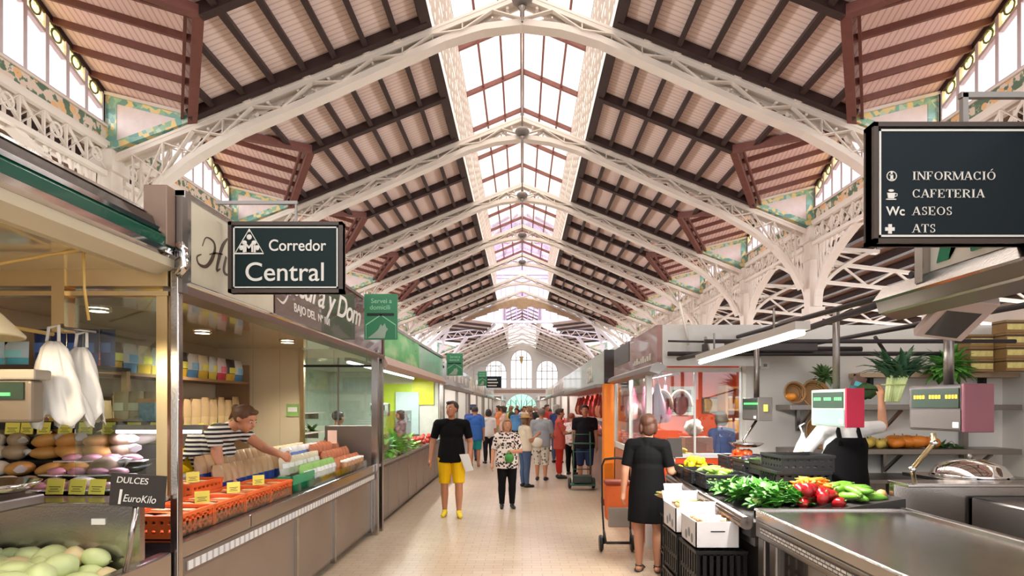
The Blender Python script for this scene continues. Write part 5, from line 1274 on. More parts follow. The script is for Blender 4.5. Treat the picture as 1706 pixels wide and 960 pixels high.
for pts, r in (([at(1130, 598, 6.6), at(1290, 566, 4.6), at(1500, 495, 3.3)], .022), ([(1.6, 6.6, 2.25), (4.8, 6.6, 2.25)], .025), ([(2.2, 3.4, 2.42), (5, 3.4, 2.42)], .022), ([(2.4, 3.4, 2.4), (2.4, 6.9, 2.45)], .022), ([(3.4, 3.4, 2.35), (3.4, 6.9, 2.4)], .022), ([(1.7, 5.6, 2.28), (4.6, 5.6, 2.28)], .02), ([at(1458, 562, 6.6), at(1482, 598, 6.85)], .02), ([(2.2, 6.9, 2.33), (3.9, 6.9, 2.33)], .03)):
    MB().tube(pts, r, 8).build('pipe', m_pipe, pf)
MB().box(2.0, 3.2, 6.5, 6.95, 2.28, 2.36).build('tray', M('dark_tray', (70, 62, 62), .5), pf)
mc = thing('stall_canopy', 'grey steel canopy edge with a white sign at the upper right', 'canopy', (2.1, 2, 2.2))
prof = [(2.0, 2.27), (2.02, 2.2), (2.1, 2.17), (2.3, 2.2), (2.6, 2.32), (2.6, 2.4), (2.05, 2.33)]
strip(prof, m_steel2, 'edge_profile', mc, -.5, 3.4); strip([(1.985, 2.27), (2.0, 2.26), (2.05, 2.335), (2.04, 2.345)], m_steel, 'bright_edge', mc, -.5, 3.4); strip([(2.01, 2.2), (2.02, 2.19), (2.1, 2.155), (2.1, 2.17)], m_steel2, 'lower_rail', mc, -.5, 3.35)
MB().box(2.0, 2.06, 3.0, 3.06, 2.3, 2.75).build('sign_post', m_steel, mc)
ms = thing('shop_sign', 'white shop sign with a green italic M half hidden by the information sign', 'sign', (2.06, 2, 2.34)); MB().box(2.04, 2.07, -.5, 3.0, 2.35, 2.8).build('panel', M('white_sign', (238, 236, 228), .35), ms)
text('M.', .42, M('emerald_print', (0, 128, 92), .4), (2.036, 2.95, 2.4), RZ_, parent=ms, shear=.35, bold=.02, extrude=.003)
MB().box(2.03, 2.08, -.5, 3.02, 2.79, 2.83).build('cap', m_steel2, ms)
# --- back wall of the vegetable stall with shelves
tag(MB().box(2.66, 7.5, 7.0, 7.1, 0, 2.62).build('wall_right', m_plaster), kind='structure')
tag(MB().box(5.6, 5.7, .5, 7.0, 0, 2.6).build('wall_right', m_plaster), kind='structure')
for z, nm, x0, x1 in ((1.69, 'upper steel shelf with baskets on the white wall', 2.95, 5.5), (1.2, 'lower steel shelf with pumpkins on the white wall', 2.95, 5.5)):
    s = thing('wall_shelf', nm, 'shelf', (4, 6.8, z)); MB().box(x0, x1, 6.6, 6.99, z-.06, z).build('board', m_steel2, s, bevel=.006)
    for x in (3.2, 4.2, 5.2): MB().box(x-.02, x+.02, 6.95, 6.99, z-.3, z).beam((x, 6.65, z-.06), (x, 6.97, z-.28), .03, .03).build('bracket', m_steel2, s)
s = thing('wall_shelf', 'narrow brown wooden shelf above the leeks', 'shelf', (4.5, 6.85, 2.05)); MB().box(3.8, 5.59, 6.75, 6.99, 2.0, 2.05).build('board', M('pale_wood', (186, 160, 130), .6), s); MB().box(4.0, 4.04, 6.9, 6.99, 1.85, 2.0).box(5.3, 5.34, 6.9, 6.99, 1.85, 2.0).build('bracket', m_dark, s)
st = one(MB().box(5.08, 5.13, 6.9, 6.98, 0, 1.8), 'shelf_upright', m_steel2, 'steel upright at the right end of the wall shelves', 'upright')
def basket(label, c, r, tilt):
    o = thing('basket', label, 'basket', c)
    e = [(0, .0), (r*.7, .0), (r*.95, .06), (r, .1), (r*.97, .105), (r*.9, .06), (r*.68, .015), (0, .012)]
    def wick(nt, tc, b):
        w = nt.nodes.new('ShaderNodeTexWave'); w.wave_type = 'RINGS'; w.rings_direction = 'Z'; w.inputs['Scale'].default_value = 22; w.inputs['Distortion'].default_value = 2
        nt.links.new(tc.outputs['Object'], w.inputs['Vector']); return ramp(nt, w.outputs['Fac'], [(0, (112, 78, 46)), (1, (186, 142, 92))])
    b = MB().lathe(e, (0, 0, 0), 24); ob = b.build('bowl', node_mat('wicker', wick, .7), o, local=True)
    rm = MB().tube([(r*math.cos(a*math.pi/14), r*math.sin(a*math.pi/14), .1) for a in range(29)], .012, 6, caps=False).build('rim', node_mat('wicker', wick), o, local=True)
    o.rotation_euler = tilt; return o
basket('round wicker basket leaning at the left end of the upper shelf', at(1318, 657, 6.72), .115, (R(80), 0, 0))
basket('wicker basket leaning second from the left on the upper shelf', at(1352, 662, 6.75), .16, (R(72), R(10), 0))
basket('large wide wicker basket hanging below the upper shelf', at(1365, 722, 6.86), .19, (R(78), R(-8), 0))
p = fruit('small_pumpkin', 'small orange pumpkin in the leftmost wicker basket', 'pumpkin', (226, 140, 44), (.06, .06, .045), 'small pumpkins', ribs=8); p.location = at(1318, 668, 6.6)
pile(fruit('pumpkin', 'orange pumpkin on the lower wall shelf right of the vendor', 'pumpkin', (222, 128, 40), (.1, .1, .07), 'pumpkins on the lower shelf', (150, 130, 80), ribs=9), 4.15, 4.65, 6.7, 6.9, 1.2, 6, tilt=.15, seed=15)
pile(fruit('squash', 'yellowish squash on the lower wall shelf beside the pumpkins', 'squash', (206, 176, 80), (.07, .07, .06), 'squashes on the lower shelf', ribs=6), 3.85, 4.15, 6.7, 6.9, 1.2, 4, tilt=.3, seed=16)
pile(leafy('green_bunch', 'small green bunch on the lower shelf right of the pumpkins', 'greens', (70, 106, 50), 16, .12, .05, None, 'greens on the lower shelf', seed=5), 4.7, 4.95, 6.7, 6.9, 1.2, 3, tilt=.3, seed=17)
pl = leafy('potted_plant', 'bushy green plant standing on the upper shelf above the baskets', 'plant', (92, 126, 70), 60, .2, .06, (90, 110, 60), None, (.1, 1.5), 8, .06); pl.location = at(1372, 640, 6.75); pl.scale = (1, .8, 1)
pc_ = leafy('parsley_bunch', 'large leafy celery bunch standing right of the leeks', 'celery', (84, 146, 52), 150, .3, .13, (150, 190, 90), None, (.2, 1.5), 9, .12); pc_.location = at(1578, 640, 6.6); pc_.scale = (1.1, .8, 1.1)
ck = thing('green_cabbage', 'dark green vegetable lying on the upper shelf beside the teal packet', 'cabbage', at(1440, 652, 6.72)); MB().ell(at(1442, 652, 6.72), (.13, .09, .09), jit=.1).build('head', M('cabbage_green', (64, 96, 52), .6, var=.25, scale=18), ck); leafm = MB()
for k in range(8): leaf(leafm, at(1442, 656, 6.72), k*.8, .6, .2, .12)
leafm.build('leaves', M('cabbage_green', (64, 96, 52)), ck, solid=.002)
tp = packet('teal_packet', 'teal packet standing on the upper shelf', .16, .2, .08, (30, 140, 150), (120, 90, 80), 'teal packet'); tp.location = at(1424, 655, 6.75); tp.rotation_euler = (0, R(20), 0)
# leeks held up by the vendor
lk = thing('leek_bunch', 'bunch of leeks held upright by the vendor', 'leeks', at(1483, 668, 5.25)); base = at(1484, 664, 5.25); m1 = MB(); m2 = MB(); r_ = random.Random(4)
for k in range(9):
    dx = (k-4)*.013; top = base+Vector((dx*1.5+.05, r_.uniform(-.03, .03), .2)); m1.tube([base+Vector((dx, r_.uniform(-.02, .02), -.03)), top], [.016, .014], 8)
    for q in range(9): leaf(m2, top-Vector((0, 0, .03)), r_.uniform(-.6, .6) if r_.random() < .75 else r_.uniform(2, 4), r_.uniform(.9, 1.5), r_.uniform(.24, .38), .055, r_.uniform(.5, 1.4))
m1.build('shafts', M('leek_white', (214, 226, 160), .4), lk); m2.build('leaves', M('leek_green', (62, 104, 72), .5, var=.2), lk, solid=.002)
tie = MB().tube([base+Vector((.11*math.cos(a*.63)+.03, .05*math.sin(a*.63), .12)) for a in range(11)], .006, 5).build('band', M('string', (190, 200, 120), .6), lk)
# cartons on the wall at the right edge
cb = thing('small_carton', '', 'carton', (0, 0, 0), 'small cartons on the right wall shelf')
MB().box(-.13, .13, -.1, .1, 0, .135).build('box', M('brown_card', (150, 116, 72), .7, var=.15), cb); MB().box(-.12, .12, -.104, -.1, .03, .09).build('print', M('cream_print', (226, 206, 130), .6, var=.2, scale=30), cb); MB().box(-.132, .132, -.104, .1, .1, .112).build('dark_band', M('dark_band', (60, 48, 40), .6), cb); u = []
for c_ in range(3):
    for r2 in range(3 if c_ == 0 else 4): spawn(cb, u, (5.21+.27*c_-.14, 6.72-.16*(c_ > 0), 2.055+.138*r2), label='small brown carton on the wall shelf, %s column, %s from the bottom' % (['left', 'middle', 'right'][c_], ['first', 'second', 'third', 'fourth'][r2]))
sw = thing('wall_switch', 'small white switch box on the wall over the baskets', 'switch', at(1274, 609, 6.98)); c = at(1274, 609, 6.97); MB().box(c.x-.05, c.x+.05, 6.96, 6.998, c.z-.04, c.z+.04).build('box', m_paper, sw); MB().box(c.x-.015, c.x+.02, 6.95, 6.96, c.z-.015, c.z+.015).build('rocker', M('grey_rocker', (140, 136, 132), .5), sw)
wc = MB().tube([at(1254, 590, 6.9), at(1262, 625, 6.9), at(1258, 645, 6.9), at(1262, 662, 6.2)], .01, 6).build('cable', m_pipe); tag(wc, 'dark cable hanging down to the small grey scale', 'cable')
wk = thing('work_table', 'steel work table against the white wall behind the vendor', 'table', (3.8, 6.6, 0)); MB().box(2.9, 5.0, 6.3, 6.95, .86, .9).build('table_top', m_steel2, wk)
for x in (2.95, 3.9, 4.95): MB().box(x-.03, x+.03, 6.33, 6.39, 0, .86).build('leg', m_steel2, wk)
MB().box(3.0, 3.8, 6.45, 6.95, 0, .84).build('cupboard', M('grey_cupboard', (176, 168, 160), .4, .5), wk)

# --- butcher's stall beyond: glazed side, orange walls, hanging meat
m_orange = M('orange_wall', (236, 84, 30), .5, var=.04)
b = thing('butcher_stall', 'glazed butcher stall with orange walls beyond the vegetable stall', 'stall', (2.2, 8.4, 0))
MB().box(1.55, 2.64, 7.12, 7.16, 0, 1.08).build('side_panel', m_orange, b)
MB().box(1.5, 1.54, 7.15, 9.8, 0, 1.0).build('front_panel', M('grey_orange_panel', (196, 120, 84), .4), b)
MB().box(2.2, 5.0, 10.0, 10.1, 0, 2.6).build('rear_wall', m_orange, b); MB().box(4.4, 4.5, 7.15, 10.0, 0, 2.6).build('outer_wall', m_orange, b)
MB().box(1.55, 4.5, 7.15, 10.0, 2.5, 2.56).build('soffit', m_plaster, b)
MB().box(1.56, 2.62, 7.13, 7.138, 1.08, 2.1).build('side_pane', m_glass, b); MB().box(1.515, 1.523, 7.2, 9.7, 1.1, 2.05).build('front_pane', m_glass, b)
f = MB()
for x in (1.5, 2.62): f.box(x-.03, x+.04, 7.1, 7.17, 0, 2.15)
for z in (1.08, 2.1): f.box(1.5, 2.64, 7.1, 7.17, z-.02, z+.03)
f.box(2.04, 2.06, 7.12, 7.15, 1.1, 2.1); f.box(1.5, 1.55, 9.7, 9.78, 0, 2.15); f.box(1.5, 1.55, 7.15, 9.75, 1.02, 1.1); f.box(1.5, 1.55, 8.4, 8.43, 1.1, 2.1); f.build('frame', M('white_frame', (230, 226, 222), .4), b)
MB().box(1.6, 2.3, 7.3, 9.7, .0, .95).build('display_base', M('meat_case', (150, 90, 80), .5), b)
MB().box(2.6, 2.68, 6.98, 7.16, 0, 2.35).build('grey_post', m_plaster, b)
fs = thing('shop_fascia', 'reddish brown butcher sign board along the aisle', 'sign', (1.5, 8.2, 2.2))
MB().box(1.5, 1.56, 6.68, 9.8, 2.16, 2.58).build('board', M('rose_brown_panel', (150, 100, 88), .3, coat=.4), fs); MB().box(1.494, 1.5, 8.4, 9.75, 2.3, 2.58).build('dark_square', M('near_black_panel', (40, 30, 30), .3), fs)
MB().box(1.56, 2.66, 6.68, 6.72, 2.12, 2.58).build('end_panel', M('grey_white_panel', (206, 200, 194), .5), fs)
strip([(1.42, 2.12), (1.4, 2.06), (1.5, 2.03), (1.6, 2.1), (1.5, 2.16)], m_steel2, 'awning_rail', fs, 6.6, 9.85)
m = MB()
for k in range(9): m.box(1.494, 1.499, 7.0+.13*k, 7.07+.13*k+.02*(k % 2), 2.21, 2.29-.02*(k % 3))
m.build('lettering', m_letter, fs)
aw = thing('awning_motor', 'small grey bracket box above the glazed butcher side', 'bracket', at(1188, 572, 6.5)); c = at(1190, 570, 6.5); MB().obox(c, (.16, .1, .16), (0, R(-15), 0)).build('box', M('light_grey_box', (206, 202, 200), .4), aw); MB().tube([c+Vector((-.5, 0, .01)), c], .012, 6).build('rod', m_pipe, aw); MB().tube([c+Vector((-.25, .1, -.02)), c+Vector((-.35, .1, .45))], .012, 6).build('stay', m_white, aw)
tube_lamp('left white tube lamp inside the butcher stall', (1.75, 7.6, 2.2), (1.75, 8.9, 2.2), power=70, rod=.33)
tube_lamp('right white tube lamp inside the butcher stall', (2.5, 7.6, 2.22), (3.4, 7.7, 2.22), power=90, rod=.31)
pg = thing('poster', 'white framed chart with nine green pictures on the orange wall', 'poster', (2.7, 9.97, 1.6)); x0, x1 = at(1116, 0, 9.97).x, at(1156, 0, 9.97).x; z1, z0 = at(0, 644, 9.97).z, at(0, 692, 9.97).z
MB().box(x0, x1, 9.96, 9.995, z0, z1).build('frame', m_paper, pg); m = MB()
for i in range(3):
    for j in range(3): m.box(x0+.04+(x1-x0-.06)*i/3, x0+(x1-x0-.06)*(i+1)/3+.01, 9.95, 9.96, z0+.05+(z1-z0-.08)*j/3, z0+.02+(z1-z0-.08)*(j+1)/3)
m.build('pictures', M('chart_green', (130, 156, 138), .6, var=.3, scale=14), pg)
pg = thing('picture', 'brown framed picture on the orange wall behind the customer', 'picture', (3.3, 9.97, 1.7)); x0, x1 = at(1170, 0, 9.97).x, at(1212, 0, 9.97).x
MB().box(x0, x1, 9.96, 9.995, 1.55, 1.82).build('frame', M('brown_frame2', (120, 80, 50), .5), pg); MB().box(x0+.03, x1-.03, 9.95, 9.96, 1.58, 1.79).build('print', M('picture_print', (206, 160, 110), .6, var=.4, scale=9), pg)
sh_ = thing('shelf_unit', 'wooden shelf unit with jars at the right end of the orange wall', 'shelves', (3.6, 9.6, 0)); m = MB()
for z in (.9, 1.25, 1.6, 1.95): m.box(3.25, 3.75, 9.5, 9.9, z, z+.03)
m.box(3.22, 3.26, 9.5, 9.9, 0, 2.0); m.box(3.74, 3.78, 9.5, 9.9, 0, 2.0); m.build('carcass', M('honey_wood', (206, 150, 80), .5), sh_)
jr = thing('jar', 'amber jar on the wooden shelf unit in the butcher stall', 'jar', (0, 0, 0), 'jars in the butcher stall'); MB().lathe([(0, 0), (.05, 0), (.05, .14), (.035, .17)], n=12).build('body', M('amber_jar', (220, 150, 60), .2, var=.2), jr); MB().lathe([(.04, .17), (.04, .2), (0, .2)], n=12).build('lid', m_white, jr); u = []
for z in (.93, 1.28, 1.63):
    for i in range(4): spawn(jr, u, (3.32+.12*i, 9.6, z))
def ham(name, label, rgb, fat, r, L, grp):
    o = thing(name, label, 'meat', (0, 0, 0), grp)
    MB().lathe([(0, 0), (r*.6, .02), (r, L*.25), (r*.85, L*.5), (r*.4, L*.8), (r*.22, L)], n=12, sy=.6).build('flesh', M(name+'_flesh', rgb, .4, var=.22, scale=12), o)
    MB().ell((0, r*.25, L*.3), (r*.8, r*.45, L*.28)).build('fat', M(name+'_fat', fat, .45, var=.1), o); MB().tube([(0, 0, L), (0, 0, L+.12)], .006, 5).build('hook', m_steel2, o)
    return o
hm = ham('hanging_ham', 'purple red ham hanging behind the butcher glass', (170, 84, 110), (236, 180, 180), .12, .5, 'hams behind the butcher glass'); u = []
for i in range(5): spawn(hm, u, (1.68+.0*i+.2*(i % 2), 7.45+.42*i, 1.45), rz=i*.8)
rk = thing('hook_bar', 'steel bar carrying the hanging hams', 'bar', (1.75, 8.3, 2.07)); MB().tube([(1.68, 7.2, 2.07), (1.68, 9.7, 2.07)], .012, 6).tube([(1.88, 7.2, 2.07), (1.88, 9.7, 2.07)], .012, 6).build('bar', m_steel2, rk)
rib = thing('rib_rack', 'pale pink rack of ribs arched behind the butcher glass', 'meat', (0, 0, 0), 'rib racks behind the butcher glass'); m = MB()
m.tube([(.15*math.cos(a), 0, .3+.2*math.sin(a)) for a in [math.pi*k/10-.2 for k in range(13)]], .035, 8); m.build('rind', M('pale_rind', (236, 176, 160), .45, var=.12), rib); MB().ell((0, .03, .3), (.13, .04, .18)).build('flesh', M('dark_flesh', (150, 60, 70), .45, var=.25, scale=18), rib); u = []
for i in range(2): spawn(rib, u, (1.74+.27*i, 7.5+.1*i, 1.46), scale=.8)
ch = thing('plucked_chicken', 'yellow plucked chicken in the butcher case', 'chicken', (0, 0, 0), 'yellow chickens in the butcher case'); MB().ell((0, 0, .07), (.09, .12, .07)).build('flesh', M('chicken_skin', (232, 200, 96), .45, var=.1), ch); MB().ell((-.07, -.09, .07), (.03, .06, .03), rot=(0, 0, -.5)).ell((.07, -.09, .07), (.03, .06, .03), rot=(0, 0, .5)).build('thighs', M('chicken_skin', (232, 200, 96)), ch); u = []
for i in range(12): spawn(ch, u, (1.68+.19*(i % 3), 7.42+.25*(i//3), .96+.1*((i+i//3) % 2)), rz=.4*i)
cl = thing('white_cloth', 'white paper wrapped bundle behind the butcher side glass', 'bundle', (2.25, 7.6, .95)); MB().ell((2.2, 7.7, 1.4), (.12, .09, .1), jit=.16).build('wrap', M('rosy_white', (226, 190, 176), .6, var=.2), cl); MB().box(2.05, 2.4, 7.55, 7.85, .0, 1.28).build('stand', M('rosy_steel', (190, 140, 130), .4, .3), cl)
rc_ = thing('butcher_counter', 'white service counter behind the customer in the butcher stall', 'counter', (3.1, 8.0, 0)); MB().box(2.75, 3.9, 7.6, 8.1, 0, .95).build('body', M('white_front', (230, 226, 220), .4), rc_); MB().box(2.73, 3.92, 7.58, 8.12, .95, .99).build('top', m_steel, rc_)

# --- meat stalls further along on the right, long pale green sign
m3 = thing('shop_fascia', 'long pale green shop sign on the right beyond the orange pillar', 'sign', (1.42, 15, 2.05))
MB().box(1.43, 1.75, 10.45, 20.5, 2.06, 2.64).build('panel', M('pale_sage_panel', (196, 210, 200), .25, coat=.5, var=.05), m3); MB().box(1.42, 1.9, 10.38, 10.45, 2.04, 2.65).build('end_block', M('near_black_panel', (40, 30, 30)), m3)
text('SIRA', .42, m_letter, (1.425, 13.2, 2.18), RZ_, parent=m3, bold=.02, extrude=.004, sx=1.2)
MB().box(1.3, 1.9, 10.5, 20.5, 2.0, 2.06).build('awning_rail', m_steel2, m3)
op = thing('orange_pillar', 'bright orange pillar between the two meat stalls', 'pillar', (1.45, 10.4, 0)); MB().box(1.38, 1.58, 10.1, 10.36, 0, 2.05).build('shaft', M('amber_pillar', (250, 140, 20), .5), op); MB().box(1.36, 1.6, 10.08, 10.38, 0, .1).build('foot', M('rust_foot', (150, 70, 30), .5), op)
ms_ = thing('meat_stall', 'long red meat stall under the pale green sign', 'stall', (2.2, 15, 0))
MB().box(1.65, 2.3, 10.5, 20.4, 0, 1.0).build('counter', M('rose_steel', (206, 170, 164), .35, .5), ms_); MB().box(1.66, 1.68, 10.5, 20.4, 1.0, 1.35).build('glass', m_glass, ms_); MB().box(3.6, 3.7, 10.5, 20.4, 0, 2.6).build('rear_wall', M('dark_red_wall', (176, 70, 56), .5), ms_); MB().box(1.6, 3.6, 10.5, 20.4, 2.66, 2.7).build('soffit', m_plaster, ms_)
MB().tube([(1.9, 10.6, 2.0), (1.9, 20.3, 2.0)], .015, 6).build('hanging_bar', m_steel2, ms_)
tube_lamp('pinkish white tube lamp along the far meat stall', (1.95, 10.8, 2.2), (1.95, 20.0, 2.2), power=220, col=(1, .62, .6))
u = []; hm2 = ham('cured_ham', 'dark red cured ham hanging in the far meat stall', (160, 44, 30), (226, 150, 110), .13, .55, 'hams in the far meat stall')
for i in range(34): spawn(hm2, u, (1.85+.25*(i % 2), 10.8+.28*i, 1.38), rz=i*.7, scale=rnd.uniform(.85, 1.1))
u = []; mt = thing('meat_cut', 'red cut of meat on the far meat counter', 'meat', (0, 0, 0), 'cuts on the far meat counter'); MB().ell((0, 0, .05), (.14, .1, .06), jit=.06).build('flesh', M('red_flesh', (206, 84, 78), .4, var=.25, scale=14), mt); MB().ell((.03, .02, .09), (.09, .06, .03)).build('fat', M('pale_rind', (236, 176, 160)), mt)
for i in range(44): spawn(mt, u, (1.78+.2*(i % 3), 10.7+.22*i, 1.0+.03*(i % 2)), rz=i)
# ================================================================ people
def cap(mb, p, q, r0, r1, flat0=False, flat1=False, n=12):
    """tapered limb segment with rounded (or flat) ends"""
    p, q = Vector(p), Vector(q); d = q-p; L = d.length
    if L < 1e-6: return mb.ell(p, r0)
    d /= L; pts = []; rs = []
    if not flat0:
        for a in (80, 60, 35): pts.append(p-d*r0*math.sin(R(a))); rs.append(r0*math.cos(R(a)))
    pts.append(p); rs.append(r0); pts.append(q); rs.append(r1)
    if not flat1:
        for a in (35, 60, 80): pts.append(q+d*r1*math.sin(R(a))); rs.append(r1*math.cos(R(a)))
    return mb.tube(pts, rs, n)
def fuse(mb, name, mat, parent, voxel, smooth=4):
    """one continuous skin over overlapping shapes"""
    o = mb.build(name, mat, None)
    m = o.modifiers.new('r', 'REMESH'); m.mode = 'VOXEL'; m.voxel_size = voxel; m.use_smooth_shade = True
    if smooth: k = o.modifiers.new('s', 'SMOOTH'); k.factor = .5; k.iterations = smooth
    me = bpy.data.meshes.new_from_object(o.evaluated_get(bpy.context.evaluated_depsgraph_get()))
    bpy.data.objects.remove(o); me.name = name; me.materials.clear(); me.materials.append(mat)
    for pl in me.polygons: pl.use_smooth = True
    o = bpy.data.objects.new(name, me); COL.objects.link(o); o.parent = parent; return o
SKIN = M('skin_light', (206, 146, 114), .5, var=.04); SKIN2 = M('skin_tan', (188, 128, 98), .5, var=.04)
EYEW = M('eye_white', (240, 236, 230), .3, var=0); EYED = M('eye_dark', (44, 30, 24), .2, var=0); LIP = M('lips', (176, 98, 88), .5, var=0)
def person(label, x, y, rz, H=1.7, female=False, skin=SKIN, hair=((60, 42, 34), 'short'), top=None, sleeve=.6, bottom=None, length=1.0, dress=False, skirt=None, shoes=None,
           arms=None, legs=None, lean=0, head=(0, 0), voxel=.012, stout=1.0, hem=.5, group=None, apron=None, hat=None, z=0, detail=True):
    P = thing('person', label, 'person', (x, y, z), group, rz=rz)
    h = H; V = Vector
    sw = (.102 if female else .118)*h; hw = .052*h
    arms = arms or {}; legs = legs or {}
    piv = V((0, 0, .52*h)); rot = Matrix.Rotation(lean, 3, 'X')
    U = lambda v: piv + rot @ (V(v)-piv)
    J = {}
    J['pelvis'] = V((0, 0, .53*h)); J['waist'] = U((0, 0, .61*h)); J['chest'] = U((0, .0, .725*h)); J['neck'] = U((0, .01*h, .825*h)); J['nt'] = U((0, -.002*h, .868*h))
    hc = J['nt'] + (rot @ V((0, -.012*h, .062*h)))
    Dn = lambda v: V(v).normalized()
    for s, k in ((1, 'L'), (-1, 'R')):
        J['sh'+k] = U((s*sw, .008*h, .805*h)); ua, fa = arms.get(k, ((s*.12, .03, -1), (s*.05, -.12, -1)))
        J['el'+k] = J['sh'+k]+Dn(ua)*.172*h; J['wr'+k] = J['el'+k]+Dn(fa)*.148*h; J['hd'+k] = Dn(fa)
        J['hip'+k] = V((s*hw, 0, .51*h)); th, shn = legs.get(k, ((s*.02, -.01, -1), (0, .02, -1)))
        J['kn'+k] = J['hip'+k]+Dn(th)*.235*h; J['an'+k] = J['kn'+k]+Dn(shn)*.232*h
    low = min(J['anL'].z, J['anR'].z); sh = .04*h-low
    for k in J:
        if k[:2] != 'hd': J[k] = J[k]+V((0, 0, sh))
    hc = hc+V((0, 0, sh)); up = rot @ V((0, 0, 1))
    st = stout
    def torso(m, e, top_only=False):
        fz = .95 if female else 1
        m.ell(J['pelvis'], ((.094 if female else .088)*h*st+e, (.066*h)*st+e, .075*h+e*.5), 16, 10)
        m.ell(J['waist'], ((.078*fz)*h*st+e, .058*h*st+e, .1*h), 16, 10); m.ell(J['chest'], (.092*fz*h*st+e, .064*h*st+e, .105*h+e*.3), 16, 10)
        for s, k in ((1, 'L'), (-1, 'R')):
            cap(m, J['chest']+(J['sh'+k]-J['chest'])*.35+up*.05*h, J['sh'+k]-up*.005*h, .045*h+e, .036*h+e)
            if female: m.ell(J['chest']+rot @ V((s*.04*h, -.052*h, -.005*h)), .036*h+e)
        cap(m, J['chest']+up*.06*h, J['neck'], .055*h+e, .038*h+e*.5)
    def arm(m, k, e, t=2.0):
        a, b, c = J['sh'+k], J['el'+k], J['wr'+k]
        q = min(1, t); cap(m, a, a.lerp(b, q), .032*h*st**.5+e, (.032-.006*q)*h+e, False, t < 1)
        if t > 1: q = t-1; cap(m, b, b.lerp(c, q), .026*h+e, (.025-.008*q)*h+e, False, t < 2)
    def leg(m, k, e, t=2.0):
        a, b, c = J['hip'+k], J['kn'+k], J['an'+k]
        q = min(1, t); cap(m, a, a.lerp(b, q), .054*h*st**.5+e, (.054-.02*q)*h+e, False, t < 1)
        if t > 1:
            q = t-1; mid = b.lerp(c, .3)+V((0, .008*h, 0))
            if q >= .3: cap(m, b, mid, .033*h+e, .034*h+e); cap(m, mid, b.lerp(c, q), .034*h+e, (.034-.014*q)*h+e, False, t < 2)
            else: cap(m, b, b.lerp(c, q), .033*h+e, .034*h+e, False, True)
    # body: one continuous skin
    m = MB(); torso(m, -.006)
    cap(m, J['neck'], J['nt']+up*.02*h, .032*h, .03*h)
    hr = .0605*h
    Hm = Matrix.Rotation(head[0], 3, 'Z') @ Matrix.Rotation(lean*.5+head[1], 3, 'X')
    HP = lambda v: hc + Hm @ (V(v)*hr)
    from mathutils import Euler
    m.ell(hc+Hm @ V((0, .12*hr, .22*hr)), (.8*hr, 1.0*hr, .92*hr), 16, 12); m.ell(HP((0, -.22, -.38)), (.62*hr, .66*hr, .72*hr), 14, 10); m.ell(HP((0, -.5, -.8)), .28*hr)
    cap(m, HP((0, -.86, .12)), HP((0, -1.03, -.22)), .09*hr, .14*hr)
    for s in (-1, 1): m.ell(HP((s*.82, .1, -.02)), (.1*hr, .18*hr, .28*hr))
    for k, s in (('L', 1), ('R', -1)):
        arm(m, k, 0); leg(m, k, 0)
        d = J['hd'+k]; w = J['wr'+k]; nrm = V((-s, 0, 0)); nrm = (nrm-d*nrm.dot(d)).normalized() if abs(d.x) < .9 else V((0, 0, -1)); sd = d.cross(nrm).normalized()
        if sd.y > 0: sd = -sd
        pc = w+d*.036*h
        cap(m, w, pc-sd*.006*h, .017*h, .02*h); cap(m, w, pc+sd*.01*h, .015*h, .016*h); cap(m, w, pc-sd*.015*h, .015*h, .014*h)
        for i, (o_, L_) in enumerate(((-.018, .036), (-.006, .042), (.006, .04), (.018, .032))):
            b0 = pc+sd*o_*-h*.95+d*.012*h; b1 = b0+(d+nrm*.3).normalized()*L_*h*.55; b2 = b1+(d*.7+nrm*.7).normalized()*L_*h*.45
            cap(m, b0, b1, .0056*h, .0052*h, n=6); cap(m, b1, b2, .0052*h, .0044*h, n=6)
        t0 = w+d*.014*h+sd*.014*h; t1 = t0+(d*.7+sd*.8).normalized()*.024*h; cap(m, t0, t1, .0075*h, .006*h, n=6); cap(m, t1, t1+(d+sd*.1+nrm*.3).normalized()*.018*h, .006*h, .005*h, n=6)
        f = J['an'+k]; cap(m, f+V((0, .02*h, -.02*h)), f+V((s*.012*h, -.085*h, -.026*h)), .02*h, .0135*h); cap(m, f, f+V((0, -.03*h, -.018*h)), .02*h, .02*h)
    fuse(m, 'body', skin, P, voxel)
    # face
    if detail:
        for s in (-1, 1):
            e = MB().ell(HP((s*.32, -.8, .06)), (.13*hr, .08*hr, .075*hr), 8, 6); eo = e.build('eye', EYEW, P, local=True)
            MB().ell(HP((s*.32, -.87, .06)), (.06*hr, .03*hr, .065*hr), 8, 6).build('iris', EYED, eo, local=True)
        b = MB()
        for s in (-1, 1): cap(b, HP((s*.18, -.84, .26)), HP((s*.46, -.74, .27)), .035*hr, .03*hr, n=6)
        b.build('eyebrows', M('hair_%d_%d_%d' % hair[0], hair[0], .6), P, local=True)
        MB().ell(HP((0, -.86, -.52)), (.24*hr, .07*hr, .06*hr), 10, 6).build('mouth', LIP, P, local=True)
    # hair
    hm = M('hair_%d_%d_%d' % hair[0], hair[0], .6, var=.15, scale=30, bump=.3, bscale=120); m = MB(); sty = hair[1]
    if sty != 'none':
        m.ell(hc+Hm @ V((0, .24*hr, .36*hr)), (.9*hr, 1.02*hr, .88*hr), 16, 12, jit=.015)
        for s in (-1, 1): m.ell(HP((s*.72, .32, .1)), (.16*hr, .4*hr, .5*hr))
        m.ell(HP((0, -.5, .86)), (.55*hr, .36*hr, .26*hr))
        if sty in ('bob', 'long'):
            for s in (-1, 1): m.ell(HP((s*.7, .3, -.25)), (.28*hr, .6*hr, .75*hr))
            m.ell(HP((0, .75, -.3)), (.75*hr, .42*hr, .85*hr))
        if sty == 'long': m.ell(HP((0, .85, -1.0)), (.7*hr, .32*hr, .9*hr))
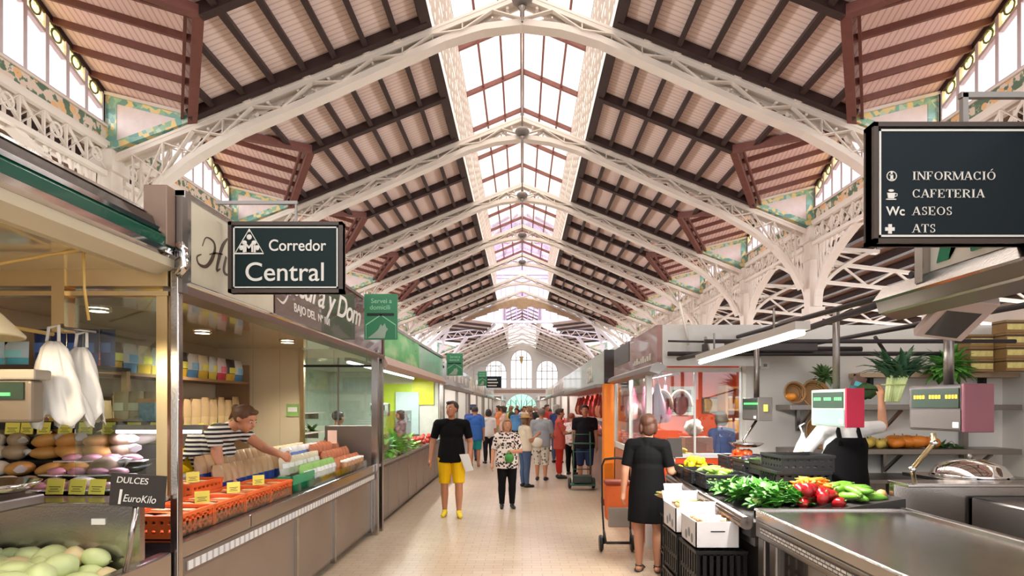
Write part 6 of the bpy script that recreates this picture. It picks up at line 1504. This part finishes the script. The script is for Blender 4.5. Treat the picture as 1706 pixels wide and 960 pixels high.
        if sty == 'tied': m.ell(HP((0, 1.2, .5)), .36*hr); cap(m, HP((0, 1.2, .3)), HP((0, 1.4, -.6)), .25*hr, .1*hr)
        fuse(m, 'hair', hm, P, max(.006, voxel*.7), 2)
    if hat:
        m = MB(); m.lathe([(1.55*hr, .5*hr), (1.5*hr, .46*hr), (.98*hr, .62*hr), (.95*hr, 1.15*hr), (.7*hr, 1.36*hr), (0, 1.4*hr)], hc+V((0, .15*hr, 0)), 20); m.build('hat', hat, P, local=True, solid=.004)
    # clothes
    if top:
        m = MB(); torso(m, .010)
        for k in 'LR': arm(m, k, .012, sleeve)
        hp = J['pelvis']
        if not dress:
            m.lathe([(.088*h*st+.016, -.02*h), (.086*h*st+.016, .05*h), (.07*h*st, .08*h)], (hp.x, hp.y, .0), 18, sy=.74) if False else None
            rows = []
            for zz, k1 in ((hem, 1.03), (.54, 1.03), (.58, .99), (.62, .93), (.67, .86), (.71, .7)):
                zz2 = zz*h+sh; c_ = J['pelvis'].lerp(J['waist'], max(0, min(1, (zz-.53)/.08)))
                rows.append([V((c_.x+(.095*h*st*k1+.026)*math.cos(a*math.pi/9), c_.y+(.068*h*st*k1+.026)*math.sin(a*math.pi/9), zz2)) for a in range(18)])
            o0 = len(m.v); m.sheet(rows, 0, True, True)
            n = 18; m.f.append([o0+j for j in range(n)][::-1]); m.mi.append(0); m.sm.append(False); m.f.append([o0+5*n+j for j in range(n)]); m.mi.append(0); m.sm.append(False)
        else:
            rows = []
            for zz, kx, ky in ((skirt, 1.12, 1.15), ((skirt+.5)/2, 1.08, 1.12), (.5, 1.06, 1.08), (.56, 1.0, 1.0), (.61, .93, .95), (.66, .88, .92), (.71, .7, .75)):
                c_ = J['pelvis'].lerp(J['waist'], max(0, min(1, (zz-.53)/.08)))
                rows.append([V((c_.x+(.1*h*st*kx+.01)*math.cos(a*math.pi/10), c_.y+(.074*h*st*ky+.01)*math.sin(a*math.pi/10), zz*h+sh)) for a in range(20)])
            o0 = len(m.v); m.sheet(rows, 0, True, True); n = 20
            m.f.append([o0+j for j in range(n)][::-1]); m.mi.append(0); m.sm.append(False); m.f.append([o0+6*n+j for j in range(n)]); m.mi.append(0); m.sm.append(False)
        fuse(m, 'dress' if dress else 'shirt', top, P, voxel, 3)
    if bottom:
        m = MB(); m.ell(J['pelvis'], (.09*h*st+.008, .066*h*st+.008, .075*h), 16, 10); m.ell(J['pelvis']-V((0, 0, .035*h)), (.07*h*st, .05*h*st, .05*h), 14, 8)
        for k in 'LR': leg(m, k, .014 if length > 1.5 else .024, length)
        fuse(m, 'trousers' if length > 1.2 else 'shorts', bottom, P, voxel, 3)
    if shoes:
        for k, s in (('L', 1), ('R', -1)):
            f = J['an'+k]; m = MB(); cap(m, f+V((0, .022*h, -.018*h)), f+V((s*.012*h, -.09*h, -.024*h)), .024*h, .019*h); cap(m, f+V((0, .0, .0)), f+V((0, -.035*h, -.012*h)), .024*h, .022*h)
            fuse(m, 'shoe', shoes, P, max(.008, voxel*.8), 2)
    if apron:
        m = MB()
        m.prism([(-.085*h, .07*h*st+.02, .62*h+sh), (.085*h, .07*h*st+.02, .62*h+sh), (.1*h, .08*h*st+.02, .4*h+sh), (-.1*h, .08*h*st+.02, .4*h+sh)], (0, .01, 0))
        apron(m, J, h, sh, P)
    P['joints'] = 0; del P['joints']
    return P, J
def cloth(name, rgb, **k): return M('cloth_'+name, rgb, .85, spec=.15, var=k.pop('var', .06), bump=.15, bscale=60, **k)
def spots_mat(name, base, spot, scale, th=.3):
    def f(nt, tc, b):
        v = nt.nodes.new('ShaderNodeTexVoronoi'); v.inputs['Scale'].default_value = scale; nt.links.new(tc.outputs['Object'], v.inputs['Vector'])
        return ramp(nt, v.outputs['Distance'], [(0, spot), (th, base)], True)
    return node_mat(name, f, .8)
def stripes_mat(name, a, b2, scale):
    def f(nt, tc, b):
        w = nt.nodes.new('ShaderNodeTexWave'); w.bands_direction = 'Z'; w.inputs['Scale'].default_value = scale; nt.links.new(tc.outputs['Object'], w.inputs['Vector'])
        return ramp(nt, w.outputs['Fac'], [(0, a), (.5, b2)], True)
    return node_mat(name, f, .8)
BLK = cloth('black', (13, 12, 14)); DK = cloth('charcoal', (36, 36, 42)); WHT = cloth('white', (236, 232, 228)); NAVY = cloth('navy', (44, 54, 86)); JEAN = cloth('denim', (74, 92, 122)); YEL = cloth('yellow', (236, 186, 24)); TAN = M('tan_leather', (150, 104, 70), .5); BSH = M('black_shoe', (30, 28, 28), .5)
# man in black T-shirt and yellow shorts, walking towards the viewer
P1, J1 = person('man in black T-shirt, yellow shorts and yellow shoes walking up the aisle', -1.07, 9.1, R(4), 1.76, False, SKIN2, ((48, 34, 28), 'short'), BLK, .75, YEL, .92, shoes=M('yellow_shoe', (238, 206, 40), .5),
    arms={'R': ((-.28, .1, -1), (-.12, -.2, -1)), 'L': ((.26, .12, -1), (-.05, -.55, -.9))}, legs={'L': ((.05, -.16, -1), (.0, .1, -1)), 'R': ((-.04, .06, -1), (0, .16, -1))}, head=(R(-32), R(-4)), voxel=.008, stout=1.06, hem=.475)
nl = thing('paper_sheet', 'folded white paper held by the man in yellow shorts', 'paper', (-.9, 8.9, .85)); w_ = Matrix.Rotation(R(4), 3, 'Z') @ (J1['wrL']+J1['hdL']*.08)+Vector((-1.07, 9.055, 0))
MB().prism([w_+Vector(q) for q in ((-.14, -.03, .13), (.0, -.05, .14), (.07, -.04, -.1), (-.05, -.02, -.13))], (0, .008, 0)).build('sheet', m_paper, nl); MB().prism([w_+Vector(q) for q in ((-.12, -.045, .1), (-.01, -.06, .11), (.05, -.05, -.07), (-.04, -.035, -.1))], (0, .004, 0)).build('fold', m_paper, nl)
# woman in flowered blouse
person('woman in black and white flowered blouse and black trousers walking behind the yellow shorts', -.25, 9.85, R(8), 1.47, True, SKIN, ((150, 112, 76), 'bob'), spots_mat('flowered', (232, 216, 206), (36, 26, 30), 24, .43), .9, cloth('black2', (15, 13, 15)), 1.97, shoes=BSH,
    arms={'R': ((-.3, .1, -1), (-.1, -.2, -1)), 'L': ((.3, 0, -1), (-.55, -.6, .0))}, legs={'L': ((.02, -.1, -1), (0, .08, -1))}, voxel=.009, stout=1.14, hem=.45)
gb_ = thing('shopping_bag', 'small green bag held at the waist of the woman in flowered blouse', 'bag', (-.22, 9.6, .75)); MB().ell((-.21, 9.66, .84), (.075, .06, .085), jit=.06).build('sack', M('leaf_bag', (60, 130, 56), .5, var=.2), gb_); MB().tube([(-.25, 9.64, .9), (-.21, 9.62, .96), (-.17, 9.64, .9)], .008, 5).build('handle', M('leaf_bag', (60, 130, 56)), gb_)
# woman in black dress at the vegetable stall (back to the viewer)
P2, J2 = person('woman in short black dress seen from behind at the vegetable stall', 1.27, 6.08, R(160), 1.6, True, SKIN, ((78, 44, 28), 'bob'), BLK, .8, dress=True, skirt=.32, shoes=None,
    arms={'R': ((-.25, -.1, -1), (-.05, -.9, -.15)), 'L': ((.22, .1, -1), (.1, -.2, -1))}, legs={'L': ((.0, .0, -1), (0, .03, -1)), 'R': ((-.04, -.04, -1), (0, .03, -1))}, voxel=.008, stout=1.08, head=(R(14), 0))
for k in 'LR':
    m = MB(); f = J2['an'+k]; s = 1 if k == 'L' else -1
    m.ell(f+Vector((s*.01, -.055, -.056)), (.045, .13, .012)); m.tube([f+Vector((-.045, -.1, -.05)), f+Vector((0, -.1, -.005)), f+Vector((.05, -.1, -.05))], .008, 6); m.tube([f+Vector((.035*math.cos(a), .035*math.sin(a)+.005, .0)) for a in [i*.63 for i in range(11)]], .006, 5)
    m.build('sandal', BSH, P2, local=True)
# vendor with apron holding up the leeks
P3, J3 = person('vendor in white T-shirt and black apron lifting leeks, back to the viewer', 2.78, 5.2, R(180), 1.63, True, SKIN, ((70, 44, 40), 'short'), WHT, .9, DK, 1.97, shoes=BSH,
    arms={'R': ((-.75, -.4, .05), (-.02, -.1, 1)), 'L': ((.5, -.4, -.8), (.0, -.9, -.2))}, voxel=.008, stout=1.14, z=.17)
m = MB(); h = 1.63
rows = []                                          # apron wraps the back: bib, straps and skirt
for zz, a0, a1, kx in ((.33, -35, 215, 1.2), (.42, -30, 210, 1.16), (.52, -25, 205, 1.12), (.6, -20, 200, 1.02), (.66, 5, 175, 1.03), (.72, 28, 152, 1.06), (.76, 52, 128, 1.06)):
    rows.append([Vector(((.098*h*kx+.03)*math.cos(R(a0+(a1-a0)*i/14)), (.07*h*kx+.03)*math.sin(R(a0+(a1-a0)*i/14)), zz*h)) for i in range(15)])
m.sheet(rows)
for s in (-1, 1): m.tube([rows[-2][4 if s > 0 else 10], Vector((s*.085, .075, .8*h)), Vector((s*.07, .0, .845*h)), Vector((s*.06, -.08, .8*h))], .018, 6)
m.build('apron', cloth('black3', (13, 12, 13)), P3, local=True, solid=.008)
m = MB(); hc = J3['nt']+Vector((0, -.0, .1)); m.ell(hc+Vector((0, .02, .03)), (.093, .108, .1)); m.ell(hc+Vector((0, .12, -.05)), (.04, .03, .06)); m.build('headscarf', spots_mat('pink_floral', (240, 190, 210), (196, 60, 120), 40, .4), P3, local=True)
# vendor bending behind the dried goods counter
P4, J4 = person('vendor in striped top and yellow skirt bending behind the dried goods counter', -2.86, 5.2, R(80), 1.62, True, SKIN, ((96, 66, 44), 'tied'), stripes_mat('sailor_stripe', (30, 30, 36), (238, 234, 226), 8.5), .45, cloth('mustard', (240, 196, 20)), 1.9, shoes=BSH,
    arms={'R': ((-.1, -.25, -1), (.1, -.6, -.7)), 'L': ((.1, -.75, -.5), (-.3, -.85, -.2))}, lean=R(48), hem=.6, voxel=.009, head=(0, R(0)), z=.3)
pt_ = thing('duckboard', 'wooden standing platform behind the dried goods counter', 'platform', (-3.1, 5.2, 0)); m = MB()
for k in range(10): m.box(-3.45, -2.78, 4.5+.16*k, 4.63+.16*k, .26, .3)
m.build('slats', M('grey_wood', (130, 112, 94)), pt_); MB().box(-3.4, -3.3, 4.5, 6.1, 0, .26).box(-2.95, -2.85, 4.5, 6.1, 0, .26).build('bearers', M('grey_wood', (130, 112, 94)), pt_)
MB().lathe([(.125, 1.02), (.155, .92), (.165, .8), (.18, .5), (.165, .5)], (0, 0, 0), 18, sy=.8).build('skirt', cloth('mustard', (240, 196, 20)), P4, local=True)
# customers and passers-by further down the aisle
person('woman in straw hat with dark jacket tied round her jeans', .06, 12.4, R(118), 1.5, True, SKIN2, ((110, 84, 60), 'bob'), cloth('ecru', (216, 200, 178)), .8, JEAN, 1.97, shoes=BSH, arms={'R': ((-.2, -.2, -1), (.2, -.7, .5))}, stout=1.12, hat=M('straw', (190, 150, 100), .8, var=.12, scale=60))
jk = thing('shoulder_bag', 'white and dark shoulder bag of the woman in straw hat', 'bag', (.3, 12.25, .8)); MB().ell((.3, 12.3, .92), (.13, .08, .11), jit=.03).build('pouch', M('bone_leather', (224, 214, 200), .5), jk); MB().tube([(.22, 12.3, .98), (.12, 12.38, 1.25), (.08, 12.45, 1.28)], .012, 5).build('strap', BSH, jk)
person('man in grey shirt and patterned shorts, back turned, mid aisle', .43, 13.5, R(165), 1.62, False, SKIN2, ((120, 108, 100), 'short'), cloth('grey', (150, 152, 158)), .9, spots_mat('camo', (206, 196, 180), (110, 104, 98), 14, .35), 1.25, shoes=BSH, arms={'R': ((-.2, -.2, -1), (.1, -.8, -.2))}, stout=1.2, hem=.47)
person('woman in red top and red trousers reading a white sheet', .86, 13.9, R(95), 1.62, True, SKIN2, ((56, 40, 34), 'short'), cloth('coral', (206, 92, 80)), .8, cloth('red', (196, 52, 44)), 1.85, shoes=BSH, arms={'R': ((-.1, -.4, -1), (.1, -.9, .1)), 'L': ((.1, -.4, -1), (-.1, -.9, .1))}, hem=.42)
ps = thing('paper_sheet', 'white sheet held by the woman in red', 'paper', (1.14, 13.75, 1.1)); MB().obox((1.16, 13.75, 1.13), (.26, .2, .008), (R(10), R(-20), R(10))).obox((1.14, 13.75, 1.15), (.2, .16, .006), (R(10), R(-24), R(4))).build('sheet', m_paper, ps)
person('woman in pink and white top with black trousers at the meat stall', 1.2, 14.6, R(150), 1.5, True, SKIN, ((150, 80, 54), 'short'), spots_mat('pink_print', (240, 224, 222), (220, 130, 140), 20, .3), .7, BLK, 1.97, shoes=BSH, arms={'R': ((-.1, -.4, -1), (0, -.9, .0))}, stout=1.1)
person('dark haired man in black T-shirt facing the aisle by the orange pillar', 1.33, 12.75, R(-6), 1.7, False, SKIN2, ((34, 26, 24), 'short'), cloth('ink', (26, 22, 30)), .7, NAVY, 1.1, shoes=TAN, stout=1.14, hem=.46)
person('man in blue T-shirt and teal shorts, back turned, on the left', -1.3, 16.5, R(185), 1.66, False, SKIN2, ((60, 50, 44), 'short'), cloth('royal', (62, 106, 182)), .9, cloth('teal', (40, 150, 150)), .95, shoes=TAN, stout=1.16, hem=.44)
person('person in white shirt and dark trousers beside the blue T-shirt', -.98, 17.4, R(200), 1.58, True, SKIN, ((40, 32, 30), 'bob'), WHT, .9, DK, 1.95, shoes=BSH)
person('person with cap in purple shirt in front of the far left kiosk', -1.5, 18.3, R(170), 1.7, False, SKIN2, ((50, 40, 36), 'short'), cloth('violet', (84, 84, 140)), .9, JEAN, 1.95, shoes=BSH, hat=M('navy_felt', (50, 56, 96), .8))
person('person in white sleeveless top behind the end screen glass', -2.95, 9.6, R(150), 1.6, True, SKIN, ((34, 26, 22), 'short'), cloth('whiteb', (228, 232, 226)), .1, DK, 1.95, shoes=BSH, arms={'R': ((-.5, -.1, -.8), (.2, -.7, -.5)), 'L': ((.5, -.1, -.8), (-.2, -.7, -.5))})
person('vendor in patterned blouse inside the lime green stall', -2.75, 13.6, R(-60), 1.58, True, SKIN, ((40, 30, 26), 'bob'), spots_mat('mauve_print', (170, 130, 136), (90, 64, 80), 18, .35), .9, DK, 1.95, shoes=BSH, arms={'L': ((.1, -.3, -1), (0, -.9, .1))})
person('customer in navy top and pale skirt inside the butcher stall', 2.95, 8.9, R(200), 1.6, True, SKIN2, ((60, 46, 36), 'bob'), NAVY, .9, cloth('pale_green', (206, 214, 190)), 1.6, shoes=BSH)
person('butcher in white coat behind the far red meat counter', 2.75, 12.6, R(-80), 1.72, False, SKIN, ((50, 40, 36), 'short'), WHT, 1.6, WHT, 1.95, shoes=BSH, arms={'L': ((.1, -.4, -1), (0, -.9, -.1))})
crowd = [(-.62, 20, 'pale pink top', (232, 190, 180), 1), (-.2, 21.5, 'sky blue shirt', (96, 150, 206), 0), (.25, 20.2, 'brown top', (130, 96, 80), 1), (.6, 18.6, 'white blouse', (236, 232, 226), 1), (1.0, 17.6, 'navy blouse', (64, 74, 120), 1), (.9, 22, 'red shirt', (186, 70, 66), 0),
         (-.95, 24, 'orange top', (226, 140, 90), 1), (-.45, 25, 'dark green shirt', (60, 84, 70), 0), (.1, 25.5, 'white T-shirt', (232, 232, 236), 0), (.55, 24.6, 'black vest', (44, 42, 46), 0), (1.15, 25, 'pink blouse', (236, 160, 170), 1), (-1.2, 29, 'grey shirt', (150, 150, 156), 0),
         (-.6, 30, 'yellow top', (230, 206, 110), 1), (0, 31, 'maroon shirt', (120, 56, 60), 0), (.5, 30, 'pale blue shirt', (176, 200, 226), 0), (1.1, 31, 'beige blouse', (214, 196, 168), 1), (-1.0, 37, 'turquoise top', (90, 180, 180), 1), (-.3, 38, 'dark blue shirt', (56, 66, 110), 0), (.35, 39, 'cream shirt', (232, 222, 200), 0), (1.0, 38, 'lilac blouse', (190, 166, 200), 1)]
whr = ['at the head of the far crowd', 'in the far crowd', 'well inside the far crowd', 'at the back of the far crowd']
hs = [(60, 44, 36), (40, 32, 30), (150, 120, 90), (90, 64, 48), (180, 176, 170)]
for i, (x, y, nm, c, fm) in enumerate(crowd):
    person('distant shopper in %s %s' % (nm, whr[min(3, int((y-17)/6))]), x, y, R(rnd.uniform(0, 360)), rnd.uniform(1.54, 1.76), bool(fm), rnd.choice((SKIN, SKIN2)), (hs[i % 5], 'bob' if fm else 'short'), cloth('crowd%d' % i, c), .9, [JEAN, DK, cloth('khaki', (176, 160, 130)), BLK][i % 4], [1.95, 1.95, 1.1, 1.95][i % 4], shoes=BSH, voxel=.022, stout=rnd.uniform(.98, 1.15), group='far crowd in the aisle', detail=y < 19)
# ---------------------------------------------------------------- trolleys
t = thing('shopping_trolley', 'two wheeled shopping trolley with an orange bag beside the black dress', 'trolley', (1.09, 6.95, 0)); cx, cy = 1.09, 6.95
fr = MB()
for s in (-1, 1): fr.tube([(cx+s*.15, cy-.1, .1), (cx+s*.16, cy+.02, .5), (cx+s*.16, cy+.05, .98), (cx+s*.14, cy-.03, 1.06)], .011, 7)
fr.tube([(cx-.14, cy-.03, 1.06), (cx, cy-.06, 1.08), (cx+.14, cy-.03, 1.06)], .014, 7); fr.tube([(cx-.15, cy-.1, .12), (cx+.15, cy-.1, .12)], .01, 6); fr.tube([(cx-.15, cy-.25, .14), (cx-.15, cy+.02, .3)], .009, 6).tube([(cx+.15, cy-.25, .14), (cx+.15, cy+.02, .3)], .009, 6).tube([(cx-.15, cy-.25, .14), (cx+.15, cy-.25, .14)], .009, 6)
fr.build('frame', m_black, t)
MB().obox((cx, cy-.07, .58), (.27, .18, .42), (R(-4), 0, 0), taper=1.08).build('bag', M('orange_nylon', (232, 108, 44), .6, var=.1, bump=.3, bscale=20), t, bevel=.03)
MB().obox((cx, cy-.18, .42), (.24, .04, .22), (R(-4), 0, 0)).build('pocket', M('grey_nylon', (150, 140, 130), .6), t, bevel=.01); MB().obox((cx, cy-.07, .8), (.29, .2, .05)).build('flap', M('dark_red_nylon', (150, 60, 36), .6), t, bevel=.015)
for s in (-1, 1): MB().lathe([(0, -.02), (.085, -.02), (.095, 0), (.085, .02), (0, .02)], (0, 0, 0), 18).build('wheel', m_black, t, local=True); w = t.children[-1]; w.rotation_euler = (0, R(90), 0); w.location = (cx+s*.18-t.location.x, cy-.02-t.location.y, .095)
t = thing('hand_trolley', 'green metal hand trolley standing in the aisle by the orange pillar', 'trolley', (1.22, 12.0, 0)); cx, cy = 1.2, 12.05
fr = MB()
for s in (-1, 1): fr.tube([(cx+s*.17, cy+.06, .12), (cx+s*.17, cy-.0, .6), (cx+s*.17, cy+.08, 1.15)], .014, 7)
for z in (.4, .75, 1.1): fr.tube([(cx-.17, cy+.03, z), (cx+.17, cy+.03, z)], .011, 6)
fr.tube([(cx-.26, cy, .92), (cx+.26, cy, .92)], .016, 7); fr.box(cx-.24, cx+.24, cy-.26, cy+.06, .1, .13); fr.build('frame', M('dark_green_iron', (40, 84, 66), .5), t)
for s in (-1, 1): MB().lathe([(0, -.03), (.1, -.03), (.115, 0), (.1, .03), (0, .03)], (0, 0, 0), 18).build('wheel', m_black, t, local=True); w = t.children[-1]; w.rotation_euler = (0, R(90), 0); w.location = (cx+s*.24-t.location.x, cy+.1-t.location.y, .115)
MB().obox((cx, cy-.12, .22), (.36, .22, .16)).build('load', M('dark_load', (44, 56, 52), .6), t, bevel=.02)
# ================================================================ lime green stall beyond the end screen (left), and stalls further down
c = thing('greengrocer_stall', 'lime and white greengrocer stall with steel doors beyond the end screen', 'stall', (-2.2, 11, 0))
MB().box(-2.35, -1.98, 7.95, 14.3, .05, .86).build('counter', m_steel2, c); MB().box(-2.4, -1.9, 7.95, 14.3, .86, .9).build('counter_top', m_steel, c, bevel=.01)
for i in range(8): MB().box(-1.99, -1.965, 8.05+.78*i, 8.77+.78*i, .1, .8).build('door', M('grey_steel_panel', (168, 160, 152)), c, bevel=.006)
MB().box(-4.7, -4.6, 7.95, 14.4, 0, 2.6).build('rear_wall', M('mint_wall', (206, 226, 206), .5), c); MB().box(-4.6, -2.0, 14.3, 14.4, 0, 2.5).build('end_wall', M('pale_wall', (220, 228, 214), .5), c); MB().box(-3.3, -2.62, 14.28, 14.3, .2, 2.2).build('lime_panel', M('lime_panel', (190, 224, 70), .45), c); MB().box(-2.6, -2.1, 14.26, 14.3, 1.7, 2.35).build('yellow_panel', M('lime_yellow', (214, 226, 50), .45), c)
MB().box(-4.6, -2.0, 7.95, 14.3, 2.48, 2.52).build('soffit', M('soffit_white', (232, 230, 220), .5), c)
MB().box(-1.95, -1.87, 8.02, 8.1, 0, 2.35).build('post', m_steel, c); MB().box(-1.95, -1.87, 14.2, 14.3, 0, 2.35).build('post', m_steel, c); MB().box(-1.93, -1.92, 8.1, 10.4, .9, 1.6).build('glass', m_glass, c)
MB().box(-3.0, -2.45, 14.22, 14.26, 1.0, 2.0).build('window', M('pale_blue_glass', (190, 220, 216), .1, coat=.5), c)
f = thing('shop_fascia', 'bright green shop sign turning pale green above the greengrocer stall', 'sign', (-1.9, 11, 2.35))
def greenfade(nt, tc, b):
    n = nt.nodes.new('ShaderNodeTexNoise'); n.inputs['Scale'].default_value = 1.6; n.inputs['Detail'].default_value = 3
    nt.links.new(mapping(nt, tc.outputs['Object'], (1, .5, 1.4)), n.inputs['Vector']); return ramp(nt, n.outputs['Fac'], [(.3, (10, 140, 50)), (.5, (60, 190, 80)), (.62, (170, 226, 150)), (.75, (40, 170, 70))])
MB().box(-1.97, -1.89, 8.2, 11.0, 2.36, 2.82).build('green_panel', node_mat('green_print', greenfade, .25), f); MB().box(-1.97, -1.89, 11.0, 14.3, 2.36, 2.78).build('pale_panel', M('pale_green_panel', (150, 206, 176), .25, coat=.4), f)
MB().box(-1.98, -1.88, 8.16, 14.32, 2.8, 2.85).build('cap', m_steel2, f); strip([(-2.1, 2.3), (-1.86, 2.18), (-1.82, 2.24), (-1.88, 2.36), (-2.1, 2.36)], M('beige_awning', (206, 180, 166), .45), 'awning_roll', f, 8.15, 14.4)
text('FRUITES', .3, m_letter, (-1.886, 8.5, 2.45), FZ, parent=f, extrude=.002) if False else None
tube_lamp('white tube lamp inside the lime green stall', (-2.5, 8.6, 2.3), (-2.5, 13.8, 2.3), power=110)
pile(leafy('chard_bunch', 'big bright green leafy bunch on the greengrocer counter', 'leafy greens', (104, 176, 48), 26, .26, .13, (220, 232, 190), 'leafy bunches on the greengrocer counter', seed=21), -2.3, -1.98, 8.4, 10.6, .92, 16, tilt=.4, layers=2, dz=.1, seed=22)
pile(fruit('red_apple', 'red apple further along the greengrocer counter', 'apple', (200, 60, 44), (.04, .04, .036), 'apples on the greengrocer counter'), -2.3, -1.98, 11.6, 13.9, .92, 40, layers=2, dz=.06, seed=23)
pile(leafy('lettuce', 'pale lettuce in the middle of the greengrocer counter', 'lettuce', (170, 206, 110), 20, .14, .1, None, 'lettuces on the greengrocer counter', seed=24), -2.3, -2.0, 10.6, 11.6, .92, 8, tilt=.3, seed=25)
ws = thing('scale_post', 'grey hanging scale inside the greengrocer stall', 'scale', (-2.4, 10.3, 1.5)); MB().box(-2.62, -2.3, 10.3, 10.45, 1.5, 1.72).build('housing', M('scale_pale_green', (170, 184, 170)), ws, bevel=.01); MB().box(-2.6, -2.36, 10.29, 10.3, 1.6, 1.69).build('display', M('display_dark', (50, 66, 56)), ws); MB().tube([(-2.46, 10.37, 1.72), (-2.46, 10.37, 2.48)], .02, 8).build('post', m_steel2, ws)
for i, (z, gx) in enumerate(((1.15, 0), (1.55, .3))):
    s = thing('wall_shelf', 'white shelf of green vegetables on the mint wall, %s' % ('lower', 'upper')[i], 'shelf', (-4.4, 10, z)); MB().box(-4.6, -4.2, 8.2, 12.8, z-.03, z).build('board', m_white, s)
    for y in (8.5, 10.5, 12.5): MB().box(-4.6, -4.25, y, y+.03, z-.15, z-.03).build('bracket', m_steel2, s)
pile(leafy('shelf_greens', 'green bunch on the white shelves of the mint wall', 'greens', (76, 120, 54), 18, .2, .09, None, 'greens on the mint wall', seed=31), -4.5, -4.3, 8.3, 12.5, 1.15, 12, tilt=.3, seed=32)

def far_stall(side, y0, y1, label, fascia, accent, wallc, goods, glow=60, sign=None):
    sx = -1 if side == 'left' else 1; x0 = 1.62*sx if side == 'right' else -1.95
    s = thing('market_stall', label, 'stall', (x0+sx*1.2, (y0+y1)/2, 0)); B = lambda a, b, *r: MB().box(min(x0+sx*a, x0+sx*b), max(x0+sx*a, x0+sx*b), *r)
    B(0, .7, y0, y1, 0, .88).build('counter', M('far_counter_%d' % int(y0), accent, .4), s); B(-.03, .74, y0, y1, .88, .94).build('counter_top', m_steel, s)
    B(2.6, 2.7, y0, y1, 0, 2.7).build('rear_wall', M('far_wall_%d%s' % (int(y0), side), wallc, .6), s); B(.0, 2.6, y0, y1, 2.62, 2.68).build('soffit', m_plaster, s); B(.05, 2.6, y1-.08, y1, 0, 2.6).build('end_wall', m_plaster, s)
    B(-.06, .1, y0, y1, 2.2, 2.75).build('fascia', M('far_fascia_%d%s' % (int(y0), side), fascia, .3, coat=.4), s); B(-.14, .1, y0, y1, 2.12, 2.2).build('awning_rail', m_steel2, s)
    for y in (y0+.05, (y0+y1)/2, y1-.05): B(0, .08, y-.04, y+.04, .9, 2.2).build('post', m_steel2, s)
    m = MB(); n = int((y1-y0)/1.1)
    for k in range(n): y = y0+.35+1.1*k; B0 = x0-sx*.065; m.box(min(B0, B0-sx*.004), max(B0, B0-sx*.004), y, y+.7*(.6+.4*((k*7) % 3)/2), 2.36, 2.58)
    m.build('lettering', m_letter, s)
    tube_lamp('white tube lamp in the %s' % label, (x0+sx*.6, y0+.4, 2.4), (x0+sx*.6, y1-.4, 2.4), power=glow)
    u = []; r_ = random.Random(int(y0*7)); nm, lb, ct, col = goods
    pr = fruit(nm, lb, ct, col, (.1, .1, .08), lb.split(' in the ')[0]+' piles')
    for k in range(int((y1-y0)*3.2)): spawn(pr, u, (x0+sx*r_.uniform(.08, .6), y0+.2+(y1-y0-.4)*r_.random(), .945), rz=r_.uniform(0, 6), scale=r_.uniform(.7, 1.1))
    return s
far_stall('left', 15.0, 21.5, 'white and blue stall after the lime green stall', (206, 210, 214), (190, 190, 196), (226, 226, 230), ('cheese', 'pale round cheese in the white and blue stall', 'cheese', (232, 206, 140)))
far_stall('left', 22.5, 30, 'cream stall halfway down the left row', (228, 218, 200), (180, 168, 150), (236, 226, 206), ('bread_roll', 'brown bread roll in the cream left stall', 'bread', (196, 140, 80)))
far_stall('left', 31, 40, 'grey stall near the left end of the aisle', (170, 186, 186), (160, 160, 160), (216, 214, 206), ('orange', 'orange fruit in the grey left stall', 'orange', (236, 140, 40)))
far_stall('right', 21.5, 30, 'pale rose stall after the long pale green sign', (222, 206, 206), (206, 150, 146), (226, 176, 166), ('sausage_heap', 'red sausage in the pale rose stall', 'sausage', (186, 70, 60)), 90)
far_stall('right', 31, 40, 'cream stall near the right end of the aisle', (232, 226, 214), (190, 150, 140), (226, 206, 190), ('lemon_heap', 'yellow fruit in the cream right stall', 'fruit', (236, 200, 70)))
far_stall('left', 59, 70, 'small stall beyond the crossing on the left', (200, 210, 206), (170, 170, 166), (220, 216, 210), ('melon', 'green melon in the stall beyond the left crossing', 'melon', (120, 160, 90)))
far_stall('right', 59, 70, 'small stall beyond the crossing on the right', (214, 206, 202), (180, 150, 146), (226, 210, 204), ('apple', 'red apple in the stall beyond the right crossing', 'apple', (190, 70, 60)))
k = thing('kiosk', 'small white kiosk with blue stripes in the aisle before the cream left stall', 'kiosk', (-1.6, 22, 0)) if False else None
# stalls of the outer aisles, seen over and between the near ones
